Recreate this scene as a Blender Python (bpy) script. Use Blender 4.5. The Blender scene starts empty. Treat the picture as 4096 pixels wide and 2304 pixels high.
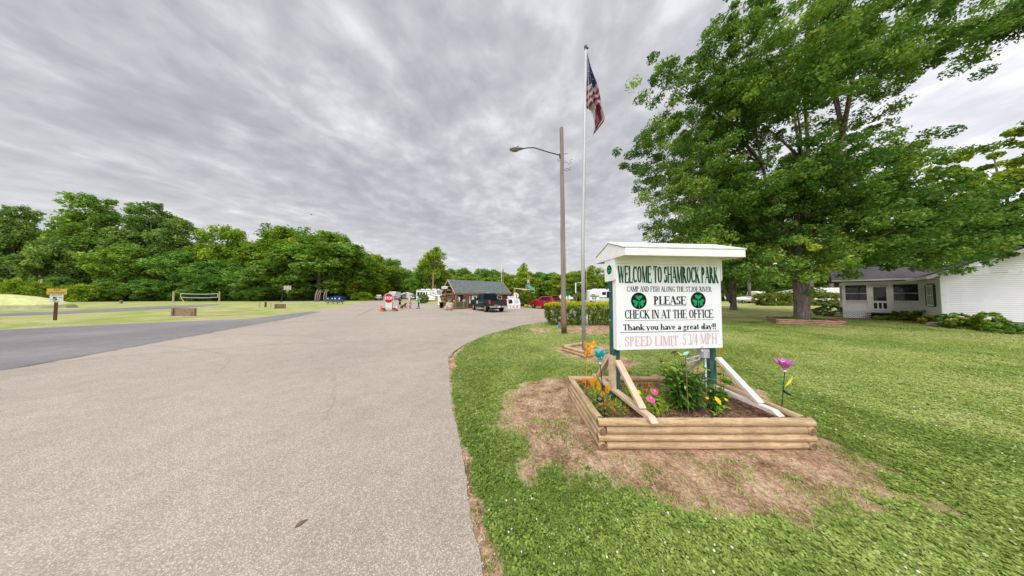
import bpy, bmesh, math, random
import numpy as np
from mathutils import Vector, Matrix
SC = bpy.context.scene
COL = SC.collection
PI = math.pi
R = math.radians
# ------------------------------------------------------------------ camera
FOC, CAMZ = 880.0, 1.72
PITCH = math.atan(30 / FOC)
cd = bpy.data.cameras.new('camera')
cd.sensor_width = 36.0
cd.lens = 36.0 * FOC / 4096.0
cd.clip_start, cd.clip_end = 0.05, 3000
cam = bpy.data.objects.new('camera', cd)
cam.location = (0, 0, CAMZ)
cam.rotation_euler = (PI / 2 + PITCH, 0, 0)
COL.objects.link(cam)
SC.camera = cam
# ------------------------------------------------------------------ exposure, sky, sun
SC.view_settings.view_transform = 'Standard'
SC.view_settings.look = 'None'
SC.view_settings.exposure = 0.0
SC.view_settings.gamma = 1.0
SC.cycles.max_bounces = 6
SC.cycles.transparent_max_bounces = 12
SUN_AZ, SUN_EL = R(203), R(54)      # behind the camera, a little to the left; azimuth measured clockwise from +Y
W = bpy.data.worlds.new('World')
SC.world = W
W.use_nodes = True
nt = W.node_tree
nt.nodes.clear()


def N(tree, typ, **kw):
    n = tree.nodes.new(typ)
    for k, v in kw.items():
        if k.startswith('i_'):
            n.inputs[k[2:]].default_value = v
        elif k.startswith('n_'):
            n.inputs[int(k[2:])].default_value = v
        else:
            setattr(n, k, v)
    return n


def math_(tree, op, a, b=None, c=None, clamp=False):
    n = tree.nodes.new('ShaderNodeMath')
    n.operation = op
    n.use_clamp = clamp
    for i, x in enumerate((a, b, c)):
        if x is None:
            continue
        if isinstance(x, (int, float)):
            n.inputs[i].default_value = x
        else:
            tree.links.new(x, n.inputs[i])
    return n.outputs[0]


def mixc(tree, fac, a, b, blend='MIX'):
    n = tree.nodes.new('ShaderNodeMix')
    n.data_type = 'RGBA'
    n.blend_type = blend
    for sock, x in ((n.inputs[0], fac), (n.inputs[6], a), (n.inputs[7], b)):
        if isinstance(x, (int, float)):
            sock.default_value = x
        elif isinstance(x, (tuple, list)):
            sock.default_value = (*x[:3], 1)
        else:
            tree.links.new(x, sock)
    return n.outputs[2]


def ramp(tree, fac, stops):
    n = tree.nodes.new('ShaderNodeValToRGB')
    e = n.color_ramp.elements
    while len(e) < len(stops):
        e.new(0.5)
    for el, (p, c) in zip(e, stops):
        el.position = p
        el.color = (*c, 1) if isinstance(c, (tuple, list)) else (c, c, c, 1)
    tree.links.new(fac, n.inputs[0])
    return n.outputs[0]


L = nt.links.new
tc = N(nt, 'ShaderNodeTexCoord')
sx = N(nt, 'ShaderNodeSeparateXYZ')
L(tc.outputs['Generated'], sx.inputs[0])
dx, dy, dz = sx.outputs
zz = math_(nt, 'ADD', math_(nt, 'MAXIMUM', dz, 0.0), 0.13)
cx = math_(nt, 'DIVIDE', dx, zz)
cy = math_(nt, 'DIVIDE', dy, zz)
A = R(24)      # the bands of cloud run away to the right of the view
al = math_(nt, 'ADD', math_(nt, 'MULTIPLY', cx, math.sin(A)), math_(nt, 'MULTIPLY', cy, math.cos(A)))
ac = math_(nt, 'SUBTRACT', math_(nt, 'MULTIPLY', cx, math.cos(A)), math_(nt, 'MULTIPLY', cy, math.sin(A)))


def cloud(sal, sac, scale, detail, rough, dist, off):
    cb = N(nt, 'ShaderNodeCombineXYZ')
    L(math_(nt, 'MULTIPLY', al, sal), cb.inputs[0])
    L(math_(nt, 'MULTIPLY', ac, sac), cb.inputs[1])
    cb.inputs[2].default_value = off
    n = N(nt, 'ShaderNodeTexNoise', i_Scale=scale, i_Detail=detail, i_Roughness=rough, i_Distortion=dist)
    L(cb.outputs[0], n.inputs['Vector'])
    return n.outputs['Fac']


big = cloud(0.42, 1.0, 1.15, 4.0, 0.5, 0.5, 3.1)
mid = cloud(0.8, 1.0, 3.2, 6.0, 0.56, 0.35, 7.7)
fine = cloud(1.15, 1.0, 7.5, 4.0, 0.5, 0.2, 1.3)
cl = math_(nt, 'ADD', math_(nt, 'MULTIPLY', big, 0.30), math_(nt, 'ADD', math_(nt, 'MULTIPLY', mid, 0.40), math_(nt, 'MULTIPLY', fine, 0.30)))
ccol = ramp(nt, cl, [(0.35, (0.415, 0.42, 0.46)), (0.46, (0.51, 0.515, 0.555)), (0.54, (0.63, 0.635, 0.67)), (0.64, (0.88, 0.88, 0.90))])
hor = math_(nt, 'POWER', math_(nt, 'SUBTRACT', 1.0, math_(nt, 'MULTIPLY', dz, 1.75, clamp=True), clamp=True), 2.2)
ccol = mixc(nt, math_(nt, 'MULTIPLY', hor, 0.85), ccol, (0.86, 0.86, 0.88))
# unseen sky round the hidden sun (behind the camera) raised to light the scene, brighter towards the right-hand edge of the view
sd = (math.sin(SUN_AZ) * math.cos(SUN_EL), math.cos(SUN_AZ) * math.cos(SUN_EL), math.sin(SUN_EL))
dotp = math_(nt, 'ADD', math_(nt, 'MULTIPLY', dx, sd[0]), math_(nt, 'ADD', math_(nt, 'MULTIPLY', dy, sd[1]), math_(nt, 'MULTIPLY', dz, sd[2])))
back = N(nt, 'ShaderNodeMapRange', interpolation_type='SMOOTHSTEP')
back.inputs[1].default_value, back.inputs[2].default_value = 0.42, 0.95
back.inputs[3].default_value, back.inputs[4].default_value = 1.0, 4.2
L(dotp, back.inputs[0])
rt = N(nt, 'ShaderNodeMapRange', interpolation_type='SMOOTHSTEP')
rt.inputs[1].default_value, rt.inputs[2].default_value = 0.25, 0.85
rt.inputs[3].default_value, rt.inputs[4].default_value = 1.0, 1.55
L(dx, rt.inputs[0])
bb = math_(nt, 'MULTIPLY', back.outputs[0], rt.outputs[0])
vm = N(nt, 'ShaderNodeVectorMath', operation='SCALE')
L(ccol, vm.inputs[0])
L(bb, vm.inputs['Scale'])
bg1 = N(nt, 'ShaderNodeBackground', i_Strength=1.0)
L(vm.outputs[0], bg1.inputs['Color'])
sk = N(nt, 'ShaderNodeTexSky', sky_type='NISHITA', sun_disc=False)
sk.sun_elevation, sk.sun_rotation = SUN_EL, SUN_AZ
bg2 = N(nt, 'ShaderNodeBackground', i_Strength=0.08)
L(sk.outputs[0], bg2.inputs['Color'])
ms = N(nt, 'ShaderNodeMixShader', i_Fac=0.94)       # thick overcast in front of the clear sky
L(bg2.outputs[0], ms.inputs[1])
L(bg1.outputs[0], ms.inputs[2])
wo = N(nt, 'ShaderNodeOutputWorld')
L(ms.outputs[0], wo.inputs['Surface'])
sl = bpy.data.lights.new('sun', 'SUN')
sl.energy, sl.angle, sl.color = 1.25, R(14), (1.0, 0.965, 0.92)
so = bpy.data.objects.new('sun', sl)
so.rotation_euler = Vector(sd).to_track_quat('Z', 'Y').to_euler()
so.location = (20, -30, 50)
COL.objects.link(so)


# ------------------------------------------------------------------ reading places off the photograph (pixels of the 4096 x 2304 original)
def ray(px, py):
    x, u = (px - 2048) / FOC, (1152 - py) / FOC
    c, s = math.cos(PITCH), math.sin(PITCH)
    return Vector((x, c - u * s, s + u * c))


def P(px, py, z=0.0):
    d = ray(px, py)
    t = (z - CAMZ) / d.z
    return Vector((d.x * t, d.y * t, z))


def D(px, py, Y):
    d = ray(px, py)
    t = Y / d.y
    return Vector((d.x * t, Y, CAMZ + d.z * t))


# ------------------------------------------------------------------ objects
def tag(o, label=None, cat=None, group=None, kind=None):
    if label: o['label'] = label
    if cat: o['category'] = cat
    if group: o['group'] = group
    if kind: o['kind'] = kind
    return o


def thing(name, label, cat, loc=(0, 0, 0), rz=0.0, group=None, s=1.0):
    o = bpy.data.objects.new(name, None)
    COL.objects.link(o)
    o.empty_display_size = 0.2
    o.location = loc
    o.rotation_euler = (0, 0, rz)
    o.scale = (s, s, s)
    return tag(o, label, cat, group)


def copy_tree(o, parent=None):
    c = o.copy()
    COL.objects.link(c)
    c.parent = parent
    for ch in list(o.children):
        copy_tree(ch, c)
    return c


class MB:
    def __init__(s):
        s.v, s.f, s.m = [], [], []

    def add(s, vs, fs, mi=0, M=None):
        b = len(s.v)
        if M is not None:
            vs = [M @ Vector(p) for p in vs]
        s.v += [tuple(p) for p in vs]
        s.f += [tuple(i + b for i in f) for f in fs]
        s.m += [mi] * len(fs)
        return s

    def box(s, c, d, mi=0, rz=0.0, M=None):
        x, y, z = d[0] / 2, d[1] / 2, d[2] / 2
        vs = [(sx * x, sy * y, sz * z) for sz in (-1, 1) for sy in (-1, 1) for sx in (-1, 1)]
        T = Matrix.Translation(c) @ Matrix.Rotation(rz, 4, 'Z')
        if M is not None:
            T = M @ T
        return s.add(vs, [(0, 2, 3, 1), (4, 5, 7, 6), (0, 1, 5, 4), (2, 6, 7, 3), (0, 4, 6, 2), (1, 3, 7, 5)], mi, T)

    def bar(s, p, q, w, h, mi=0, up=(0, 0, 1)):
        """square bar from p to q"""
        p, q = Vector(p), Vector(q)
        d = (q - p)
        ln = d.length
        d.normalize()
        u = Vector(up)
        if abs(d.dot(u)) > 0.98:
            u = Vector((1, 0, 0))
        sd_ = d.cross(u).normalized()
        u = sd_.cross(d).normalized()
        M = Matrix(((d.x, sd_.x, u.x, (p.x + q.x) / 2), (d.y, sd_.y, u.y, (p.y + q.y) / 2), (d.z, sd_.z, u.z, (p.z + q.z) / 2), (0, 0, 0, 1)))
        return s.box((0, 0, 0), (ln, w, h), mi, 0, M)

    def tube(s, pts, rad, n=10, mi=0, caps=True, jit=0.0, rnd=None):
        pts = [Vector(p) for p in pts]
        if isinstance(rad, (int, float)):
            rad = [rad] * len(pts)
        b, prev = len(s.v), None
        for i, p in enumerate(pts):
            a = pts[max(0, i - 1)]
            c = pts[min(len(pts) - 1, i + 1)]
            d = (c - a).normalized()
            if prev is None:
                u = Vector((0, 0, 1)) if abs(d.z) < 0.9 else Vector((1, 0, 0))
            else:
                u = prev
            sd_ = d.cross(u).normalized()
            u = sd_.cross(d).normalized()
            prev = u
            for k in range(n):
                t = 2 * PI * k / n
                r = rad[i] * (1 + (rnd.uniform(-jit, jit) if rnd else 0))
                s.v.append(tuple(p + (sd_ * math.cos(t) + u * math.sin(t)) * r))
        for i in range(len(pts) - 1):
            for k in range(n):
                k2 = (k + 1) % n
                s.f.append((b + i * n + k, b + i * n + k2, b + (i + 1) * n + k2, b + (i + 1) * n + k))
                s.m.append(mi)
        if caps:
            s.f.append(tuple(b + k for k in range(n))[::-1])
            s.f.append(tuple(b + (len(pts) - 1) * n + k for k in range(n)))
            s.m += [mi, mi]
        return s

    def lathe(s, prof, n=20, mi=0, M=None):
        b = len(s.v)
        for r, z in prof:
            for k in range(n):
                t = 2 * PI * k / n
                p = Vector((r * math.cos(t), r * math.sin(t), z))
                s.v.append(tuple(M @ p if M is not None else p))
        for i in range(len(prof) - 1):
            for k in range(n):
                k2 = (k + 1) % n
                s.f.append((b + i * n + k, b + i * n + k2, b + (i + 1) * n + k2, b + (i + 1) * n + k))
                s.m.append(mi)
        for i in (0, len(prof) - 1):
            if prof[i][0] > 1e-4:
                q = tuple(b + i * n + k for k in range(n))
                s.f.append(q[::-1] if i == 0 else q)
                s.m.append(mi)
        return s

    def prism(s, poly, d0, d1, M=None, mi=0):
        """polygon (a, b) in local XZ, extruded in local Y from d0 to d1"""
        n = len(poly)
        vs = [(a, d0, b) for a, b in poly] + [(a, d1, b) for a, b in poly]
        fs = [tuple(range(n)), tuple(range(2 * n - 1, n - 1, -1))]
        fs += [(i, i + n, (i + 1) % n + n, (i + 1) % n) for i in range(n)]
        return s.add(vs, fs, mi, M)

    def sphere(s, c, r, n=12, m=8, mi=0, sq=(1, 1, 1)):
        prof = [(max(1e-5, math.sin(PI * i / m)), -math.cos(PI * i / m)) for i in range(m + 1)]
        M = Matrix.Translation(c) @ Matrix.Diagonal((r * sq[0], r * sq[1], r * sq[2], 1))
        return s.lathe(prof, n, mi, M)

    def rings(s, rs, mi=0, caps=True):
        n = len(rs[0])
        b = len(s.v)
        for r in rs:
            s.v += [tuple(p) for p in r]
        for i in range(len(rs) - 1):
            for k in range(n):
                k2 = (k + 1) % n
                s.f.append((b + i * n + k, b + i * n + k2, b + (i + 1) * n + k2, b + (i + 1) * n + k))
                s.m.append(mi)
        if caps:
            s.f.append(tuple(b + k for k in range(n))[::-1])
            s.f.append(tuple(b + (len(rs) - 1) * n + k for k in range(n)))
            s.m += [mi, mi]
        return s

    def build(s, name, mats, parent=None, smooth=False, bevel=0.0, fix=True, loc=None, rz=0.0):
        me = bpy.data.meshes.new(name)
        me.from_pydata(s.v, [], s.f)
        if not isinstance(mats, (list, tuple)):
            mats = [mats]
        for m in mats:
            me.materials.append(m)
        if len(mats) > 1:
            me.polygons.foreach_set('material_index', s.m)
        if fix:
            bm = bmesh.new()
            bm.from_mesh(me)
            bmesh.ops.recalc_face_normals(bm, faces=bm.faces)
            bm.to_mesh(me)
            bm.free()
        me.update()
        o = bpy.data.objects.new(name, me)
        COL.objects.link(o)
        o.parent = parent
        if loc is not None:
            o.location = loc
        o.rotation_euler = (0, 0, rz)
        if smooth:
            me.polygons.foreach_set('use_smooth', [True] * len(me.polygons))
            if smooth == 'auto':
                me.set_sharp_from_angle(angle=R(38))
        if bevel:
            md = o.modifiers.new('bevel', 'BEVEL')
            md.width, md.segments, md.limit_method = bevel, 2, 'ANGLE'
            md.angle_limit = R(35)
        return o


# ------------------------------------------------------------------ materials
MATS = {}


def mat(name, col, rough=0.6, var=0.12, scale=6.0, bump=0.0, bscale=None, metal=0.0, spec=0.22, stretch=(1, 1, 1), dirt=None, dscale=2.0, damt=0.35, coat=0.0, detail=6.0, grain=0.0):
    """surface of one colour with irregular tone, grain (bump) and blotches of dirt"""
    if name in MATS:
        return MATS[name]
    m = bpy.data.materials.new(name)
    m.use_nodes = True
    t = m.node_tree
    b = t.nodes['Principled BSDF']
    b.inputs['Roughness'].default_value = rough
    b.inputs['Metallic'].default_value = metal
    b.inputs['Specular IOR Level'].default_value = spec
    b.inputs['Coat Weight'].default_value = coat
    co = N(t, 'ShaderNodeTexCoord')
    mp = N(t, 'ShaderNodeMapping')
    mp.inputs['Scale'].default_value = stretch
    t.links.new(co.outputs['Object'], mp.inputs[0])
    nz = N(t, 'ShaderNodeTexNoise', i_Scale=scale, i_Detail=detail, i_Roughness=0.6)
    t.links.new(mp.outputs[0], nz.inputs['Vector'])
    lo = tuple(max(0, c * (1 - 2.2 * var)) for c in col)
    hi = tuple(min(1, c * (1 + 2.2 * var)) for c in col)
    out = ramp(t, nz.outputs['Fac'], [(0.25, lo), (0.5, col), (0.75, hi)])
    if dirt:
        n2 = N(t, 'ShaderNodeTexNoise', i_Scale=dscale, i_Detail=5.0, i_Roughness=0.65)
        t.links.new(co.outputs['Object'], n2.inputs['Vector'])
        f = ramp(t, n2.outputs['Fac'], [(0.45, 0.0), (0.75, damt)])
        out = mixc(t, f, out, dirt)
    if grain:       # dark grain lines and checks running along the timber
        n4 = N(t, 'ShaderNodeTexNoise', i_Scale=scale * 1.7, i_Detail=3.0, i_Roughness=0.55, i_Distortion=0.3)
        t.links.new(mp.outputs[0], n4.inputs['Vector'])
        g4 = ramp(t, n4.outputs['Fac'], [(0.44, 0.0), (0.465, grain), (0.49, 0.0), (0.56, 0.0), (0.575, grain * 0.7), (0.59, 0.0)])
        out = mixc(t, g4, out, tuple(c * 0.38 for c in col))
    t.links.new(out, b.inputs['Base Color'])
    if bump:
        n3 = N(t, 'ShaderNodeTexNoise', i_Scale=bscale or scale * 3, i_Detail=5.0)
        t.links.new(mp.outputs[0], n3.inputs['Vector'])
        bp = N(t, 'ShaderNodeBump', i_Strength=bump, i_Distance=0.02)
        t.links.new(n3.outputs['Fac'], bp.inputs['Height'])
        t.links.new(bp.outputs[0], b.inputs['Normal'])
    MATS[name] = m
    return m


def leafmat(name, stops, trans=0.3, rough=0.55, gain=(2.45, 1.75, 1.35)):
    if name in MATS:
        return MATS[name]
    m = bpy.data.materials.new(name)
    m.use_nodes = True
    t = m.node_tree
    b = t.nodes['Principled BSDF']
    b.inputs['Roughness'].default_value = rough
    b.inputs['Specular IOR Level'].default_value = 0.06
    at = N(t, 'ShaderNodeAttribute', attribute_name='tint')
    c = ramp(t, at.outputs['Fac'], [(p, tuple(min(.9, x * g_) for x, g_ in zip(q, gain if isinstance(gain, tuple) else (gain,) * 3))) for p, q in stops])
    t.links.new(c, b.inputs['Base Color'])
    tr = N(t, 'ShaderNodeBsdfTranslucent')
    t.links.new(mixc(t, 1.0, c, (1.0, 1.25, 0.5), 'MULTIPLY'), tr.inputs['Color'])
    mx = N(t, 'ShaderNodeMixShader', i_Fac=trans)
    t.links.new(b.outputs[0], mx.inputs[1])
    t.links.new(tr.outputs[0], mx.inputs[2])
    t.links.new(mx.outputs[0], t.nodes['Material Output'].inputs['Surface'])
    MATS[name] = m
    return m


def glassmat(name, col, alpha, rough=0.15):
    if name in MATS:
        return MATS[name]
    m = bpy.data.materials.new(name)
    m.use_nodes = True
    b = m.node_tree.nodes['Principled BSDF']
    b.inputs['Base Color'].default_value = (*col, 1)
    b.inputs['Roughness'].default_value = rough
    b.inputs['Alpha'].default_value = alpha
    MATS[name] = m
    return m


WHITE = mat('white paint', (0.80, 0.80, 0.80), 0.45, 0.03, 3, dirt=(0.42, 0.38, 0.30), dscale=3.5, damt=0.22, bump=0.08)
BOARDW = mat('sign board white', (0.80, 0.81, 0.83), 0.35, 0.02, 2, dirt=(0.55, 0.55, 0.52), dscale=2.0, damt=0.16)
SIDING = mat('white siding', (0.80, 0.79, 0.80), 0.45, 0.03, 2, dirt=(0.5, 0.48, 0.44), dscale=1.5, damt=0.12)
RVW = mat('caravan white', (0.78, 0.78, 0.77), 0.3, 0.03, 1, dirt=(0.45, 0.42, 0.38), dscale=0.9, damt=0.12, coat=0.3)
GREY = mat('grey plastic', (0.42, 0.42, 0.46), 0.5, 0.05, 5)
DGREY = mat('dark grey', (0.06, 0.06, 0.065), 0.6, 0.15, 8, spec=.07)
BLACK = mat('black', (0.012, 0.012, 0.014), 0.5, 0.2, 8, spec=.07)
RUBBER = mat('tyre rubber', (0.02, 0.02, 0.021), 0.8, 0.2, 14, bump=0.2, spec=.07)
CHROME = mat('chrome', (0.68, 0.68, 0.68), 0.18, 0.05, 4, metal=1.0)
STEEL = mat('galvanised steel', (0.45, 0.46, 0.48), 0.42, 0.12, 9, metal=0.7)
ALU = mat('flagpole aluminium', (0.46, 0.46, 0.48), 0.5, 0.04, 3, metal=0.25, stretch=(4, 4, 0.3))
GPOST = mat('green painted timber', (0.035, 0.105, 0.085), 0.6, 0.3, 9, bump=0.3, stretch=(6, 6, 0.6), dirt=(0.16, 0.22, 0.19), dscale=6, damt=0.5, spec=.07)
SHAM = mat('shamrock green', (0.01, 0.33, 0.10), 0.45, 0.04, 3, spec=.07)
TITLE = mat('dark green vinyl', (0.008, 0.085, 0.045), 0.4, 0.06, 5, spec=.07)
INK = mat('black vinyl', (0.012, 0.011, 0.018), 0.4, 0.1, 5, spec=.07)
PINK = mat('faded pink vinyl', (0.66, 0.42, 0.47), 0.5, 0.10, 22, detail=3)
LOGX = mat('timber along x', (0.53, 0.365, 0.21), 0.75, 0.2, 2.2, bump=0.35, bscale=7, stretch=(0.8, 9, 9), dirt=(0.22, 0.15, 0.09), dscale=5, damt=0.55, grain=.75)
LOGY = mat('timber along y', (0.52, 0.36, 0.21), 0.75, 0.2, 2.2, bump=0.35, bscale=7, stretch=(9, 0.8, 9), dirt=(0.22, 0.15, 0.09), dscale=5, damt=0.55, grain=.75)
ENDG = mat('timber end grain', (0.22, 0.14, 0.075), 0.85, 0.3, 26, bump=0.3)
LUMB = mat('new sawn lumber', (0.62, 0.46, 0.32), 0.65, 0.14, 3, bump=0.1, stretch=(8, 1.2, 2.0), grain=.45)
LUMB_LIT = mat('lumber with painted light', (0.70, 0.60, 0.54), 0.65, 0.12, 3, bump=0.1, stretch=(8, 1.2, 2.0))  # bare lumber of the right brace, whitened to stand for light on it
REDL = mat('red bed timber', (0.36, 0.21, 0.15), 0.75, 0.2, 3, bump=0.3)
POLEW = mat('weathered pole wood', (0.33, 0.27, 0.215), 0.85, 0.22, 3, bump=0.5, bscale=6, stretch=(9, 9, 0.35))
CABIN = mat('stained log', (0.17, 0.058, 0.024), 0.55, 0.3, 4, bump=0.2, stretch=(1, 1, 5))
TRIMW = mat('amber stained timber', (0.33, 0.145, 0.045), 0.55, 0.2, 4)
RED = mat('sign red', (0.42, 0.010, 0.014), 0.35, 0.05, 3)
YEL = mat('sign yellow', (0.72, 0.50, 0.10), 0.5, 0.08, 3, dirt=(0.5, 0.36, 0.12), dscale=3, damt=0.4)
ORANGE = mat('safety orange', (0.80, 0.13, 0.03), 0.5, 0.08, 4)
SHINGLE = mat('grey green shingles', (0.12, 0.14, 0.13), 0.9, 0.34, 1.6, bump=0.5, bscale=4, stretch=(2.6, 5, 9))
GBAL = mat('green baluster', (0.06, 0.15, 0.105), 0.55, 0.1, 5)
ROCK = mat('boulder stone', (0.40, 0.30, 0.235), 0.85, 0.32, 2.5, bump=0.7, bscale=5, dirt=(0.62, 0.55, 0.48), dscale=2.2, damt=0.7)
BARK = mat('maple bark', (0.17, 0.135, 0.125), 0.95, 0.35, 3.5, bump=1.0, bscale=6, stretch=(4, 4, 0.7))
BARKG = mat('pale bark', (0.24, 0.20, 0.165), 0.95, 0.3, 3, bump=0.7, stretch=(4, 4, 0.8))
GLASSD = mat('dark window glass', (0.010, 0.014, 0.018), 0.08, 0.2, 1, spec=0.18)
# ------------------------------------------------------------------ lettering
def sans(txt, h, w=None, bold=0.0, sp=1.0):
    """flat letters of the built-in face as (verts, faces), baseline at 0, x from 0; cap height h, total width w"""
    cu = bpy.data.curves.new('t', 'FONT')
    cu.body, cu.size, cu.offset, cu.space_character = txt, 1.0, bold, sp
    cu.resolution_u = 4
    o = bpy.data.objects.new('t', cu)
    COL.objects.link(o)
    dg = bpy.context.evaluated_depsgraph_get()
    me = bpy.data.meshes.new_from_object(o.evaluated_get(dg))
    vs = np.array([v.co[:] for v in me.vertices])
    fs = [tuple(p.vertices) for p in me.polygons]
    bpy.data.objects.remove(o)
    bpy.data.curves.remove(cu)
    bpy.data.meshes.remove(me)
    x0, y0 = vs[:, 0].min(), vs[:, 1].min()
    W_, H_ = np.ptp(vs[:, 0]), np.ptp(vs[:, 1])
    vs[:, 0] = (vs[:, 0] - x0) * ((w / W_) if w else (h / H_))
    vs[:, 1] = (vs[:, 1] - y0) * (h / H_)
    return vs, fs


def put_text(mb, txt, x, z, h, w=None, bold=0.0, y=0.0, flip=1, mi=0, M=None, center=False, sp=1.0):
    """letters in the local XZ plane, facing local -Y"""
    vs, fs = sans(txt, h, w, bold, sp)
    if center:
        x -= vs[:, 0].max() / 2
    mb.add([(x + a, y, z + b) for a, b, _ in vs], fs, mi, M)


LT = lambda *a: ('l', *a)
AR = lambda *a: ('a', *a)
ST = lambda x, lo=0, hi=1: [('l', x, lo, x, hi, 1), ('s', x, lo), ('s', x, hi)]
GL = {
    'A': (.95, [LT(.08, 0, .47, 1, 0), LT(.46, 1, .86, 0, 1), LT(.22, .36, .70, .36, 0), ('s', .08, 0), ('s', .86, 0)]),
    'C': (.86, [AR(.46, .5, .38, .5, 48, 312), LT(.75, .98, .75, .70, 0), LT(.75, .06, .75, .22, 0)]),
    'D': (.92, ST(.17) + [AR(.22, .5, .58, .5, -90, 90), LT(.1, 1, .24, 1, 0), LT(.1, 0, .24, 0, 0)]),
    'E': (.84, ST(.17) + [LT(.1, .97, .74, .97, 0), LT(.17, .52, .58, .52, 0), LT(.1, .03, .78, .03, 0), LT(.74, 1, .74, .76, 0), LT(.78, 0, .78, .26, 0), LT(.58, .42, .58, .62, 0)]),
    'F': (.78, ST(.17) + [LT(.1, .97, .72, .97, 0), LT(.17, .52, .56, .52, 0), LT(.72, 1, .72, .74, 0), LT(.56, .42, .56, .62, 0)]),
    'G': (.94, [AR(.46, .5, .38, .5, 48, 322), LT(.75, .98, .75, .70, 0), LT(.76, .06, .76, .42, 1), ('s', .76, .42)]),
    'H': (.95, ST(.17) + ST(.77) + [LT(.17, .52, .77, .52, 0)]),
    'I': (.40, ST(.2)),
    'J': (.52, [('l', .33, .2, .33, 1, 1), ('s', .33, 1), AR(.2, .2, .16, .22, 190, 360)]),
    'K': (.95, ST(.17) + [LT(.2, .42, .74, 1, 0), LT(.36, .56, .84, 0, 1), ('s', .74, 1), ('s', .84, 0)]),
    'L': (.80, ST(.17) + [LT(.1, .03, .74, .03, 0), LT(.74, 0, .74, .28, 0)]),
    'M': (1.14, [LT(.14, 0, .14, 1, 0), LT(.18, 1, .55, .02, 1), LT(.55, .02, .92, 1, 0), LT(.97, 0, .97, 1, 1), ('s', .14, 0), ('s', .97, 0), ('s', .12, 1), ('s', .99, 1)]),
    'N': (.95, [LT(.15, 0, .15, 1, 0), LT(.17, 1, .77, 0, 1), LT(.79, 0, .79, 1, 0), ('s', .15, 0), ('s', .13, 1), ('s', .79, 1)]),
    'O': (.93, [AR(.465, .5, .38, .5, 0, 360)]),
    'P': (.78, ST(.17) + [AR(.24, .73, .37, .26, -90, 90), LT(.1, .98, .26, .98, 0), LT(.17, .47, .26, .47, 0)]),
    'R': (.90, ST(.17) + [AR(.24, .74, .35, .25, -90, 90), LT(.1, .98, .26, .98, 0), LT(.17, .49, .26, .49, 0), LT(.40, .50, .80, 0, 1), ('s', .8, 0)]),
    'S': (.74, [AR(.36, .75, .25, .25, 25, 270), AR(.36, .26, .28, .26, 90, -155), LT(.60, .98, .60, .74, 0), LT(.10, .02, .10, .28, 0)]),
    'T': (.82, [('l', .41, 0, .41, 1, 1), ('s', .41, 0), LT(.05, .97, .77, .97, 0), LT(.05, 1, .05, .74, 0), LT(.77, 1, .77, .74, 0)]),
    'V': (.9, [LT(.08, 1, .46, 0, 1), LT(.46, 0, .82, 1, 0), ('s', .08, 1), ('s', .82, 1)]),
    'W': (1.28, [LT(.08, 1, .40, 0, 1), LT(.40, 0, .64, .95, 0), LT(.60, .98, .92, 0, 1), LT(.92, 0, 1.2, 1, 0), ('s', .08, 1), ('s', 1.2, 1)]),
    'a': (.62, [AR(.27, .19, .19, .19, 0, 360), ('l', .48, 0, .48, .46, 1), AR(.29, .46, .19, .20, 0, 165)]),
    'd': (.70, [AR(.28, .32, .22, .32, 0, 360), ('l', .54, 0, .54, 1, 1), ('s', .5, 1)]),
    'e': (.60, [AR(.30, .33, .24, .33, 5, 325), LT(.08, .36, .54, .36, 0)]),
    'g': (.64, [AR(.28, .44, .19, .21, 0, 360), AR(.29, -.06, .24, .17, 0, 360), LT(.14, .26, .12, .08, 0), LT(.42, .60, .58, .64, 0)]),
    'h': (.72, ST(.15) + [AR(.36, .42, .21, .23, 0, 180), ('l', .57, 0, .57, .44, 1), ('s', .57, 0)]),
    'k': (.72, ST(.15) + [LT(.18, .28, .54, .64, 0), LT(.30, .40, .62, 0, 1), ('s', .62, 0), ('s', .54, .64)]),
    'n': (.72, [('l', .15, 0, .15, .64, 1), ('s', .15, 0), AR(.36, .42, .21, .23, 0, 180), ('l', .57, 0, .57, .44, 1), ('s', .57, 0)]),
    'o': (.66, [AR(.33, .33, .25, .33, 0, 360)]),
    'r': (.52, [('l', .15, 0, .15, .64, 1), ('s', .15, 0), AR(.36, .40, .20, .24, 50, 175)]),
    't': (.44, [('l', .2, .04, .2, .86, 1), LT(.03, .62, .40, .62, 0), AR(.30, .10, .1, .1, 180, 300)]),
    'u': (.72, [('l', .15, .2, .15, .64, 1), AR(.35, .22, .20, .22, 180, 360), ('l', .56, 0, .56, .64, 1), ('s', .13, .64), ('s', .54, .64)]),
    'v': (.66, [LT(.08, .64, .33, 0, 1), LT(.33, 0, .58, .64, 0), ('s', .08, .64), ('s', .58, .64)]),
    'y': (.66, [LT(.08, .64, .34, 0, 1), LT(.58, .64, .20, -.26, 0), ('s', .08, .64), ('s', .58, .64)]),
    '!': (.36, [('l', .18, .3, .18, 1, 1), ('l', .18, 0, .18, .15, 1)]),
    '.': (.26, [('l', .12, 0, .12, .14, 1)]),
    '3': (.66, [AR(.30, .76, .22, .24, 150, -80), AR(.30, .27, .27, .27, 85, -150)]),
    '4': (.70, [('l', .46, 0, .46, 1, 1), LT(.46, 1, .05, .28, 0), LT(.05, .28, .66, .28, 0)]),
    '5': (.66, [LT(.18, .96, .58, .96, 1), LT(.18, 1, .14, .55, 0), AR(.29, .31, .28, .31, 125, -150)]),
    '/': (.44, [LT(.02, -.05, .42, 1.05, 0)]),
    ' ': (.36, []),
}


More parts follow.
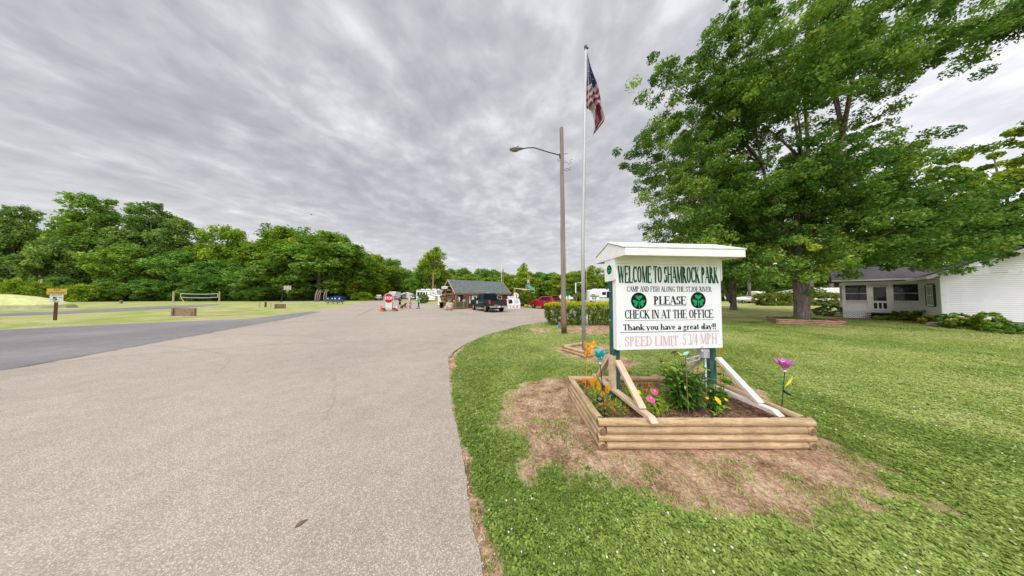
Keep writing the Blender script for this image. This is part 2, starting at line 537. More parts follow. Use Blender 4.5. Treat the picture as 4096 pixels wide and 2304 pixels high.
def serif(mb, txt, x, z, w, h, thick=.17, thin=.06, serifs=True, y=0.0, gap=.0):
    """strokes with contrast and serifs; the line of letters is fitted to width w and cap height h, facing local -Y"""
    total = sum(GL[c][0] + gap for c in txt)
    kx = w / total
    cx, n = x, 0
    for c in txt:
        gw, strokes = GL[c]
        for s in strokes:
            if s[0] == 'l':
                pts = [(s[1], s[2]), (s[3], s[4])]
                wd = [thick if s[5] else thin] * 2
            elif s[0] == 's':
                if not serifs:
                    continue
                sg = thin * .42 if s[2] < .02 else (-thin * .42 if s[2] > .6 else 0)
                pts = [(s[1] - thick * .95, s[2] + sg), (s[1] + thick * .95, s[2] + sg)]
                wd = [thin * .8] * 2
            else:
                _, ax, ay, rx, ry, a0, a1 = s
                k = max(6, int(abs(a1 - a0) / 14))
                pts, wd = [], []
                for i in range(k + 1):
                    a = R(a0 + (a1 - a0) * i / k)
                    q = abs(math.cos(a))
                    ww = thin + (thick - thin) * q ** 1.3
                    pts.append((ax + (rx - ww * .3) * math.cos(a), ay + (ry - thin * .5) * math.sin(a)))
                    wd.append(ww)
            vs, fs = [], []
            for i, (px, py) in enumerate(pts):
                p0, p1 = pts[max(0, i - 1)], pts[min(len(pts) - 1, i + 1)]
                tx, ty = (p1[0] - p0[0]) * kx, (p1[1] - p0[1]) * h
                ln = math.hypot(tx, ty) or 1
                horiz = abs(tx) / ln
                sc = (1 - horiz) * kx + horiz * h * .75
                ox, oy = -ty / ln * wd[i] / 2 * sc, tx / ln * wd[i] / 2 * sc
                X, Z = cx + px * kx, z + py * h
                yy = y - .00012 * (n % 9)
                vs += [(X + ox, yy, Z + oy), (X - ox, yy, Z - oy)]
            fs = [(2 * i, 2 * i + 1, 2 * i + 3, 2 * i + 2) for i in range(len(pts) - 1)]
            mb.add(vs, fs)
            n += 1
        cx += (gw + gap) * kx


def shamrock(mb, cx, cz, r, y, M=None):
    """three heart-shaped leaves and a stem, in the local XZ plane"""
    for a in (90, 203, 337):
        ca, sa = math.cos(R(a)), math.sin(R(a))
        pts = []
        for i in range(22):
            t = 2 * PI * i / 22
            hx = 16 * math.sin(t) ** 3 / 15
            hy = (13 * math.cos(t) - 6 * math.cos(2 * t) - 2 * math.cos(3 * t) - math.cos(4 * t)) / 17
            along, side = .44 + hy * .36, hx * .40
            pts.append((cx + r * (along * ca - side * sa), y - .0001 * (a % 7), cz + r * (along * sa + side * ca) + .06 * r))
        mb.add(pts, [tuple(range(22))], 0, M)
    q = [(-.05, .1), (.05, .1), (.06, -.3), (.10, -.72), (.0, -.74), (-.03, -.3)]
    mb.add([(cx + a * r, y - .0008, cz + b * r) for a, b in q], [tuple(range(6))], 0, M)


def disc(mb, cx, cz, r, y, mi=0, M=None, n=28):
    mb.add([(cx + r * math.cos(2 * PI * i / n), y, cz + r * math.sin(2 * PI * i / n)) for i in range(n)], [tuple(range(n))], mi, M)


# ------------------------------------------------------------------ foliage
def mesh_np(name, V, F, mats, tint=None, parent=None, mi=None, smooth=False):
    V = np.asarray(V, np.float32)
    F = np.asarray(F, np.int32)
    k = F.shape[1]
    me = bpy.data.meshes.new(name)
    me.vertices.add(len(V))
    me.vertices.foreach_set('co', V.ravel())
    me.loops.add(F.size)
    me.loops.foreach_set('vertex_index', F.ravel())
    me.polygons.add(len(F))
    me.polygons.foreach_set('loop_start', np.arange(len(F), dtype=np.int32) * k)
    if not isinstance(mats, (list, tuple)):
        mats = [mats]
    for m in mats:
        me.materials.append(m)
    if mi is not None:
        me.polygons.foreach_set('material_index', np.asarray(mi, np.int32))
    if smooth:
        me.polygons.foreach_set('use_smooth', [True] * len(F))
    me.update(calc_edges=True)
    if tint is not None:
        at = me.attributes.new('tint', 'FLOAT', 'FACE')
        at.data.foreach_set('value', np.asarray(tint, np.float32))
    o = bpy.data.objects.new(name, me)
    COL.objects.link(o)
    o.parent = parent
    return o


def unit(a):
    return a / np.maximum(1e-9, np.linalg.norm(a, axis=1, keepdims=True))


def leaves(rng, C, rad, per, size, flat=0.6, up=0.7, droop=0.0, ctint=None, spread=0.25, elong=0.58):
    """leaf-sized faces: per of them in each clump (centre C, radius rad)"""
    n = len(C)
    idx = np.repeat(np.arange(n), per)
    m = len(idx)
    d = unit(rng.normal(size=(m, 3))) * (rng.random((m, 1)) ** 0.45)
    d[:, 2] *= flat
    p = C[idx] + d * np.asarray(rad)[idx, None]
    nrm = unit(rng.normal(size=(m, 3)) * 0.75 + np.array([0, 0, up]) + d * 0.6)
    t = unit(np.cross(nrm, rng.normal(size=(m, 3))))
    t[:, 2] -= droop
    t = unit(t)
    b = unit(np.cross(nrm, t))
    s = (size * rng.uniform(0.65, 1.3, m))[:, None]
    q = nrm * s * 0.12
    V = np.stack([p - t * s * .5, p + b * s * elong * .5 + q, p + t * s * .5, p - b * s * elong * .5 + q], 1).reshape(-1, 3)
    F = np.arange(4 * m).reshape(-1, 4)
    ct = rng.normal(0.5, 0.16, n) if ctint is None else ctint
    tint = np.clip(ct[idx] + rng.normal(0, spread * .5, m), 0.01, 0.99)
    return V, F, tint


def crown_pts(rng, H0, H1, rad, nl, nc, shape='round', lobe=0.34, cl=0.16):
    """lobe centres (nl) and clump centres round each lobe (nc), between heights H0 and H1"""
    Lb = []
    hh = (H1 - H0) / 2
    while len(Lb) < nl:
        u = rng.uniform(-1, 1, 3)
        if np.linalg.norm(u) > 1 or np.linalg.norm(u) < 0.35:
            continue
        z = u[2]
        w = 1.0
        if shape == 'tall':
            w = 0.65 + 0.35 * math.cos(z * 2.2)
        if shape == 'vase':
            w = 0.7 + 0.35 * z
        if shape == 'skirt':
            w = 1.0 if z < 0 else math.sqrt(max(0.05, 1 - z * z)) + .1
        if rng.random() < .16:          # some branches stand out past the rest
            w *= rng.uniform(1.12, 1.32)
        Lb.append((u[0] * rad * w * .8, u[1] * rad * w * .8, H0 + hh + z * hh * .82))
    Lb = np.array(Lb)
    lr = rad * lobe * rng.uniform(0.65, 1.25, nl)
    C, ids = [], []
    for i in range(nl):
        d = unit(rng.normal(size=(nc, 3)) + np.array([0, 0, 0.35]))
        rr = rng.uniform(0.55, 1.05, (nc, 1))
        C.append(Lb[i] + d * rr * lr[i] * np.array([1, 1, .95]))
        ids += [i] * nc
    return Lb, np.vstack(C), np.array(ids), lr


def limbs(mb, rng, base, top_z, r0, Lb, nlimb, lean=(0, 0), fork=0.35):
    rnd = random.Random(int(rng.integers(1e6)))
    bx, by, bz = base
    n = 9
    pts = [Vector((bx + lean[0] * (i / n) ** 1.4 + rnd.uniform(-.05, .05) * r0 * 2, by + lean[1] * (i / n) ** 1.4, bz + top_z * i / n)) for i in range(n + 1)]
    rs = [r0 * (1.35 if i == 0 else 1.0) * (1 - 0.82 * (i / n) ** 1.1) + .02 for i in range(n + 1)]
    mb.tube(pts, rs, 10, jit=.05, rnd=rnd)
    order = rng.permutation(len(Lb))[:nlimb]
    for k in order:
        e = Vector(Lb[k])
        f = min(0.9, max(fork * .6, (e.z - bz) / top_z * 0.55 + rnd.uniform(-.08, .02)))
        i = min(n - 1, max(1, int(f * n)))
        s = pts[i]
        ln = (e - s).length
        m1 = s.lerp(e, .4) + Vector((0, 0, -.06 * ln + rnd.uniform(0, .12) * ln))
        m2 = s.lerp(e, .75) + Vector((rnd.uniform(-.05, .05) * ln, rnd.uniform(-.05, .05) * ln, .05 * ln))
        q = min(rs[i] * .6, r0 * .42)
        mb.tube([s, m1, m2, e], [q, q * .7, q * .42, q * .14], 7, jit=.05, rnd=rnd)


def make_tree(name, label, cat, H, rad, h0, seed, lmat, bark, nl=26, nc=14, per=26, leaf=.5, shape='round', r0=.28, group=None, loc=(0, 0, 0), lobe=.34, clr=.17, nlimb=10, flat=.9, up=.4, tall=.82):
    rng = np.random.default_rng(seed)
    t = thing(name, label, cat, loc, 0, group)
    Lb, C, ids, lr = crown_pts(rng, h0, H, rad, nl, nc, shape, lobe)
    lt = rng.normal(.5, .13, nl)
    ct = lt[ids] + rng.normal(0, .09, len(C))
    V, F, ti = leaves(rng, C, rad * clr * rng.uniform(.6, 1.2, len(C)), per, leaf, flat, up, ctint=ct)
    mesh_np('crown', V, F, lmat, ti, t)
    mb = MB()
    limbs(mb, rng, (0, 0, -.05), H * tall, r0, Lb, nlimb)
    mb.build('trunk', bark, t, smooth=True, fix=False)
    return t
# ------------------------------------------------------------------ ground: one lawn sheet to the horizon, roads as sheets on it
def to2(pts):
    return np.array([[*P(a, b)[:2]] for a, b in pts])


def sdpoly(Q, poly):
    """signed distance of points Q to a polygon, negative inside"""
    n = len(poly)
    dmin = np.full(len(Q), 1e9)
    ins = np.zeros(len(Q), bool)
    for i in range(n):
        a, b = poly[i], poly[(i + 1) % n]
        e = b - a
        w = Q - a
        t = np.clip((w @ e) / max(1e-9, e @ e), 0, 1)
        dmin = np.minimum(dmin, np.linalg.norm(w - t[:, None] * e, axis=1))
        c = (a[1] > Q[:, 1]) != (b[1] > Q[:, 1])
        with np.errstate(divide='ignore', invalid='ignore'):
            xi = (b[0] - a[0]) * (Q[:, 1] - a[1]) / (b[1] - a[1]) + a[0]
        ins ^= c & (Q[:, 0] < xi)
    return np.where(ins, -dmin, dmin)


def vnoise(Q, s, seed=0):
    """smooth value noise of points Q (n, 2), about -1..1"""
    r = np.random.default_rng(seed)
    tab = r.uniform(-1, 1, (256, 256))
    q = Q * s
    i = np.floor(q).astype(int)
    f = q - i
    f = f * f * (3 - 2 * f)
    g = lambda a, b: tab[(i[:, 0] + a) % 256, (i[:, 1] + b) % 256]
    return (g(0, 0) * (1 - f[:, 0]) + g(1, 0) * f[:, 0]) * (1 - f[:, 1]) + (g(0, 1) * (1 - f[:, 0]) + g(1, 1) * f[:, 0]) * f[:, 1]


ROAD_R = [(1931, 2304), (1887, 2097), (1861, 1889), (1838, 1750), (1811, 1646), (1800, 1540), (1796, 1480), (1791, 1432), (1810, 1411), (1866, 1375), (1929, 1346), (1991, 1328), (2088, 1302), (2160, 1291), (2212, 1286)]
# the far side of the paving: behind the hedge, along the grass under the car and the ice box, then back along the left lawn
ROAD_F = [(2330, 1268), (2330, 1246), (2225, 1240), (2140, 1234.5), (2086, 1233.5), (2060, 1220), (1990, 1212), (1900, 1219), (1850, 1237), (1760, 1240), (1753, 1222), (1752, 1216.6), (1604, 1215.2),
          (1604, 1204.5), (1752, 1203.5), (1800, 1203), (1800, 1197.5), (1600, 1196.8), (1530, 1199.8), (1480, 1204), (1431, 1215.5), (1317, 1234.5), (1240, 1244), (1166, 1253.5), (1100, 1262), (1000, 1273.5), (880, 1279), (720, 1285), (449, 1297), (200, 1309), (0, 1319)]
road_poly = np.vstack([[[-0.15, 0.2]], to2(ROAD_R), to2(ROAD_F), [[-19, 7.0], [-19, 0.2]]])


def dense(poly, step, jit, seed, lim=14):
    out = []
    r = random.Random(seed)
    n = len(poly)
    for i in range(n):
        a, b = poly[i], poly[(i + 1) % n]
        d = np.linalg.norm(b - a)
        near = min(np.linalg.norm(a), np.linalg.norm(b)) < lim and a[0] > -6
        k = max(1, int(d / step)) if near else max(1, int(d / 1.5))
        for j in range(k):
            p = a + (b - a) * j / k
            q = jit if near else jit * 1.5
            out.append((p[0] + r.uniform(-q, q), p[1] + r.uniform(-q, q)))
    return out


DIRT = to2([(2030, 1590), (2080, 1545), (2180, 1520), (2262, 1512), (2600, 1500), (2900, 1500), (3100, 1600), (3220, 1690), (3290, 1770), (3385, 1799), (3480, 1850), (3600, 1945), (3660, 1985), (3640, 2018), (3524, 2045),
            (3330, 1990), (3180, 1965), (3039, 2030), (2900, 2100), (2760, 2040), (2600, 2000), (2462, 1975), (2393, 1940), (2254, 1900), (2120, 1905), (2075, 1860), (2085, 1785), (2040, 1720), (2005, 1650)])
PATCH = [to2([(2105, 1318), (2150, 1308), (2205, 1314), (2200, 1330), (2130, 1332)]), to2([(2215, 1322), (2300, 1300), (2500, 1292), (2500, 1320), (2400, 1340), (2290, 1335)]),
         to2([(2200, 1395), (2260, 1380), (2440, 1385), (2500, 1425), (2560, 1460), (2480, 1500), (2400, 1470), (2230, 1420)]), to2([(2700, 1480), (2780, 1460), (2900, 1470), (2880, 1510), (2700, 1510)])]
road_edge = to2(ROAD_R)


def edge_dist(Q):
    dmin = np.full(len(Q), 1e9)
    pl = np.vstack([[[-0.15, 0.2]], road_edge])
    for a, b in zip(pl[:-1], pl[1:]):
        e = b - a
        w = Q - a
        t = np.clip((w @ e) / (e @ e), 0, 1)
        dmin = np.minimum(dmin, np.linalg.norm(w - t[:, None] * e, axis=1))
    return dmin


def dirt_at(Q):
    """how bare the ground is (0..1): worn earth round the flower bed, along the road edge and at a few patches"""
    nz = vnoise(Q, 2.3, 1) * .12 + vnoise(Q, 6.5, 2) * .08 + vnoise(Q, 17, 3) * .05
    d = np.clip(.5 - (sdpoly(Q, DIRT) - .01 + nz * 1.7) / .75, 0, 1)
    for p in PATCH:
        d = np.maximum(d, .75 * np.clip(.5 - (sdpoly(Q, p) + nz * 1.4) / .3, 0, 1))
    e = edge_dist(Q)
    wide = .055 + .04 * vnoise(Q, 1.1, 5) + np.where(Q[:, 1] < 2.4, .05, 0) + .22 * np.exp(-((Q[:, 0] + 1.4) ** 2 + (Q[:, 1] - 6.1) ** 2) / .5)
    d = np.maximum(d, np.clip((wide + nz * .6 - e) / .06, 0, 1))
    return d


def axis(lo, hi, step, far, k=1.16):
    a = list(np.arange(lo, hi, step))
    s = step
    while a[-1] < far:
        s *= k
        a.append(a[-1] + s)
    s = step
    while a[0] > -far:
        s *= k
        a.insert(0, a[0] - s)
    return np.array(a)


gx, gy = axis(-2.2, 9.0, 0.055, 1500), axis(1.0, 9.0, 0.055, 1500)
GX, GY = np.meshgrid(gx, gy)
Q = np.stack([GX.ravel(), GY.ravel()], 1)
near = (np.abs(Q[:, 0]) < 40) & (np.abs(Q[:, 1]) < 60)
dv = np.zeros(len(Q))
dv[near] = dirt_at(Q[near])
nx, ny = len(gx), len(gy)
ii = (np.arange(ny - 1)[:, None] * nx + np.arange(nx - 1)[None, :]).ravel()
FQ = np.stack([ii, ii + 1, ii + nx + 1, ii + nx], 1)


def lawn_mat():
    m = bpy.data.materials.new('lawn')
    m.use_nodes = True
    t = m.node_tree
    b = t.nodes['Principled BSDF']
    b.inputs['Roughness'].default_value = .9
    b.inputs['Specular IOR Level'].default_value = .1
    co = N(t, 'ShaderNodeTexCoord').outputs['Object']

    def nz(scale, det=4.0, r=.6, st=None, dist=0.0):
        n = N(t, 'ShaderNodeTexNoise', i_Scale=scale, i_Detail=det, i_Roughness=r, i_Distortion=dist)
        if st:
            mp = N(t, 'ShaderNodeMapping')
            mp.inputs['Scale'].default_value = st
            t.links.new(co, mp.inputs[0])
            t.links.new(mp.outputs[0], n.inputs['Vector'])
        else:
            t.links.new(co, n.inputs['Vector'])
        return n.outputs['Fac']
    g = ramp(t, nz(9, 6, .7), [(.3, (.15, .20, .038)), (.5, (.24, .30, .062)), (.7, (.36, .40, .115))])
    dry = ramp(t, nz(.42, 5, .62, None, .6), [(.38, 0.0), (.60, .85)])
    g = mixc(t, dry, g, (.47, .43, .21))
    dark = ramp(t, nz(.16, 4, .55), [(.48, 0.0), (.68, .55)])
    g = mixc(t, dark, g, (.175, .26, .05))
    clov = ramp(t, nz(38, 2, .5), [(.66, 0.0), (.72, .75)])
    clm = ramp(t, nz(.5, 3, .5), [(.45, 0.0), (.6, 1.0)])
    g = mixc(t, math_(t, 'MULTIPLY', clov, clm), g, (.40, .42, .30))
    e = ramp(t, nz(3.2, 6, .7), [(.30, (.14, .088, .052)), (.43, (.34, .215, .14)), (.55, (.55, .375, .265)), (.70, (.70, .52, .39))])
    straw = ramp(t, nz(30, 4, .7), [(.4, (.62, .58, .52)), (.62, (1.25, 1.22, 1.15))])
    e = mixc(t, 1.0, e, straw, 'MULTIPLY')
    at = N(t, 'ShaderNodeAttribute', attribute_name='dirt').outputs['Fac']
    at = math_(t, 'ADD', at, math_(t, 'MULTIPLY', math_(t, 'SUBTRACT', nz(14, 5, .7), .5), .9))
    f = ramp(t, at, [(.32, 0.0), (.68, 1.0)])
    t.links.new(mixc(t, f, g, e), b.inputs['Base Color'])
    bp = N(t, 'ShaderNodeBump', i_Strength=.9, i_Distance=.03)
    t.links.new(nz(55, 5, .7), bp.inputs['Height'])
    t.links.new(bp.outputs[0], b.inputs['Normal'])
    return m


LAWN = lawn_mat()
gnd = mesh_np('lawn', np.stack([Q[:, 0], Q[:, 1], np.zeros(len(Q))], 1), FQ, LAWN, smooth=True)
at = gnd.data.attributes.new('dirt', 'FLOAT', 'POINT')
at.data.foreach_set('value', dv.astype(np.float32))
tag(gnd, kind='structure')


def asphalt(name, base, peb, tone):
    m = bpy.data.materials.new(name)
    m.use_nodes = True
    t = m.node_tree
    b = t.nodes['Principled BSDF']
    b.inputs['Roughness'].default_value = .88
    b.inputs['Specular IOR Level'].default_value = .25
    co = N(t, 'ShaderNodeTexCoord').outputs['Object']
    v = N(t, 'ShaderNodeTexVoronoi', i_Scale=105.0, i_Randomness=1.0)
    t.links.new(co, v.inputs['Vector'])
    sp = N(t, 'ShaderNodeSeparateColor')
    t.links.new(v.outputs['Color'], sp.inputs[0])
    stone = ramp(t, sp.outputs[0], [(0.0, peb[0]), (.35, peb[1]), (.7, peb[2]), (1.0, peb[3])])
    gap = ramp(t, v.outputs['Distance'], [(.38, 0.0), (.62, .75)])
    c = mixc(t, gap, stone, tuple(x * .45 for x in base))
    c = mixc(t, .32, c, base)

    def nz(s, det, r=.6):
        n = N(t, 'ShaderNodeTexNoise', i_Scale=s, i_Detail=det, i_Roughness=r)
        t.links.new(co, n.inputs['Vector'])
        return n.outputs['Fac']
    c = mixc(t, 1.0, c, ramp(t, nz(.22, 5), [(.3, tone[0]), (.5, 1.0), (.7, tone[1])]), 'MULTIPLY')
    c = mixc(t, 1.0, c, ramp(t, nz(2.6, 5, .7), [(.3, .90), (.6, 1.04)]), 'MULTIPLY')
    t.links.new(c, b.inputs['Base Color'])
    bp = N(t, 'ShaderNodeBump', i_Strength=.5, i_Distance=.006)
    t.links.new(v.outputs['Distance'], bp.inputs['Height'])
    t.links.new(bp.outputs[0], b.inputs['Normal'])
    return m


ASPH = asphalt('pale chip asphalt', (.425, .355, .28), [(.23, .195, .17), (.38, .325, .27), (.46, .40, .335), (.64, .58, .50)], (.88, 1.1))
DARKA = asphalt('dark asphalt', (.225, .21, .208), [(.15, .14, .14), (.22, .205, .20), (.265, .245, .24), (.34, .32, .30)], (.78, 1.25))


def sheet(name, poly, z, m, kind='structure'):
    mb = MB()
    mb.add([(a, b, z) for a, b in poly], [tuple(range(len(poly)))])
    o = mb.build(name, m, fix=False)
    bm = bmesh.new()
    bm.from_mesh(o.data)
    bmesh.ops.triangulate(bm, faces=bm.faces)
    for f in bm.faces:
        if f.normal.z < 0:
            f.normal_flip()
    bm.to_mesh(o.data)
    bm.free()
    return tag(o, kind=kind)


sheet('road', dense(road_poly, .07, .012, 4), .008, ASPH)
DK = [(0, 1484), (295, 1431), (460, 1400), (612, 1372), (780, 1342), (922, 1315), (1106, 1283), (1195, 1266), (1290, 1248), (1240, 1246), (1166, 1255), (1100, 1263.5), (1000, 1275), (880, 1280.5), (720, 1286.5), (449, 1298.5), (200, 1310.5), (0, 1320.5)]
pd_ = to2(DK)
sheet('side_road', dense(np.vstack([pd_[:1] + [[-14, .4]], pd_, pd_[-1:] + [[-14, -.5]]]), .3, .02, 9, 40), .012, DARKA)
# the asphalt path across the far lawn on the left
pt_ = to2([(0, 1266), (220, 1258), (480, 1245.5), (660, 1236), (800, 1227.5), (880, 1220), (876, 1217.6), (760, 1220.5), (600, 1226), (420, 1236), (220, 1246), (0, 1254)])
sheet('path', np.vstack([pt_, pt_[-1:] + [[-25, .5]], pt_[:1] + [[-25, -.6]]]), .008, DARKA)
PADM = mat('court gravel', (.40, .36, .29), .9, .12, 3)
sheet('court_pad', to2([(1130, 1206.5), (1330, 1206), (1326, 1209.5), (1120, 1211.5)]), .008, PADM)
SAND = mat('pit sand', (.40, .30, .17), .95, .2, 2)
sheet('sand_strip', to2([(640, 1268), (700, 1263), (800, 1258), (1000, 1252), (1040, 1254), (820, 1264), (700, 1270)]), .006, SAND)
sheet('sand_patch', to2([(1090, 1236), (1150, 1233), (1172, 1235), (1150, 1238)]), .006, SAND)
CRK = mat('crack filler', (.085, .075, .07), .9, .3, 9)


def crack(pts, w, seed, z=.0125, m=None, nm='road_crack'):
    r = random.Random(seed)
    pl = [P(*q) for q in pts]
    ln = []
    for a, b in zip(pl[:-1], pl[1:]):
        k = max(2, int((b - a).length / .22))
        ln += [a.lerp(b, i / k) + Vector((r.uniform(-.03, .03), r.uniform(-.03, .03), 0)) for i in range(k)]
    ln.append(pl[-1])
    vs = []
    for i, p in enumerate(ln):
        d = (ln[min(i + 1, len(ln) - 1)] - ln[max(0, i - 1)]).normalized()
        s = Vector((-d.y, d.x, 0)) * w * r.uniform(.25, 1.0) / 2
        vs += [(p.x + s.x, p.y + s.y, z), (p.x - s.x, p.y - s.y, z)]
    mb = MB()
    mb.add(vs, [(2 * i, 2 * i + 1, 2 * i + 3, 2 * i + 2) for i in range(len(ln) - 1)])
    tag(mb.build(nm, m or CRK), kind='structure')


crack([(0, 1486), (295, 1433), (612, 1374), (922, 1317), (1106, 1285), (1200, 1267)], .05, 1, .0165)
crack([(184, 1455), (420, 1430), (664, 1412), (1032, 1383), (1364, 1370), (1600, 1369), (1795, 1374)], .022, 2)
crack([(1090, 1291), (1300, 1283), (1500, 1276), (1700, 1268), (1900, 1263), (2080, 1257)], .05, 3)
crack([(1310, 1300), (1420, 1292), (1640, 1283)], .03, 4)
crack([(1430, 1263), (1470, 1247), (1495, 1233)], .08, 5)
crack([(1520, 1228), (1490, 1215)], .08, 6)
crack([(1800, 1244), (1880, 1262), (1980, 1284), (2060, 1296)], .05, 7)
TYRE = mat('tyre rubber mark', (.335, .285, .235), .9, .1, 9)
crack([(1797, 1434), (1815, 1410), (1872, 1374)], .05, 11)
for i_, q_ in enumerate(([(760, 1336), (1000, 1338), (1254, 1346), (1360, 1372), (1415, 1410), (1438, 1493)], [(560, 1378), (700, 1388), (811, 1401), (900, 1418), (914, 1435), (870, 1493)], [(1400, 1284), (1480, 1293), (1535, 1310), (1545, 1330)], [(1250, 1420), (1320, 1470), (1340, 1560), (1300, 1680)])):
    crack(q_, .10, 20 + i_, .0118, TYRE, 'tyre_mark')
stn = [P(1185, 2104), P(1203, 2090), P(1232, 2082), P(1216, 2098), P(1195, 2113), P(1178, 2118)]
sheet('road_stain', [(p.x, p.y) for p in stn], .0125, mat('rust stain', (.13, .085, .065), .9, .3, 30))

# ------------------------------------------------------------------ grass, clover and straw standing on the near ground
def grass():
    rng = np.random.default_rng(11)
    V, F, T, base = [], [], [], 0
    mi = []
    bed = np.array([[.93, 2.44], [3.43, 2.44], [3.43, 3.92], [.93, 3.92]])
    for (y0, y1, dens, bh) in ((1.15, 2.2, 9000, .030), (2.2, 3.6, 6500, .030), (3.6, 5.5, 4200, .030), (5.5, 9.0, 1700, .032), (9.0, 15.0, 420, .036)):
        n = int((y1 - y0) * (y1 * 2.5 + 1.6) * dens)
        p = np.stack([rng.uniform(-1.6, y1 * 2.5, n), rng.uniform(y0, y1, n)], 1)
        p = p[(p[:, 0] < p[:, 1] * 2.5 + .3)]
        d = dirt_at(p)
        keep = (sdpoly(p, road_poly) > .015) & (sdpoly(p, bed) > .02)
        clump = vnoise(p, 3.1, 21) * .5 + vnoise(p, 9, 22) * .5
        pr = np.maximum(np.clip(1.12 - 1.25 * d, 0, 1) ** 1.3, .12 + .38 * (clump > .24))
        keep &= rng.random(len(p)) < pr
        p, d, clump = p[keep], d[keep], clump[keep]
        m = len(p)
        dry = vnoise(p, .45, 31) * .8 + vnoise(p, 1.6, 32) * .6 + np.clip((p[:, 0] - 3.0) * .085, 0, .5) - .35 * np.clip(1.2 - p[:, 0], 0, 1)
        k = rng.random(m)
        clover = vnoise(p, .8, 41) * .7 + vnoise(p, 2.6, 42) * .6 + (p[:, 0] > 3) * .2 - (p[:, 0] < .8) * .05
        is_cl = (k < .25 + .55 * np.clip(clover + .5, 0, 1)) & (d < .5)
        straw = rng.random(m) < np.clip((d - .15) * 1.5, 0, 1) * np.where(clump > .24, .3, .62)
        ang = rng.uniform(0, 2 * PI, m)
        ca, sa = np.cos(ang), np.sin(ang)
        h = bh * rng.uniform(.45, 1.45, m) * (1 + .55 * np.clip(clump, -.6, 1)) * np.where(d > .4, .75, 1)
        # blades: three points and a tip
        g = ~is_cl
        q = p[g]
        hh = np.where(straw[g], .004 + h[g] * .2, h[g])
        ln = np.where(straw[g], h[g] * 1.5, h[g] * rng.uniform(.3, 1.0, g.sum()))
        w = np.where(straw[g], .0022, .0034) * (1 + (y0 > 3) * .3 + (y0 > 5) * .5 + (y0 > 8) * 1.0)
        c, s = ca[g], sa[g]
        z0 = np.full(len(q), 0.0)
        b1 = np.stack([q[:, 0] - s * w, q[:, 1] + c * w, z0], 1)
        b2 = np.stack([q[:, 0] + s * w, q[:, 1] - c * w, z0], 1)
        m1 = np.stack([q[:, 0] + c * ln * .45 + s * w * .8, q[:, 1] + s * ln * .45 - c * w * .8, hh * .75], 1)
        tip = np.stack([q[:, 0] + c * ln, q[:, 1] + s * ln, hh], 1)
        V.append(np.stack([b1, b2, m1, tip], 1).reshape(-1, 3))
        F.append(np.arange(4 * len(q)).reshape(-1, 4) + base)
        base += 4 * len(q)
        T.append(np.where(straw[g], rng.uniform(.86, .98, len(q)), np.clip(.47 + dry[g] * .36 + clump[g] * .16 + rng.normal(0, .19, len(q)), .02, .88)))
        # clover: three rounded leaflets, nearly level
        q = p[is_cl]
        hh = h[is_cl] * .75
        sz = .0115 * rng.uniform(.6, 1.5, len(q)) * (1 + (y0 > 3) * .1 + (y0 > 5) * .35 + (y0 > 8) * .8)
        a0 = ang[is_cl]
        tl = np.clip(.33 + dry[is_cl] * .24 + clump[is_cl] * .14 + rng.normal(0, .15, len(q)), .02, .7)
        for kk in range(3 if y0 < 5 else 2):
            a = a0 + kk * 2.09
            c, s = np.cos(a), np.sin(a)
            tilt = rng.uniform(-.25, .45, len(q)) * sz
            o = np.stack([q[:, 0], q[:, 1], hh], 1)
            dv_ = np.stack([c * sz, s * sz, tilt], 1)
            sv = np.stack([-s * sz * .62, c * sz * .62, rng.uniform(-.2, .2, len(q)) * sz], 1)
            V.append(np.stack([o, o + dv_ * 1.1 - sv, o + dv_ * 1.75, o + dv_ * 1.1 + sv], 1).reshape(-1, 3))
            F.append(np.arange(4 * len(q)).reshape(-1, 4) + base)
            base += 4 * len(q)
            T.append(np.clip(tl + rng.normal(0, .04, len(q)), 0, 1))
    V, F, T = np.vstack(V), np.vstack(F), np.concatenate(T)
    gm = leafmat('grass blades', [(0.0, (.12, .185, .032)), (.3, (.27, .36, .075)), (.5, (.38, .46, .125)), (.7, (.50, .54, .19)), (.82, (.60, .55, .27)), (.9, (.55, .42, .25)), (1.0, (.74, .60, .40))], .3, gain=1.0)
    tag(mesh_np('grass', V, F, gm, T), kind='stuff')
    # clover heads
    mb = MB()
    r = random.Random(5)
    k = 0
    while k < 260:
        y = 1.4 + 9.5 * r.random() ** 1.25
        x = r.uniform(-.6, y * 2.35)
        p = np.array([[x, y]])
        if sdpoly(p, road_poly)[0] < .05 or sdpoly(p, bed)[0] < .05 or dirt_at(p)[0] > .35 or vnoise(p, .8, 41)[0] + vnoise(p, 2.6, 42)[0] * .5 < -.15:
            continue
        mb.sphere((x, y, .034), .0065 * r.uniform(.7, 1.25) * (1 + .08 * y), 6, 4)
        k += 1
    tag(mb.build('clover_blossom', mat('clover white', (.66, .64, .55), .8, .1, 60), smooth=True, fix=False), kind='stuff')
    # small stones along the crumbled road edge and in the worn earth
    mb = MB()
    k = 0
    while k < 520:
        if k % 2:
            i = r.randrange(len(road_edge) - 5)
            q = road_edge[i] + (road_edge[i + 1] - road_edge[i]) * r.random()
            p = q + np.array([r.uniform(-.05, .22), r.uniform(-.05, .05)])
        else:
            p = np.array([r.uniform(.2, 4.0), r.uniform(1.7, 3.8)])
        if (k % 2 == 0 and dirt_at(p[None])[0] < .6) or sdpoly(p[None], bed)[0] < .05:
            k += 1
            continue
        mb.sphere((p[0], p[1], .012), r.uniform(.004, .011), 5, 3, sq=(1, r.uniform(.7, 1.2), .7))
        k += 1
    tag(mb.build('gravel', mat('edge stones', (.42, .36, .30), .9, .3, 40), fix=False), kind='stuff')


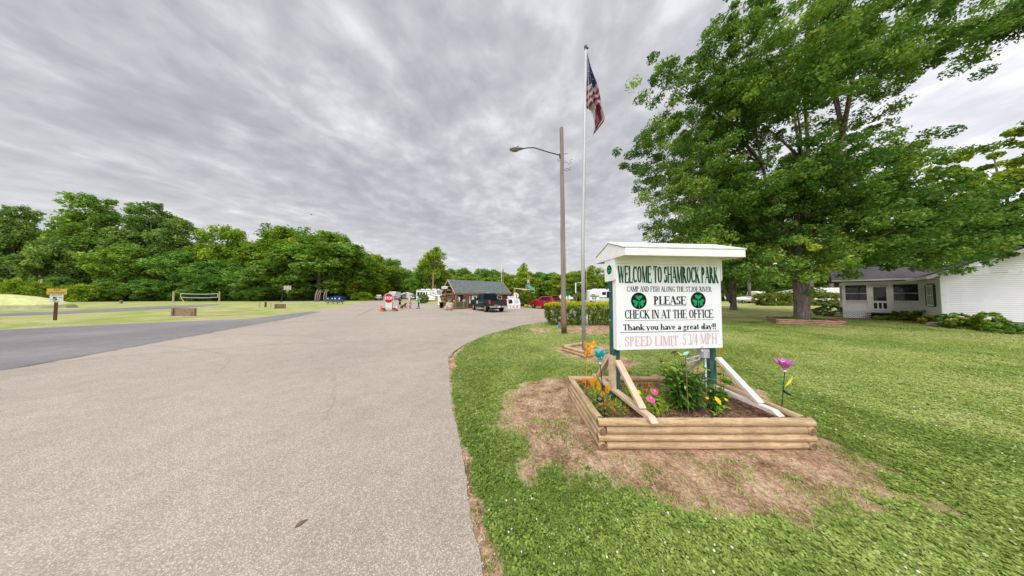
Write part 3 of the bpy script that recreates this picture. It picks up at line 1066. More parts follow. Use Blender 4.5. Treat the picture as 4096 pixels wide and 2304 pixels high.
grass()
wd = thing('plantain_weed', 'broad leaved plantain weed rosette on the grass verge beside the road edge', 'weed', tuple(P(1985, 2030)))
rg = random.Random(3)
mb = MB()
for i in range(13):
    a = i * 2.4 + rg.uniform(-.3, .3)
    ln, wdt = rg.uniform(.05, .085), rg.uniform(.014, .021)
    c, s = math.cos(a), math.sin(a)
    z = rg.uniform(.01, .03)
    mb.add([(0, 0, .008), (c * ln * .45 - s * wdt, s * ln * .45 + c * wdt, z * 1.5), (c * ln * .5, s * ln * .5, z), (c * ln * .45 + s * wdt, s * ln * .45 - c * wdt, z * 1.5), (c * ln, s * ln, z * .7)], [(0, 1, 2), (0, 2, 3), (1, 4, 2), (2, 4, 3)])
mb.build('leaf_rosette', mat('plantain green', (.10, .20, .03), .5, .2, 30), wd)
# ------------------------------------------------------------------ log beds
def log(mb, p, q, r, rnd, mi=0, flat=.94):
    p, q = Vector(p), Vector(q)
    k = 7
    d = (q - p)
    pts = [p + d * (i / k) + Vector((rnd.uniform(-1, 1), rnd.uniform(-1, 1), rnd.uniform(-1, 1))) * r * .035 for i in range(k + 1)]
    e = d.normalized() * .006
    pts = [pts[0], pts[0] + e] + pts[1:-1] + [pts[-1] - e, pts[-1]]
    b = len(mb.f)
    rs = [r * .9] + [r * rnd.uniform(.965, 1.03) for _ in range(len(pts) - 2)] + [r * .9]
    mb.tube(pts, rs, 14, mi)
    mb.m[-1] = mb.m[-2] = 1
    return mb


def log_frame(root, o, u, v, lu, lv, r, courses, z0, seed, mats, sides='fblr', taper=.0):
    """square log frame laid like a log cabin: front/back logs run along u, side logs along v; alternate courses run long or short"""
    rnd = random.Random(seed)
    o, u, v = Vector(o), Vector(u), Vector(v)
    for c in range(courses):
        z = Vector((0, 0, z0 + r * .93 + c * r * 1.86))
        top = (courses - 1 - c) % 2 == 0
        for s, off in (('f', v * r), ('b', v * (lv - r))):
            if s not in sides:
                continue
            e = 0 if top else 2 * r + .004
            mb = log(MB(), o + off + u * e + z, o + off + u * (lu - e) + z, r, rnd)
            mb.build('log', mats[0], root, smooth='auto', fix=False)
        for s, off in (('l', u * r), ('r', u * (lu - r))):
            e = 2 * r + .004 if top else 0
            mb = log(MB(), o + off + v * e + z, o + off + v * (lv - e) + z, r, rnd)
            mb.build('log', mats[1], root, smooth='auto', fix=False)


BX0, BX1, BY0, BY1, BH = .965, 3.395, 2.495, 3.87, .335
bed = thing('flower_bed', 'four course pale log flower bed under the white welcome sign', 'flower bed', (BX0, BY0, 0))
log_frame(bed, (0, 0, 0), (1, 0, 0), (0, 1, 0), BX1 - BX0, BY1 - BY0, .0445, 4, 0, 2, ([LOGX, ENDG], [LOGY, ENDG]))
# drill holes of the spikes on the top logs
for x in (.06, .62, 1.3, 1.95, 2.36):
    mb = MB()
    mb.lathe([(.0001, .334), (.008, .334)], 8, 0, Matrix.Translation((x, .046, 0.0)))
    mb.build('spike_hole', BLACK, bed)
mb = MB()
nxx, nyy = 60, 34
rs_ = np.random.default_rng(3)
vs = []
for j in range(nyy):
    for i in range(nxx):
        x, y = .06 + (BX1 - BX0 - .12) * i / (nxx - 1), .06 + (BY1 - BY0 - .12) * j / (nyy - 1)
        vs.append((x, y, .225 + .012 * math.sin(x * 4) + .01 * rs_.normal()))
mb.add(vs, [(j * nxx + i, j * nxx + i + 1, (j + 1) * nxx + i + 1, (j + 1) * nxx + i) for j in range(nyy - 1) for i in range(nxx - 1)])
mb.build('mulch', mat('bark mulch', (.145, .075, .048), .95, .45, 30, bump=.8, dirt=(.33, .24, .16), dscale=9, damt=.6), bed, fix=False)
# loose mulch chips on the soil
rng = np.random.default_rng(8)
k = 3200
c = np.stack([rng.uniform(.09, BX1 - BX0 - .09, k), rng.uniform(.09, BY1 - BY0 - .09, k), .236 + .012 * rng.random(k)], 1)
a = rng.uniform(0, PI, k)
ln, wd_ = rng.uniform(.008, .024, k), rng.uniform(.002, .005, k)
tz = rng.uniform(-.4, .4, k) * ln
dvv = np.stack([np.cos(a) * ln, np.sin(a) * ln, tz], 1)
svv = np.stack([-np.sin(a) * wd_, np.cos(a) * wd_, 0 * a], 1)
V = np.stack([c - dvv - svv, c + dvv - svv, c + dvv + svv, c - dvv + svv], 1).reshape(-1, 3)
o = mesh_np('mulch_chips', V, np.arange(4 * k).reshape(-1, 4), leafmat('chips', [(0, (.09, .04, .025)), (.5, (.20, .10, .065)), (.85, (.34, .21, .15)), (1, (.46, .36, .27))], 0.0, gain=1.0), rng.random(k), bed)
tag(o, kind='stuff')

# ------------------------------------------------------------------ the welcome sign (local x along the board, y to the back)
SO = Vector((1.470, 3.094, 0))
SYAW = math.atan2(.089, .996)
sign = thing('welcome_sign', 'white park welcome sign with gabled top and shamrock discs on green posts', 'sign', SO, SYAW)
BW, BZ0, BZ1 = 1.622, .955, 2.168
mb = MB()
mb.box((BW / 2, .0555, (BZ0 + BZ1) / 2), (BW, .095, BZ1 - BZ0))
mb.build('sign_panel', BOARDW, sign, bevel=.004)
mb = MB()
mb.box((BW / 2, .052, 2.222), (BW + .006, .094, .104))
mb.build('frieze_board', WHITE, sign, bevel=.003)
for x in (.0, BW):
    mb = MB()
    sgn = -1 if x == 0 else 1
    X0 = x + sgn * .004
    poly = [(.005, 2.26), (.275, 2.26), (.275, 1.955), (.255, 1.93), (.025, 1.93), (.005, 1.955)]
    mb.prism(poly, X0, X0 + sgn * .022, Matrix(((0, 1, 0, 0), (1, 0, 0, 0), (0, 0, 1, 0), (0, 0, 0, 1))))
    pn = mb.build('side_panel', WHITE, sign, bevel=.003)
    M = Matrix.Translation((X0 + sgn * .0235, 0, 0)) @ Matrix.Rotation(sgn * PI / 2, 4, 'Z')
    cxx = sgn * .138
    mb = MB()
    disc(mb, cxx, 2.098, .068, 0, 0, M)
    dm = mb.build('shamrock_disc', INK, pn, fix=False)
    mb = MB()
    shamrock(mb, cxx, 2.088, .070, -.001, M)
    mb.build('shamrock', SHAM, pn, fix=False)
# gabled roof: two slabs, gable ends, soffit, fascia
RX0, RX1, YM, HD = -.035, BW + .075, .135, .385
ZE, ZR = 2.343, 2.487
for s in (-1, 1):
    mb = MB()
    e, r_ = YM + s * (HD + .018), YM
    nrm = Vector((0, s * (ZR - ZE), HD)).normalized() * .018
    p = [(RX0 - .012, e, ZE), (RX1 + .012, e, ZE), (RX1 + .012, r_, ZR + .004), (RX0 - .012, r_, ZR + .004)]
    p2 = [(a, b + nrm.y, c + nrm.z) if i < 2 else (a, b, c + .019) for i, (a, b, c) in enumerate(p)]
    mb.add(p + p2, [(0, 3, 2, 1), (4, 5, 6, 7), (0, 1, 5, 4), (1, 2, 6, 5), (2, 3, 7, 6), (3, 0, 4, 7)])
    mb.build('roof_slab', WHITE, sign, bevel=.002)
for x in (RX0, RX1 - .02):
    zl = ZE - .098
    mb = MB()
    mb.prism([(YM - HD, zl), (YM + HD, zl), (YM + HD, ZE - .004), (YM, ZR - .004), (YM - HD, ZE - .004)], x, x + .02, Matrix(((0, 1, 0, 0), (1, 0, 0, 0), (0, 0, 1, 0), (0, 0, 0, 1))))
    mb.build('gable_end', WHITE, sign, bevel=.002)
for y in (YM - HD - .0095, YM + HD + .0095):
    mb = MB()
    mb.box(((RX0 + RX1) / 2, y, ZE - .052), (RX1 - RX0 - .008, .018, .096))
    mb.build('fascia', WHITE, sign, bevel=.003)
mb = MB()
mb.box(((RX0 + RX1) / 2, YM, 2.279), (RX1 - RX0 - .05, HD * 2 - .004, .008))
mb.build('soffit', WHITE, sign)
for x in (.052, BW - .048):
    mb = MB()
    mb.box((x, .162, 1.13), (.098, .108, 2.27))
    pst = mb.build('post', GPOST, sign, bevel=.006)
# lettering of the panel; u from the left edge, v from the top edge
y0 = .0066
bx = lambda u: u * BW
bz = lambda v: BZ1 - v * (BZ1 - BZ0)


def line(txt, u0, u1, v0, v1, m, thick, thin, ser=True, name='lettering', gap=0.0):
    mb = MB()
    serif(mb, txt, bx(u0), bz(v1), bx(u1 - u0), (v1 - v0) * (BZ1 - BZ0), thick, thin, ser, y0, gap)
    return mb.build(name, m, sign, fix=False)


line('WELCOME TO SHAMROCK PARK', .018, .975, .022, .222, TITLE, .29, .11, False)
line('CAMP AND FISH ALONG THE ST.JOE RIVER', .096, .905, .262, .325, INK, .20, .085)
line('PLEASE', .347, .655, .378, .478, INK, .26, .085)
line('CHECK IN AT THE OFFICE', .073, .915, .538, .640, INK, .23, .085)
line('Thank you have a great day!!', .056, .94, .703, .774, INK, .22, .09)
line('SPEED LIMIT', .068, .568, .845, .957, PINK, .19, .075)
line('5 3/4', .610, .757, .826, .957, PINK, .19, .075)
line('MPH', .780, .945, .823, .952, PINK, .17, .075)
for u0, u1, v, w in ((.347, .657, .490, .006), (.073, .915, .660, .005), (.031, .965, .797, .008)):
    mb = MB()
    mb.box((bx((u0 + u1) / 2), y0 + .001, bz(v)), (bx(u1 - u0), .001, w))
    mb.build('underline', INK, sign)
for u, v in ((.2065, .432), (.771, .426)):
    mb = MB()
    disc(mb, bx(u), bz(v), .119, y0)
    dk = mb.build('shamrock_disc', INK, sign, fix=False)
    mb = MB()
    shamrock(mb, bx(u), bz(v + .012), .122, y0 - .001)
    mb.build('shamrock', SHAM, dk, fix=False)
for u, v in ((.025, .957), (.515, .973), (.97, .965), (.975, .555), (.02, .52), (.006, .45), (.985, .235), (.99, .46), (.002, .045), (.99, .03)):
    mb = MB()
    mb.sphere((bx(u), y0, bz(v)), .0075 if v > .5 and u not in (.02,) else .004, 10, 6, sq=(1, .5, 1))
    mb.build('screw', STEEL, sign, smooth=True, fix=False)
# stub of cut cable on the left post
mb = MB()
mb.tube([(-.03, .16, 1.36), (-.055, .1, 1.365), (-.06, .06, 1.37)], .004, 6)
mb.build('cable_stub', WHITE, sign)
mb = MB()
mb.tube([(-.0, .19, 1.78), (-.012, .14, 1.78)], .004, 6)
mb.build('cable_stub', WHITE, sign)


# A-frame braces of sawn lumber, one at each post
def brace(label, px, m, side):
    t = thing('timber_brace', label, 'brace', SO, SYAW)
    x = px
    w, h = .038, .085
    zt = BH + .018
    mb = MB()
    yb0, yb1 = -.66, .80
    if side < 0:
        yb1 = .76
    # foot beam lying across the bed from the front log to the back log
    mb.bar((x, yb0 + .06, zt), (x, yb1, zt), h, .045)
    p = [(x - h / 2, yb0 + .06, zt - .0225), (x + h / 2, yb0 + .06, zt - .0225), (x + h / 2, yb0 + .06, zt + .0225), (x - h / 2, yb0 + .06, zt + .0225), (x - h / 2, yb0 - .005, zt - .0225), (x + h / 2, yb0 - .005, zt - .0225)]
    mb.add(p, [(0, 3, 2, 1), (0, 1, 5, 4), (3, 4, 5, 2), (0, 4, 3), (1, 2, 5)])
    mb.build('foot_beam', m, t, bevel=.003)
    for s, y1, y2 in ((-1, .045, -.46), (1, .235, .62)):
        mb = MB()
        mb.bar((x, y1, .80), (x, y2, zt + .03), h, .040, 0, (0, s * .5, 1))
        mb.build('strut', m, t, bevel=.003)
    mb = MB()
    if side < 0:
        mb.box((x - .026, .145, .60), (.07, .085, .50))
    else:
        mb.box((x + .03, .165, .60), (.05, .085, .50))
    mb.build('upright', m, t, bevel=.003)


brace('pale sawn timber brace at the left post of the welcome sign', .028, LUMB, -1)
brace('whitish timber brace at the right post of the welcome sign', BW - .045, LUMB_LIT, 1)
# electric box with its conduit on the right post
eb = thing('electric_box', 'grey weatherproof outlet box on the right green sign post', 'electric box', SO, SYAW)
mb = MB()
mb.box((BW - .255, .075, .872), (.105, .10, .135))
mb.build('box_body', GREY, eb, bevel=.008)
mb = MB()
mb.box((BW - .255, .018, .872), (.095, .012, .125))
cv = mb.build('cover', GREY, eb, bevel=.004)
mb = MB()
mb.tube([(BW - .235, .008, .915), (BW - .235, -.004, .905), (BW - .235, -.004, .845), (BW - .235, .008, .835)], .004, 6)
mb.build('latch', STEEL, cv)
mb = MB()
mb.tube([(BW - .205, .085, .81), (BW - .205, .085, .2)], .011, 10)
mb.build('conduit', mat('white conduit', (.74, .74, .76), .45, .03, 4), eb, smooth=True)

# ------------------------------------------------------------------ ornaments on stakes
TEAL = mat('teal enamel', (.01, .38, .40), .25, .15, 12, coat=.5)
TEALD = mat('teal enamel edge', (.01, .20, .21), .3, .1, 12)
MAG = mat('magenta enamel', (.62, .15, .50), .28, .2, 12, coat=.2)
CRYS = mat('crackle glass', (.78, .82, .82), .1, .1, 40, bump=.5, spec=.9)
STAKE = mat('black stake', (.012, .012, .013), .4, .1, 5)
AMBER = mat('orange enamel', (.75, .30, .012), .35, .1, 12)


def petal(mb, ang, r0, z0, ln, w, open_, curl, mi=0, th=.0015, tipw=.1):
    """curved flower petal from the hub: ang round the axis, open_ leaning out"""
    k, n = 8, 4
    c, s = math.cos(ang), math.sin(ang)
    vs = []
    for i in range(k + 1):
        t = i / k
        rr = r0 + ln * (open_ * t + curl * t * t)
        z = z0 + ln * t * math.sqrt(max(.05, 1 - open_ ** 2)) - ln * .12 * max(0, curl) * t * t
        ww = w * (math.sin(PI * min(1, .12 + t * .88)) ** .8) * (1 if t < .9 else .6)
        for j in range(n + 1):
            q = (j / n - .5) * 2
            off = -.35 * w * (1 - q * q) + .35 * w
            x = rr + off * -.6
            vs.append((c * x - s * q * ww, s * x + c * q * ww, z))
    mb.add(vs, [(i * (n + 1) + j, i * (n + 1) + j + 1, (i + 1) * (n + 1) + j + 1, (i + 1) * (n + 1) + j) for i in range(k) for j in range(n)], mi)


def flower_stake(label, base, tip, petals, m, sc, curl, leaf_pts, solar_t, solar_side, dots=0):
    b, tp = Vector(base), Vector(tip)
    t = thing('solar_flower_stake', label, 'garden ornament', b)
    d = tp - b
    mb = MB()
    mb.tube([(0, 0, -.05), d * .5, d], .0045, 8)
    mb.build('stem', STAKE, t)
    hub = bpy.data.objects.new('flower_head', None)
    COL.objects.link(hub)
    hub.parent = t
    hub.location = d
    mb = MB()
    mb.sphere((0, 0, .012), .018 * sc, 14, 10)
    mb.build('glass_bead', CRYS, hub, smooth=True, fix=False)
    mb = MB()
    mb.lathe([(.006, .024 * sc), (.018 * sc, .032 * sc), (.023 * sc, .045 * sc), (.016 * sc, .062 * sc), (.004, .066 * sc)], 14)
    mb.build('calyx', m, hub, smooth=True)
    mb = MB()
    mb.sphere((0, 0, .105 * sc), .036 * sc, 16, 12, sq=(1, 1, 1.25))
    mb.build('globe', CRYS, hub, smooth=True, fix=False)
    for i, (ang, ln, w, op) in enumerate(petals):
        mb = MB()
        petal(mb, R(ang), .012 * sc, .055 * sc, ln * sc, w * sc, op, curl)
        o = mb.build('petal', m, hub, smooth=True, fix=False)
        md = o.modifiers.new('thick', 'SOLIDIFY')
        md.thickness = .0025
    for p0, p1, wdt, mm in leaf_pts:
        mb = MB()
        p0, p1 = Vector(p0), Vector(p1)
        dd = p1 - p0
        sv = Vector((-dd.z, 0, dd.x)).normalized() * wdt
        mid_ = p0 + dd * .5 + Vector((0, -.012, 0))
        mb.add([p0, mid_ + sv, p1, mid_ - sv, mid_ + Vector((0, .008, 0))], [(0, 1, 4), (1, 2, 4), (2, 3, 4), (3, 0, 4)])
        o = mb.build('leaf', mm, t, fix=False)
        o.modifiers.new('thick', 'SOLIDIFY').thickness = .002
    mb = MB()
    s0 = d * solar_t
    M = Matrix.Translation(s0 + Vector((solar_side * .045, -.01, .0))) @ Matrix.Rotation(R(28), 4, 'X') @ Matrix.Rotation(R(14 * solar_side), 4, 'Y')
    mb.lathe([(.0335, -.010), (.037, -.006), (.037, .007), (.034, .009)], 22, 0, M)
    sp_ = mb.build('solar_disc', BLACK, t, smooth='auto')
    mb = MB()
    mb.box((0, 0, .0105), (.042, .042, .0016), 0, .4, M)
    mb.build('solar_cell', mat('solar cell', (.10, .10, .13), .2, .15, 30), sp_)
    return t


GLF = mat('green enamel leaf', (.05, .24, .10), .4, .4, 7)
YLF = mat('yellow enamel leaf', (.70, .55, .05), .4, .2, 12)
tb = D(2422, 1662, 2.62)
tb.z = .22
tt = D(2401, 1456, 2.62)
flower_stake('teal tulip shaped solar flower stake at the left front corner of the bed', tb, tt,
             [(a, .175, .040, .34 + .14 * (i % 2)) for i, a in enumerate((-95, -20, 30, 95, 160, 215))] + [(185, .15, .026, .62)], TEAL, .82, .10,
             [(D(2411, 1553, 2.62) - tb, D(2376, 1480, 2.62) - tb, .010, GLF), (D(2413, 1524, 2.62) - tb, D(2460, 1519, 2.62) - tb, .004, GLF)], .42, -1, 0)
tb = D(3128, 1655, 3.1)
tb.z = .22
tt = D(3139, 1488, 3.1)
flower_stake('pink lotus shaped solar flower stake at the right end of the bed', tb, tt,
             [(a, .150, .042, .50 + .16 * (i % 2)) for i, a in enumerate((-70, -15, 45, 110, 165, 225, -115))], MAG, 1.0, -.05,
             [(D(3137, 1548, 3.1) - tb, D(3106, 1510, 3.1) - tb, .020, GLF), (D(3137, 1548, 3.1) - tb, D(3172, 1503, 3.1) - tb, .020, YLF)], .36, 1, 0)


def butterfly(label, base, hd, sc, yaw, stem=True):
    t = thing('butterfly_stake', label, 'garden ornament', base)
    d = hd - base
    mb = MB()
    mb.tube([(0, 0, -.04), d * .5 + Vector((.004, 0, 0)), d], .0045, 8)
    mb.build('stem', AMBER, t)
    mb = MB()
    mb.tube([d + Vector((0, -.01, -.012)) * sc, d + Vector((0, 0, .03)) * sc, d + Vector((0, .01, .06)) * sc], [.006 * sc, .011 * sc, .005 * sc], 8)
    mb.build('body', AMBER, t, smooth=True)
    for sgn, fold in ((-1, .95), (1, -.15)):
        for wing in ('upper_wing', 'lower_wing'):
            if wing == 'upper_wing':
                out = [(0, .02), (.02, .09), (.05, .155), (.085, .20), (.115, .20), (.125, .15), (.115, .095), (.085, .05), (.04, .02)]
                hole = [[(.045, .06), (.065, .075), (.055, .12), (.045, .1)], [(.06, .055), (.09, .08), (.085, .12), (.07, .085)], [(.07, .135), (.1, .15), (.1, .17), (.08, .165)]]
            else:
                out = [(0, .02), (.05, .018), (.10, .0), (.11, -.035), (.085, -.065), (.05, -.055), (.02, -.03)]
                hole = [[(.045, .0), (.08, -.01), (.075, -.035), (.045, -.025)]]
            mb = MB()
            M = Matrix.Translation(d) @ Matrix.Rotation(yaw, 4, 'Z') @ Matrix.Rotation(-sgn * fold, 4, 'Z')
            mb.prism([(sgn * a * sc, b * sc) for a, b in out], -.0012, .0012, M)
            o = mb.build(wing, AMBER, t)
            mb = MB()
            for h_ in hole:
                for yy in (-.002, .002):
                    mb.add([M @ Vector((sgn * a * sc, yy, b * sc)) for a, b in h_], [tuple(range(len(h_)))])
            mb.build('wing_spots', mat('butterfly spots', (.80, .58, .15), .4, .2, 30), o, fix=False)
    return t


b0 = D(2337, 1522, 3.45)
b0.z = .22
butterfly('orange metal butterfly stake beside the back left corner of the bed', b0, D(2353, 1404, 3.45), .88, R(-20))
b0 = D(2880, 1545, 3.55)
b0.z = .22
butterfly('yellow orange butterfly stake half hidden behind the right sign post', b0, D(2878, 1412, 3.55), .5, R(30))
# bird with the hanging WELCOME plate
b0 = D(2753, 1616, 2.78)
b0.z = .22
bt = D(2742, 1424, 2.78)
bw = thing('bird_stake', 'green and yellow metal bird stake with a hanging welcome plate', 'garden ornament', b0)
dd = bt - b0
RUST = mat('rusty wire', (.17, .12, .095), .8, .3, 30)
mb = MB()
mb.tube([(0, 0, -.04), dd * .5, dd], .0055, 8)
mb.build('stem', RUST, bw)
mb = MB()
bird = [(-.036, .012, .005), (-.026, .020, .013), (-.008, .024, .023), (.012, .030, .025), (.028, .038, .019), (.038, .046, .014), (.046, .047, .006)]
rr = []
for x, z, r_ in bird:
    rr.append([dd + Vector((x, r_ * .75 * math.cos(2 * PI * k / 12), z + r_ * math.sin(2 * PI * k / 12))) for k in range(12)])
mb.rings(rr)
mb.build('bird_body', mat('mint bird paint', (.22, .52, .40), .5, .35, 14, dirt=(.62, .58, .08), dscale=24, damt=.9), bw, smooth=True)
mb = MB()
mb.add([dd + Vector(p) for p in ((-.034, 0, .012), (-.085, -.006, .050), (-.098, .0, .046), (-.078, .004, .022), (-.060, 0, .004))], [(0, 1, 2, 3, 4)])
o = mb.build('bird_tail', mat('bird tail paint', (.60, .62, .22), .5, .2, 30), bw, fix=False)
o.modifiers.new('thick', 'SOLIDIFY').thickness = .004
mb = MB()
mb.tube([dd + Vector((.045, 0, .047)), dd + Vector((.058, 0, .046))], [.004, .0008], 6)
mb.build('beak', mat('bird beak', (.55, .10, .05), .5, .1, 9), bw)
e1 = D(2811, 1397, 2.78) - b0
mb = MB()
v0 = dd + Vector((.02, 0, .005))
w1 = v0.lerp(e1, .45) + Vector((0, 0, .018))
w2 = v0.lerp(e1, .75) + Vector((0, 0, .020))
mb.tube([v0, w1, w2, e1], .0022, 6)
mb.tube([w1 + Vector((.02, 0, .002)), w1 + Vector((.02, -.006, -.04))], .0018, 6)
mb.tube([v0 + Vector((.008, 0, 0)), v0 + Vector((.008, -.006, -.05))], .0018, 6)
mb.build('wire_vine', RUST, bw)
for c0, tilt in ((e1 + Vector((-.006, 0, .028)), .5), (e1 + Vector((-.008, 0, -.016)), -.5)):
    mb = MB()
    pts = [c0 + Vector((.020 * math.cos(2 * PI * k / 10) * math.cos(tilt) - .011 * math.sin(2 * PI * k / 10) * math.sin(tilt), 0, .020 * math.cos(2 * PI * k / 10) * math.sin(tilt) + .011 * math.sin(2 * PI * k / 10) * math.cos(tilt))) for k in range(10)]
    mb.add(pts, [tuple(range(10))])
    o = mb.build('vine_leaf', mat('pale leaf metal', (.50, .58, .42), .5, .2, 30), bw, fix=False)
    o.modifiers.new('thick', 'SOLIDIFY').thickness = .003
pl = D(2743, 1434, 2.77) - b0
qx, qz = .178, .0
ang = math.atan2(.043, .178)
M = Matrix.Translation(pl) @ Matrix.Rotation(-ang, 4, 'Y') @ Matrix.Rotation(R(4), 4, 'Z')
mb = MB()
mb.box((.092, 0, -.030), (.178, .004, .056), 0, 0, M)
wp = mb.build('welcome_plate', mat('weathered plate', (.55, .53, .47), .7, .15, 14, dirt=(.3, .27, .2), dscale=12, damt=.5), bw)
mb = MB()
serif(mb, 'WELCOME', .008, -.049, .168, .038, .24, .11, True, -.0026)
mb.v = [tuple(M @ Vector(p)) for p in mb.v]
mb.build('lettering', BLACK, wp, fix=False)


# ------------------------------------------------------------------ flowers
PHL = leafmat('phlox leaf', [(0, (.018, .055, .010)), (.4, (.045, .125, .020)), (.75, (.10, .22, .03)), (1, (.24, .38, .06))], .25, .4, gain=(1.7, 1.5, 1.2))
SOFTL = leafmat('zinnia leaf', [(0, (.04, .10, .018)), (.5, (.095, .21, .035)), (1, (.24, .36, .08))], .3)
BLADEG = leafmat('bed grass', [(0, (.05, .12, .015)), (.5, (.12, .25, .03)), (1, (.28, .40, .08))], .3)


def lance(base, dirv, ln, w, droop, fold=.25):
    """pointed leaf of 6 faces: returns verts, faces"""
    d = Vector(dirv).normalized()
    s = d.cross(Vector((0, 0, 1)))
    if s.length < .05:
        s = Vector((1, 0, 0))
    s.normalize()
    u = s.cross(d)
    vs = []
    b = Vector(base)
    for t, ww in ((0, .12), (.35, 1.0), (.7, .72), (1, .0)):
        c = b + d * ln * t - Vector((0, 0, droop * ln * t * t))
        if ww == 0:
            vs.append(c)
        else:
            vs += [c - s * w * ww * .5 + u * fold * w * ww * .4, c, c + s * w * ww * .5 + u * fold * w * ww * .4]
    return vs, [(0, 1, 4, 3), (1, 2, 5, 4), (3, 4, 7, 6), (4, 5, 8, 7), (6, 7, 9, 9), (7, 8, 9, 9)]


def leaf_set(items, name, m, parent, rnd, tspread=.2, tmean=.5):
    V, F, T = [], [], []
    for it in items:
        vs, fs = lance(*it[:5])
        b = len(V)
        V += [tuple(v) for v in vs]
        tt_ = min(.99, max(.01, rnd.gauss(tmean if len(it) < 6 else it[5], tspread)))
        for f in fs:
            f = tuple(dict.fromkeys(i + b for i in f))
            F.append(f)
            T.append(tt_)
    me = bpy.data.meshes.new(name)
    me.from_pydata(V, [], F)
    me.materials.append(m)
    a_ = me.attributes.new('tint', 'FLOAT', 'FACE')
    a_.data.foreach_set('value', np.array(T, np.float32))
    o = bpy.data.objects.new(name, me)
    COL.objects.link(o)
    o.parent = parent
    return o


SOIL = .232


def at(px, py, z=SOIL):
    return P(px, py, z)


def stalks(name, label, cat, base, stems, m, stemm, seed, ln, w, pairs, group=None):
    """leafy plant: upright stems with leaves in crossed pairs; stems = [(dx, dy, height)]"""
    rnd = random.Random(seed)
    t = thing(name, label, cat, base, 0, group)
    items, mb = [], MB()
    for sx_, sy_, h in stems:
        p0 = Vector((sx_ * .35, sy_ * .35, -.02))
        p1 = Vector((sx_, sy_, h))
        pm = p0.lerp(p1, .5) + Vector((0, 0, .02))
        mb.tube([p0, pm, p1], [.005, .004, .0025], 6)
        k = pairs
        for i in range(k):
            f = .12 + .86 * i / (k - 1)
            c = p0.lerp(pm, f * 2) if f < .5 else pm.lerp(p1, f * 2 - 1)
            a0 = i * 1.45 + rnd.uniform(-.3, .3)
            for q in (0, PI):
                a = a0 + q + rnd.uniform(-.25, .25)
                up = rnd.uniform(.05, .55) + (f > .9) * .5
                sz = ln * rnd.uniform(.7, 1.2) * (1.0 if f < .8 else .7)
                items.append((c, (math.cos(a), math.sin(a), up), sz, w * rnd.uniform(.75, 1.2), rnd.uniform(.1, .55), .42 + .25 * (f > .85) + (.35 if rnd.random() < .08 else 0)))
    leaf_set(items, 'foliage', m, t, rnd, .16)
    mb.build('stems', stemm, t, fix=False)
    return t, rnd


STEMG = mat('green stem', (.10, .17, .045), .7, .2, 20)
STEMR = mat('reddish stem', (.13, .07, .04), .7, .2, 20)
SEED = mat('dark seed head', (.055, .022, .018), .9, .35, 40)


def add_heads(t, stems, r, rnd, which):
    for i in which:
        mb = MB()
        sx_, sy_, h = stems[i]
        for _ in range(26):
            mb.sphere((sx_ + rnd.gauss(0, r), sy_ + rnd.gauss(0, r), h + .012 + abs(rnd.gauss(0, r))), .0055, 5, 4)
        mb.build('seed_head', SEED, t, fix=False)


rr_ = random.Random(17)
st_ = [(rr_.uniform(-.21, .21), rr_.uniform(-.15, .15), rr_.uniform(.36, .60)) for _ in range(44)]
st_ += [(-.10, .02, .70), (-.05, -.06, .56), (-.25, .05, .58), (.10, .05, .42), (.05, .1, .50), (-.02, -.02, .50), (.22, -.06, .36), (-.2, -.1, .40)]
pb = Vector((2.27, 2.95, SOIL))
t, rnd = stalks('phlox_plant', 'tall dark green leafy plant with brown seed heads in the middle of the bed', 'plant', pb, st_, PHL, STEMG, 4, .125, .042, 9)
add_heads(t, st_, .016, rnd, (44, 46, 45, 51))
st_ = [(rr_.uniform(-.10, .12), rr_.uniform(-.08, .08), rr_.uniform(.16, .32)) for _ in range(20)] + [(.06, .02, .42), (.0, .04, .36), (-.1, .08, .40)]
t, rnd = stalks('phlox_plant', 'smaller leafy plant with a dark seed head at the foot of the right sign post', 'plant', Vector((2.72, 2.95, SOIL)), st_, PHL, STEMR, 9, .085, .03, 7)
add_heads(t, st_, .014, rnd, (20,))


def bloom(mb, c, r, nrm, rnd, rows=3, petals=13, dome=.35):
    """double daisy bloom: rows of broad petals round a centre"""
    n = Vector(nrm).normalized()
    q = n.to_track_quat('Z', 'Y')
    for k in range(rows):
        rad = r * (1 - .27 * k)
        for i in range(petals - 2 * k):
            a = 2 * PI * (i + .5 * (k % 2)) / (petals - 2 * k) + rnd.uniform(-.08, .08)
            z = r * dome * k * .5
            w = rad * .26
            ca, sa = math.cos(a), math.sin(a)
            vs = [(ca * rad * .15, sa * rad * .15, z), (ca * rad * .62 - sa * w, sa * rad * .62 + ca * w, z + rad * .10), (ca * rad * .95 - sa * w * .5, sa * rad * .95 + ca * w * .5, z - rad * .04),
                  (ca * rad * .95 + sa * w * .5, sa * rad * .95 - ca * w * .5, z - rad * .04), (ca * rad * .62 + sa * w, sa * rad * .62 - ca * w, z + rad * .10)]
            mb.add([Vector(c) + q @ Vector(p) for p in vs], [(0, 1, 4), (1, 2, 3, 4)])


YB = mat('yellow petals', (.88, .60, .01), .6, .14, 40)
YC = mat('yellow flower centre', (.62, .40, .02), .8, .3, 60)
PB = mat('pink petals', (.75, .07, .30), .6, .18, 40)
RB = mat('dark red petals', (.30, .008, .018), .6, .3, 40)
OB = mat('orange petals', (.70, .10, .012), .6, .35, 40)
PL = mat('amber plume', (.78, .40, .02), .8, .25, 60)


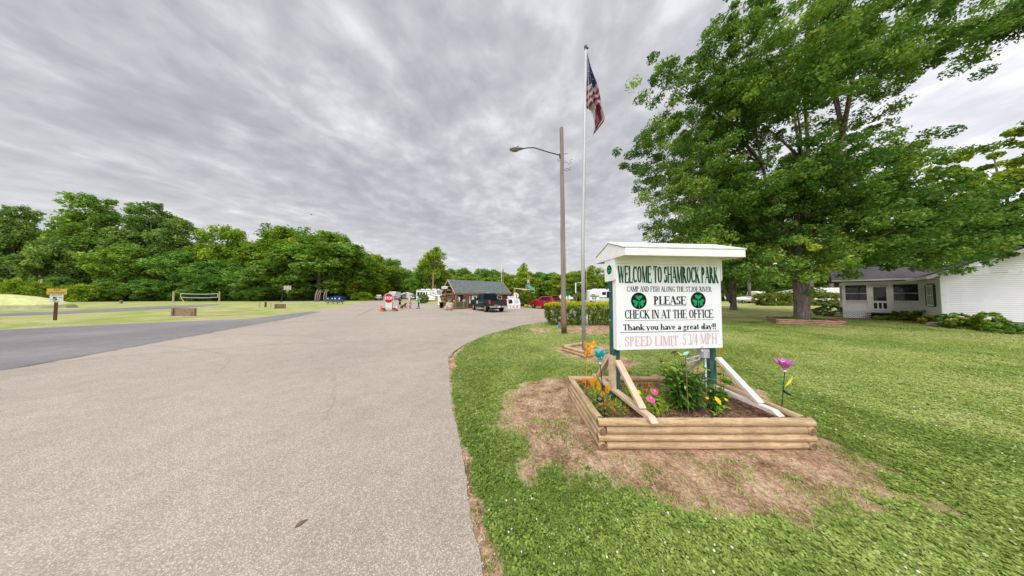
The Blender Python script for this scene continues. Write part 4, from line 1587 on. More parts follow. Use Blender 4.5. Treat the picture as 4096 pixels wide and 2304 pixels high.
def zinnia(label, px, py, Y, r, m, seed, leafn=8, rows=3, nrm=(0, -.55, .8)):
    rnd = random.Random(seed)
    c = D(px, py, Y)
    b = Vector((c.x + rnd.uniform(-.02, .03), c.y + .03, SOIL))
    t = thing('zinnia', label, 'flower', b, 0, 'zinnias in the flower bed')
    mb = MB()
    mb.tube([(0, 0, -.02), (c - b) * .6 + Vector((.008, 0, 0)), c - b], .003, 6)
    mb.build('stem', STEMG, t)
    mb = MB()
    bloom(mb, c - b, r, nrm, rnd, rows)
    mb.build('petals', m, t, fix=False)
    mb = MB()
    n_ = Vector(nrm).normalized()
    mb.sphere((c - b) + n_ * r * .28, r * .24, 10, 6)
    mb.build('flower_centre', YC, t, smooth=True, fix=False)
    it = []
    for i in range(leafn):
        f = rnd.uniform(.1, .8)
        a = rnd.uniform(0, 2 * PI)
        it.append(((c - b) * f, (math.cos(a), math.sin(a), rnd.uniform(.2, .8)), rnd.uniform(.06, .11), rnd.uniform(.028, .042), rnd.uniform(.1, .5)))
    leaf_set(it, 'leaves', SOFTL, t, rnd, .2)


def zc(x, y):
    """pixel in the close view of the bed (left part) to the full photograph"""
    return 2330 + x / 4.14, 1350 + y / 4.14


zinnia('bright pink zinnia bloom low in front of the tall leafy plant', *zc(1130, 1020), 2.72, .050, PB, 1, 12)
zinnia('bright pink zinnia bloom beside the tall leafy plant, the higher of the two pink ones', *zc(1190, 895), 2.95, .046, PB, 2)
zinnia('yellow zinnia nearest the left brace, just right of its sloping board', *zc(780, 790), 3.1, .040, YB, 3)
zinnia('full yellow zinnia bloom between the left brace and the pink zinnias', *zc(880, 935), 2.85, .040, YB, 4)
zinnia('small yellow zinnia tucked behind the fuller yellow bloom', *zc(925, 900), 2.95, .030, YB, 5, 5)
zinnia('dark red zinnia low among the blades right of the yellow blooms', *zc(1022, 868), 2.95, .024, RB, 6, 5)
zinnia('dark red zinnia at the back log, above the other red ones', *zc(1035, 775), 3.3, .030, RB, 7, 5)
zinnia('dark red zinnia just above the higher pink bloom', *zc(1098, 815), 3.2, .024, RB, 8, 5)
zinnia('large yellow bloom low in front of the right sign post', 2872, 1602, 2.72, .050, YB, 9, 10, 3, (.5, -.6, .6))
zinnia('yellow bloom on the far left shoulder of the tall leafy plant', 2664, 1477, 3.15, .030, YB, 10, 4)
zinnia('small yellow bloom under the foot of the electric box', 2828, 1591, 2.85, .020, YB, 11, 4)
zinnia('yellow bloom in the shade of the sign beside the left post', *zc(745, 712), 3.3, .026, YB, 12, 6)
zinnia('small yellow bloom beside the mulch near the right brace', 2904, 1598, 2.80, .018, YB, 13, 4)


def celosia(label, px, py, Y, h, seed):
    rnd = random.Random(seed)
    c = D(px, py, Y)
    b = Vector((c.x, c.y, SOIL))
    t = thing('celosia', label, 'flower', b, 0, 'plume flowers behind the teal stake')
    d = c - b
    mb = MB()
    mb.tube([(0, 0, -.02), d], .004, 6)
    mb.build('stem', STEMG, t)
    mb = MB()
    for _ in range(240):
        f = rnd.random()
        rad = h * .27 * (math.sin(PI * min(1, .15 + f * .8))) * rnd.random() ** .5
        a = rnd.uniform(0, 2 * PI)
        p = d + Vector((rad * math.cos(a), rad * math.sin(a), h * (f - .5)))
        mb.tube([p, p + Vector((math.cos(a) * .006, math.sin(a) * .006, .014))], [.0038, .0008], 4)
    mb.build('plume', PL, t, fix=False)
    leaf_set([(d * rnd.uniform(.1, .8), (math.cos(a), math.sin(a), .5), .07, .026, .3) for a in [rnd.uniform(0, 6.28) for _ in range(10)]], 'leaves', SOFTL, t, rnd, .2)


celosia('amber celosia plume leftmost of the row behind the teal stake', *zc(165, 745), 3.05, .11, 1)
celosia('tallest amber celosia plume, second in the row behind the teal stake', *zc(240, 705), 3.05, .12, 2)
celosia('amber celosia plume directly above the solar disc of the teal stake', *zc(272, 825), 2.85, .09, 3)
celosia('amber celosia plume between the teal stake and the left brace', *zc(412, 855), 2.85, .10, 4)
celosia('low amber celosia plume under the solar disc of the teal stake', *zc(335, 955), 2.75, .07, 5)


def marigold(label, px, py, seed, r, nb, nl):
    rnd = random.Random(seed)
    b = at(px, py)
    t = thing('marigold', label, 'flower', b, 0, 'marigolds in the flower bed')
    it = []
    for i in range(nl):
        a, rad = rnd.uniform(0, 2 * PI), r * rnd.random() ** .5
        it.append((Vector((rad * math.cos(a), rad * math.sin(a), rnd.uniform(0, .06))), (math.cos(a), math.sin(a), rnd.uniform(.2, 1.2)), rnd.uniform(.03, .055), rnd.uniform(.009, .016), .3))
    leaf_set(it, 'foliage', SOFTL, t, rnd, .22, .4)
    for i in range(nb):
        mb = MB()
        a, rad = rnd.uniform(0, 2 * PI), r * rnd.random() ** .6
        bloom(mb, (rad * math.cos(a), rad * math.sin(a), rnd.uniform(.06, .10)), rnd.uniform(.012, .018), (rnd.uniform(-.3, .3), -.4, .8), rnd, 2, 9)
        mb.build('bloom', OB, t, fix=False)


marigold('orange red marigolds in the back left corner of the bed', *zc(55, 810), 1, .15, 24, 230)
marigold('orange red marigolds half way along the left log under the plumes', *zc(180, 960), 2, .14, 6, 200)
marigold('orange red marigolds in the front left corner of the bed by the brace', *zc(500, 1230), 3, .16, 13, 260)
marigold('sparse orange red marigolds at the foot of the teal stake', *zc(350, 1210), 4, .07, 5, 70)
# tufts of grass and low leaves growing between the flowers
rnd = random.Random(6)
it = []
for _ in range(1300):
    px, py = rnd.choice(((zc(780, 900)), (zc(700, 1100)), (zc(250, 1050)), (zc(1250, 1000)), (zc(1000, 1120)), (zc(960, 1000)), (zc(1320, 1150)), (zc(1180, 1220)), (zc(830, 1050)), (zc(1100, 900))))
    b = at(px + rnd.gauss(0, 22), py + rnd.gauss(0, 14))
    if not (BX0 + .1 < b.x < BX1 - .1 and BY0 + .1 < b.y < BY1 - .1):
        continue
    a = rnd.uniform(0, 2 * PI)
    it.append((b, (math.cos(a) * .6, math.sin(a) * .6, rnd.uniform(.6, 1.5)), rnd.uniform(.07, .19), rnd.uniform(.005, .011), rnd.uniform(.1, .7)))
tag(leaf_set(it, 'bed_grass', BLADEG, None, rnd, .2, .55), kind='stuff')
for i, (px, py, lb) in enumerate((( *zc(1180, 1180), 'low broad leaved green plant at the front log under the pink zinnias'), (2860, 1640, 'low broad leaved green plant at the front log under the large yellow bloom'), (2905, 1545, 'dark low foliage plant behind the right brace'), (*zc(700, 640), 'small leafy plant behind the left sign post'))):
    b = at(px, py)
    stalks('leafy_plant', lb, 'plant', b, [(rnd.uniform(-.09, .09), rnd.uniform(-.07, .07), rnd.uniform(.06, .16)) for _ in range(12)], SOFTL if i in (0, 3) else PHL, STEMG, 30 + i, .085, .034, 5)

# ------------------------------------------------------------------ flagpole in its own small log bed
fb = [Vector((1.554, 6.94, 0)), Vector((2.032, 6.10, 0)), Vector((2.829, 6.55, 0))]
fbed = thing('flagpole_bed', 'small square two course log bed round the foot of the flagpole', 'log bed', fb[1])
u = (fb[2] - fb[1])
v = (fb[0] - fb[1])
lu, lv = u.length, v.length
u.normalize()
v.normalize()
log_frame(fbed, (0, 0, 0), u, v, lu, lv, .048, 2, 0, 5, ([LOGX, ENDG], [LOGX, ENDG]))
mb = MB()
q = [u * .06 + v * .06, u * (lu - .06) + v * .06, u * (lu - .06) + v * (lv - .06), u * .06 + v * (lv - .06)]
mb.add([(p.x, p.y, .05) for p in q], [(0, 1, 2, 3)])
mb.build('bed_gravel', mat('bed gravel', (.40, .33, .25), .9, .35, 20, bump=.5), fbed)
FPB = Vector((2.17, 6.70, 0))
pole = thing('flagpole', 'tall white aluminium flagpole standing in the small log bed', 'flagpole', FPB)
top = D(2342, 200, 6.72) - FPB
HP = top.z
mb = MB()
mb.tube([(0, 0, .0), (0, 0, HP * .35), (top.x * .6, 0, HP * .7), (top.x, 0, HP)], [.058, .055, .042, .026], 18)
mb.build('shaft', ALU, pole, smooth=True)
mb = MB()
mb.sphere((top.x, 0, HP + .10), .055, 14, 10)
mb.build('finial_ball', mat('finial', (.30, .29, .27), .4, .1, 8), pole, smooth=True, fix=False)
mb = MB()
mb.box((top.x, 0, HP + .025), (.075, .06, .05))
mb.bar((top.x + .0, 0, HP + .01), (top.x + .09, 0, HP + .05), .03, .04)
mb.build('truck_pulley', DGREY, pole, bevel=.008)
mb = MB()
rx = .085
mb.tube([(top.x + .07, 0, HP), (top.x + rx * .8, -.02, HP * .6), (rx + .01, -.03, HP * .25), (rx, -.04, 1.12)], .006, 6)
for k in range(4):
    mb.tube([(rx + .004 * k, -.05, 1.16), (rx + .02, -.06, 1.0 - .02 * k), (rx - .01 + .012 * k, -.06, .84 - .03 * k), (rx - .015, -.055, .98), (rx + .004 * k, -.05, 1.13)], .008, 6)
mb.build('halyard_rope', mat('rope', (.50, .47, .42), .9, .15, 40), pole, smooth=True)
mb = MB()
mb.box((.07, -.02, 1.02), (.05, .03, .12))
mb.build('cleat', STEEL, pole, bevel=.005)

FR = mat('flag red', (.17, .014, .026), .8, .15, 6)
FW = mat('flag white', (.30, .285, .29), .8, .08, 6)
FB = mat('flag blue', (.03, .033, .085), .8, .15, 6)
flag = thing('flag', 'limp striped flag with stars hanging from the tall white flagpole', 'flag', (0, 0, 0))
Yf = 6.70
def fpt(u, v):
    """u across the bunched cloth, v down its length; the fly end hangs below the hoist"""
    if v < .64:
        lx, ly = 2349 + .8 * v, 212 + (425 - 212) * v / .64
    else:
        q = (v - .64) / .36
        lx, ly = 2349.5 + 17 * min(1, q * 9) + 7.5 * q, 425 + 112 * q
    if v < .84:
        rx_, ry_ = 2350.5 + 66.5 * v / .84, 212 + (484 - 212) * v / .84
    else:
        q = (v - .84) / .16
        rx_, ry_ = 2417 - 42 * q, 484 + 53 * q
    p = D(lx + (rx_ - lx) * u, ly + (ry_ - ly) * u, Yf)
    w = min(1, v * 1.6)
    return p + Vector((0, (.11 * math.sin(u * 9 + v * 4) + .05 * math.sin(u * 21 - v * 9)) * w, 0))


nu, nv = 30, 90
mb = MB()
mb.v = [tuple(fpt(i / nu, j / nv)) for j in range(nv + 1) for i in range(nu + 1)]
for j in range(nv):
    for i in range(nu):
        mb.f.append((j * (nu + 1) + i, j * (nu + 1) + i + 1, (j + 1) * (nu + 1) + i + 1, (j + 1) * (nu + 1) + i))
        u_, v_ = (i + .5) / nu, (j + .5) / nv
        if v_ < .385 + .03 * u_:
            mb.m.append(2)
        elif v_ < .66:
            mb.m.append(1 - int((v_ - .385 - .03 * u_ - .02 * math.sin(u_ * 9)) / .043) % 2)
        else:
            mb.m.append(int(u_ * 5 + v_ * 1.5) % 2)
for r_ in range(9):
    for c_ in range(3):
        u0, v0 = .22 + .26 * c_ + .12 * (r_ % 2), .06 + .036 * r_
        pts = [(u0 + (.10 if k % 2 == 0 else .04) * math.sin(PI * k / 5) * min(1, .12 / v0), v0 - (.015 if k % 2 == 0 else .006) * math.cos(PI * k / 5)) for k in range(10)]
        for off in (-.006, .006):
            mb.add([fpt(a, b_) + Vector((0, off, 0)) for a, b_ in pts], [tuple(range(10))], 1)
mb.build('flag_cloth', [FR, FW, FB], flag, smooth=True, fix=False)

# ------------------------------------------------------------------ utility pole with the street lamp
UB = P(2256, 1334)
up_ = thing('utility_pole', 'tall weathered wooden pole with a street lamp arm beside the hedge', 'utility pole', UB)
ut = D(2246, 512, UB.y) - UB
mb = MB()
n = 14
mb.tube([Vector((ut.x * i / n + .006 * math.sin(i * 1.7), 0, -.1 + (ut.z + .1) * i / n)) for i in range(n + 1)], [.120 - .038 * i / n for i in range(n + 1)], 18)
pmt = mat('pole wood', (.25, .205, .175), .85, .2, 3, bump=.5, bscale=6, stretch=(9, 9, .35))
# reddish preservative left in the lowest metre and a half
t_ = pmt.node_tree
co = N(t_, 'ShaderNodeTexCoord').outputs['Object']
sz_ = N(t_, 'ShaderNodeSeparateXYZ')
t_.links.new(co, sz_.inputs[0])
nzz = N(t_, 'ShaderNodeTexNoise', i_Scale=2.2, i_Detail=6.0, i_Roughness=.7)
mp_ = N(t_, 'ShaderNodeMapping')
mp_.inputs['Scale'].default_value = (5, 5, .8)
t_.links.new(co, mp_.inputs[0])
t_.links.new(mp_.outputs[0], nzz.inputs['Vector'])
hgt = math_(t_, 'ADD', sz_.outputs[2], math_(t_, 'MULTIPLY', math_(t_, 'SUBTRACT', nzz.outputs['Fac'], .5), 2.6))
f1 = ramp(t_, math_(t_, 'DIVIDE', hgt, 3.0), [(.05, 1.0), (.55, 0.0)])
f2 = ramp(t_, math_(t_, 'DIVIDE', sz_.outputs[2], 3.0), [(.06, 1.0), (.17, 0.0)])
bs = t_.nodes['Principled BSDF']
lk = bs.inputs['Base Color'].links[0].from_socket
c1 = mixc(t_, f1, lk, (.235, .105, .040))
c1 = mixc(t_, f2, c1, (.075, .030, .018))
t_.links.new(c1, bs.inputs['Base Color'])
mb.build('pole_shaft', pmt, up_, smooth='auto', fix=False)
lz = D(2246, 622, UB.y).z
ax_ = ut.x * (lz / ut.z)
hl = D(2064, 597, UB.y) - UB
mb = MB()
q0 = Vector((ax_ - .10, -.02, lz))
q3 = Vector((hl.x + .34, 0, hl.z + .03))
mb.tube([q0 + Vector((.02, 0, -.16)), q0 + Vector((0, 0, .04))], .035, 8)
mb.tube([q0, q0.lerp(q3, .35) + Vector((0, 0, .055)), q0.lerp(q3, .7) + Vector((0, 0, .14)), q3 + Vector((.18, 0, .035)), q3], .024, 10)
arm = mb.build('lamp_arm', mat('bronze arm', (.035, .035, .03), .5, .1, 6), up_, smooth=True)
mb = MB()
sec = []
for f, w, h in ((0, .05, .045), (.12, .075, .07), (.5, .13, .10), (.8, .13, .09), (.95, .09, .06), (1, .03, .03)):
    x = q3.x - .64 * f
    zc_ = q3.z - .05 * f
    sec.append([(x, w * math.cos(a) * 1.0, zc_ + h * math.sin(a) * (.75 if math.sin(a) > 0 else .55)) for a in [2 * PI * k / 14 for k in range(14)]])
mb.rings(sec)
hd = mb.build('lamp_head', mat('lamp housing', (.20, .215, .20), .5, .1, 6), up_, smooth=True)
mb = MB()
mb.sphere((q3.x - .40, 0, q3.z - .075), .17, 14, 8, sq=(1.25, .62, .38))
mb.build('lamp_lens', mat('lamp lens', (.20, .17, .10), .2, .2, 20), hd, smooth=True, fix=False)
mb = MB()
mb.lathe([(.03, 0), (.03, .06), (.02, .075)], 10, 0, Matrix.Translation((q3.x - .26, 0, q3.z + .055)))
mb.build('photocell', DGREY, hd)
mb = MB()
w0 = Vector((ax_ + .08, -.05, lz - .35))
mb.tube([w0, w0 + Vector((.12, 0, .0)), w0 + Vector((.25, 0, -.1)), w0 + Vector((.36, .02, -.02)), w0 + Vector((.26, .05, .12)), w0 + Vector((.42, 0, .14))], .008, 6)
mb.tube([w0 + Vector((0, 0, -.35)), w0 + Vector((.14, 0, -.28)), w0 + Vector((.3, 0, -.4)), w0 + Vector((.33, .04, -.2)), w0 + Vector((.14, 0, -.42)), w0 + Vector((0, 0, -.38))], .008, 6)
mb.tube([w0 + Vector((-.22, -.06, -.02)), w0 + Vector((-.30, -.06, .12))], .010, 6)
mb.tube([(ax_ - .14, 0, lz + .08), (ax_ + .28, 0, lz + .08)], .010, 6)
mb.build('loose_cable', BLACK, up_, smooth=True)
mb = MB()
mb.tube([Vector((.105, -.02, .0)), Vector((.06 + ut.x * .4, -.03, 4.0)), Vector((ax_ + .082, -.04, lz - .5))], .013, 8)
mb.build('conduit', STEEL, up_, smooth=True)
pdl = thing('cable_pedestal', 'blue green plastic cable pedestal beside the foot of the wooden pole', 'pedestal', P(2238.5, 1315))
mb = MB()
mb.lathe([(.078, 0), (.078, .02), (.068, .03), (.066, .27), (.070, .275), (.066, .30), (.045, .33), (.001, .338)], 20)
mb.build('pedestal_body', mat('blue green plastic', (.10, .22, .25), .45, .1, 9), pdl, smooth='auto')
# ------------------------------------------------------------------ the log cabin office (local x along the long side, y to the back)
CU = Vector((.796, .612, 0)).normalized()
CO = Vector((-7.02, 27.5, 0))
CYAW = math.atan2(CU.y, CU.x)
cab = thing('office_cabin', 'reddish log cabin office with grey shingle roof and open front porch', 'cabin', CO, CYAW)
CL, CW_, CE, CR, OV = 8.6, 4.75, 1.95, 3.80, .30
PX = 1.78                      # the porch takes the first part of the long side
wy0, wy1, wx1 = OV, CW_ - OV, CL - OV
WZ = 2.05


def logwall(p, q, z0, z1, name='wall', gaps=(), hgt=.145):
    """half-log siding from p to q (local), left out where gaps (a0, a1, z0, z1) along the wall say so"""
    p, q = Vector((*p, 0)), Vector((*q, 0))
    d = (q - p)
    ln = d.length
    d.normalize()
    mb = MB()
    k = int(round((z1 - z0) / hgt))
    h = (z1 - z0) / k
    for i in range(k):
        zc = z0 + h * (i + .5)
        cuts = sorted([(a0, a1) for a0, a1, b0, b1 in gaps if b0 < zc < b1])
        a = 0.0
        for a0, a1 in cuts + [(ln, ln)]:
            if a0 - a > .02:
                mb.tube([p + d * a + Vector((0, 0, zc)), p + d * a0 + Vector((0, 0, zc))], h * .53, 8)
            a = a1
    return mb.build(name, CABIN, cab, smooth='auto', fix=False)


wins = [(2.35, 3.05), (6.35, 7.15)]
logwall((PX, wy0), (wx1, wy0), .08, WZ, gaps=[(a - PX, b - PX, .75, 1.70) for a, b in wins])
logwall((wx1, wy0), (wx1, wy1), .08, WZ)
logwall((PX, wy1), (wx1, wy1), .08, WZ)
logwall((PX, wy0), (PX, wy1), .08, WZ, gaps=[(.35, .95, .6, 1.75), (1.6, 2.5, .08, 1.95), (2.9, 3.8, .75, 1.65)])
mb = MB()
mb.prism([(wy0, WZ - .05), (wy1, WZ - .05), (CW_ / 2, CR - .18)], wx1 - .03, wx1 + .03, Matrix(((0, 1, 0, 0), (1, 0, 0, 0), (0, 0, 1, 0), (0, 0, 0, 1))))
mb.build('gable_wall', CABIN, cab)
mb = MB()
mb.prism([(wy0, WZ - .05), (wy1, WZ - .05), (CW_ / 2, CR - .18)], PX - .03, PX + .03, Matrix(((0, 1, 0, 0), (1, 0, 0, 0), (0, 0, 1, 0), (0, 0, 0, 1))))
mb.build('gable_wall', CABIN, cab)
mb = MB()
mb.box((CL / 2, CW_ / 2, .04), (CL - .5, CW_ - .5, .08))
mb.build('floor_deck', TRIMW, cab)
# roof
for s in (0, 1):
    mb = MB()
    ye, yr = (0, CW_ / 2) if s == 0 else (CW_, CW_ / 2)
    th = .07
    p = [(-.12, ye, CE), (CL + .12, ye, CE), (CL + .12, yr, CR), (-.12, yr, CR)]
    mb.add(p + [(a, b, c + th) for a, b, c in p], [(0, 1, 2, 3), (4, 7, 6, 5), (0, 4, 5, 1), (1, 5, 6, 2), (2, 6, 7, 3), (3, 7, 4, 0)])
    rf = mb.build('roof', SHINGLE, cab)
    mb = MB()
    mb.box((CL / 2, ye + (.035 if s == 0 else -.035), CE - .055), (CL + .1, .05, .12))
    mb.build('eave_board', TRIMW, rf, bevel=.005)
    for x in (-.145, CL + .145):
        mb = MB()
        mb.bar((x, ye, CE + .02), (x, yr, CR + .02), .03, .15, 0)
        mb.build('rake_board', mat('pale rake board', (.50, .36, .22), .6, .15, 4), rf)
# roofing courses: thin steps on the slope that faces the paving
# porch posts, beams and railings
for x, y, h in ((.06, .12, CE), (.06, 1.15, 2.85), (.06, CW_ - 1.15, 2.85), (.06, CW_ - .12, CE), (PX - .12, .12, CE)):
    mb = MB()
    mb.box((x, y, h / 2), (.13, .13, h))
    mb.build('porch_post', TRIMW, cab, bevel=.008)
mb = MB()
mb.bar((.06, .15, CE - .02), (.06, CW_ - .15, CE - .02), .10, .14)
mb.build('tie_beam', TRIMW, cab)


def railing(p, q, nb):
    p, q = Vector((*p, 0)), Vector((*q, 0))
    d = q - p
    ln = d.length
    mb = MB()
    for z in (.20, .90):
        mb.bar(p + Vector((0, 0, z)), q + Vector((0, 0, z)), .07, .09)
    rl = mb.build('railing', TRIMW, cab)
    d.normalize()
    nr = Vector((-d.y, d.x, 0))
    for i in range(nb):
        mb = MB()
        c = p + d * ln * (i + .5) / nb
        w = ln / nb * .32
        out = [(-w, .25), (-w * .8, .35), (-w * 1.1, .48), (-w * .55, .53), (-w * 1.1, .58), (-w * .8, .72), (-w, .85)]
        poly = out + [(-a, b) for a, b in out[::-1]]
        M = Matrix(((d.x, nr.x, 0, c.x), (d.y, nr.y, 0, c.y), (0, 0, 1, 0), (0, 0, 0, 1)))
        mb.prism(poly, -.012, .012, M)
        mb.build('baluster', GBAL, rl)


railing((.14, .12), (PX - .20, .12), 6)
railing((.06, .20), (.06, 1.08), 5)
railing((.06, CW_ - 1.08), (.06, CW_ - .20), 5)


def window(parent, p, q, z0, z1, out, fm=WHITE, gm=GLASSD, cross=True, name='window', depth=.05, fr=.07):
    """framed window in the wall line p-q (local), out = outward normal"""
    p, q, o_ = Vector((*p, 0)), Vector((*q, 0)), Vector((*out, 0)).normalized()
    d = (q - p)
    w = d.length
    d.normalize()
    M = Matrix(((d.x, o_.x, 0, p.x), (d.y, o_.y, 0, p.y), (0, 0, 1, 0), (0, 0, 0, 1)))
    mb = MB()
    h = z1 - z0
    mb.box((w / 2, .0, z0 + fr / 2), (w, depth, fr), 0, 0, M)
    mb.box((w / 2, .0, z1 - fr / 2), (w, depth, fr), 0, 0, M)
    for x in (fr / 2, w - fr / 2):
        mb.box((x, 0, (z0 + z1) / 2), (fr, depth - .004, h - 2 * fr), 0, 0, M)
    if cross:
        mb.box((w / 2, -.004, (z0 + z1) / 2), (w - 2 * fr, depth * .6, .035), 0, 0, M)
        mb.box((w / 2, -.006, (z0 + z1) / 2), (.025, depth * .5, h - 2 * fr), 0, 0, M)
    wn = mb.build(name, fm, parent)
    mb = MB()
    mb.box((w / 2, -.012, (z0 + z1) / 2), (w - fr, .008, h - fr), 0, 0, M)
    mb.build('pane', gm, wn)
    return wn


for a, b in wins:
    window(cab, (a, wy0 - .06), (b, wy0 - .06), .75, 1.70, (0, -1))
window(cab, (PX - .07, wy0 + .35), (PX - .07, wy0 + .95), .6, 1.75, (-1, 0))
window(cab, (PX - .07, wy0 + 2.9), (PX - .07, wy0 + 3.8), .75, 1.65, (-1, 0))
mb = MB()
mb.box((PX - .02, wy0 + 2.05, 1.0), (.05, .86, 1.86))
dr = mb.build('door', mat('dark green door', (.03, .07, .055), .5, .1, 5), cab)
mb = MB()
mb.box((PX - .055, wy0 + 2.05, 1.35), (.02, .55, .8))
mb.build('pane', GLASSD, dr)
mb = MB()
mb.box((2.03, wy0 - .09, 1.42), (.10, .02, .55))
mb.box((2.03, wy0 - .09, .92), (.2, .02, .45))
mb.build('notice_panel', WHITE, cab)
mb = MB()
mb.box((PX - .02, wy0 - .08, 1.02), (.07, .05, 1.95))
mb.build('downpipe', mat('tan downpipe', (.45, .36, .24), .5, .1, 4), cab)
for x, y, z, m in ((.5, .10, 1.32, WHITE), (.02, CW_ * .5, 2.45, GREY), (-.02, 1.15, 1.05, WHITE)):
    mb = MB()
    mb.box((x, y, z), (.16, .08, .42) if z < 2 else (.08, .9, .08))
    mb.build('porch_fitting', m, cab, bevel=.01)
mb = MB()
for x, z in ((.62, 1.45), (.62, 1.18), (.62, .95)):
    mb.box((x, .30, z), (.16, .03, .20 if z != 1.18 else .34))
mb.build('carved_sign', mat('carved pale wood', (.62, .58, .50), .7, .1, 6), cab)
mb = MB()
mb.box((1.28, .42, .62), (.28, .28, 1.1))
mb.build('dispenser', mat('dispenser white', (.65, .64, .62), .5, .1, 4), cab, bevel=.02)
mb = MB()
mb.box((.95, .6, .55), (.22, .22, .95))
mb.build('red_pump', RED, cab, bevel=.03)
mb = MB()
mb.box((-.05, CW_ / 2, CR - .10), (.18, .22, .22))
mb.build('gable_light', GREY, cab, bevel=.04)
# the sign over the middle window: NOTICE plate with two small clover marks
wn0 = MB()
wn0.box((2.70, wy0 - .115, 1.27), (.78, .02, .90))
ntc = wn0.build('notice_board', WHITE, cab)
mb = MB()
put_text(mb, 'NOTICE', 2.70, 1.57, .07, .32, .02, wy0 - .128, center=True)
mb.build('lettering', INK, ntc, fix=False)
# flowers of the porch
POT = mat('terracotta orange', (.55, .20, .05), .6, .1, 5)
PURP = leafmat('petunia purple', [(0, (.06, .01, .14)), (.5, (.16, .03, .33)), (1, (.36, .14, .55))], .2, gain=1.0)
PETG = leafmat('petunia green', [(0, (.03, .08, .015)), (.5, (.09, .18, .03)), (1, (.40, .45, .18))], .3)


def basket(label, c, r, seed, pot=True, hang=True, white=False):
    rng = np.random.default_rng(seed)
    t = thing('hanging_basket' if hang else 'flower_pot', label, 'flower basket' if hang else 'flower pot', c)
    mb = MB()
    mb.lathe([(r * .45, -r * .75), (r * .62, -r * .2), (r * .66, -r * .1)], 12)
    if hang:
        mb.tube([(0, 0, -r * .1), (0, 0, r * 2.1)], .008, 5)
    mb.build('pot', POT if pot else DGREY, t)
    V, F, ti = leaves(rng, np.array([[0, 0, 0.0], [r * .3, 0, -r * .15], [-r * .35, 0, -.2 * r]]), [r * .8] * 3, 120, r * .32, .7)
    mesh_np('leaves', V, F, PETG, ti, t)
    V, F, ti = leaves(rng, np.array([[0, -.1 * r, r * .25], [r * .4, -.2 * r, .12 * r], [-r * .4, -.2 * r, .15 * r]]), [r * .6] * 3, 70, r * .36, .5)
    mesh_np('blossoms', V, F, PURP, ti, t)


basket('dark purple petunia basket hanging at the far left porch corner above the trash can', D(1771, 1187, 29.2), .40, 1)
basket('purple and pale green petunia basket hanging in the middle of the porch front', D(1803, 1192, 28.2), .44, 2)
basket('purple petunias in an orange pot on the left of the porch railing', D(1784, 1203, 29.0), .30, 3, True, False)
basket('purple petunias in an orange pot on the porch railing behind the boulder', D(1805, 1208, 27.6), .28, 4, True, False)
of = thing('office_sign', 'white OFFICE sign hanging at the cabin gable', 'sign', D(1778, 1150, 28.9), R(10))
mb = MB()
mb.box((0, 0, 0), (.74, .03, .33))
mb.box((.45, .05, .14), (.3, .03, .03))
ob = mb.build('sign_plate', WHITE, of)
mb = MB()
put_text(mb, 'OFFICE', 0, -.11, .17, .62, .012, -.018, center=True)
mb.build('lettering', mat('office green', (.01, .05, .045), .5, .1, 4), of, fix=False)
mb = MB()
shamrock(mb, -.27, .11, .05, -.018)
mb.build('shamrock', SHAM, of, fix=False)
# boulder
bp = P(1797, 1241)
bo = thing('boulder', 'large pinkish grey boulder at the porch corner of the cabin', 'boulder', bp)
bm = bmesh.new()
bmesh.ops.create_icosphere(bm, subdivisions=4, radius=1)
rs2 = np.random.default_rng(4)
for v in bm.verts:
    c = v.co.copy()
    k = 1 + .10 * math.sin(c.x * 3 + 1) * math.cos(c.y * 2.3) + .06 * math.sin(c.z * 5 + c.x * 4) + .03 * math.sin(c.y * 11 + c.z * 7)
    k = min(k, 1.06)
    v.co = Vector((c.x * .60 * k + c.z * .12, c.y * .5 * k, max(-.12, c.z * .47 * k + .40)))
me = bpy.data.meshes.new('rock')
bm.to_mesh(me)
bm.free()
me.materials.append(ROCK)
me.polygons.foreach_set('use_smooth', [True] * len(me.polygons))
ro = bpy.data.objects.new('rock', me)
COL.objects.link(ro)
ro.parent = bo
# trash can on a mat, and the white notice post behind it
tcn = thing('trash_can', 'tall black trash can left of the cabin porch', 'trash can', P(1765.5, 1232))
mb = MB()
mb.lathe([(.20, 0), (.27, .72), (.285, .74), (.285, .80), (.26, .80), (.24, .70)], 20)
mb.build('can_body', BLACK, tcn, smooth='auto')
gm_ = MB()
gm_.box((0, 0, .02), (1.1, .7, .024))
tag(gm_.build('ground_mat', GREY, None, loc=tuple(P(1767, 1236)), rz=CYAW), 'flat grey mat on the paving under the black trash can', 'mat')
np_ = thing('notice_post', 'tall white notice board with a curved arrow and speed lettering by the trash can', 'sign', P(1757, 1222))
mb = MB()
mb.box((0, 0, .95), (.50, .06, 1.72))
nb_ = mb.build('board', WHITE, np_)
mb = MB()
put_text(mb, 'SPEED', 0, .70, .10, .40, .012, -.033, center=True)
put_text(mb, '5', 0, .38, .22, None, .02, -.033, center=True)
mb.tube([(-.07, -.035, 1.02), (-.06, -.035, 1.14), (.02, -.035, 1.20), (.09, -.035, 1.20)], .018, 6)
mb.build('lettering', INK, np_, fix=False)
mb = MB()
for z in (1.62, 1.52, 1.42):
    mb.box((0, -.032, z), (.36, .004, .05))
mb.build('faded_lines', PINK, np_)
mb = MB()
mb.box((0, .05, .05), (.1, .1, .2))
mb.build('post', DGREY, np_)
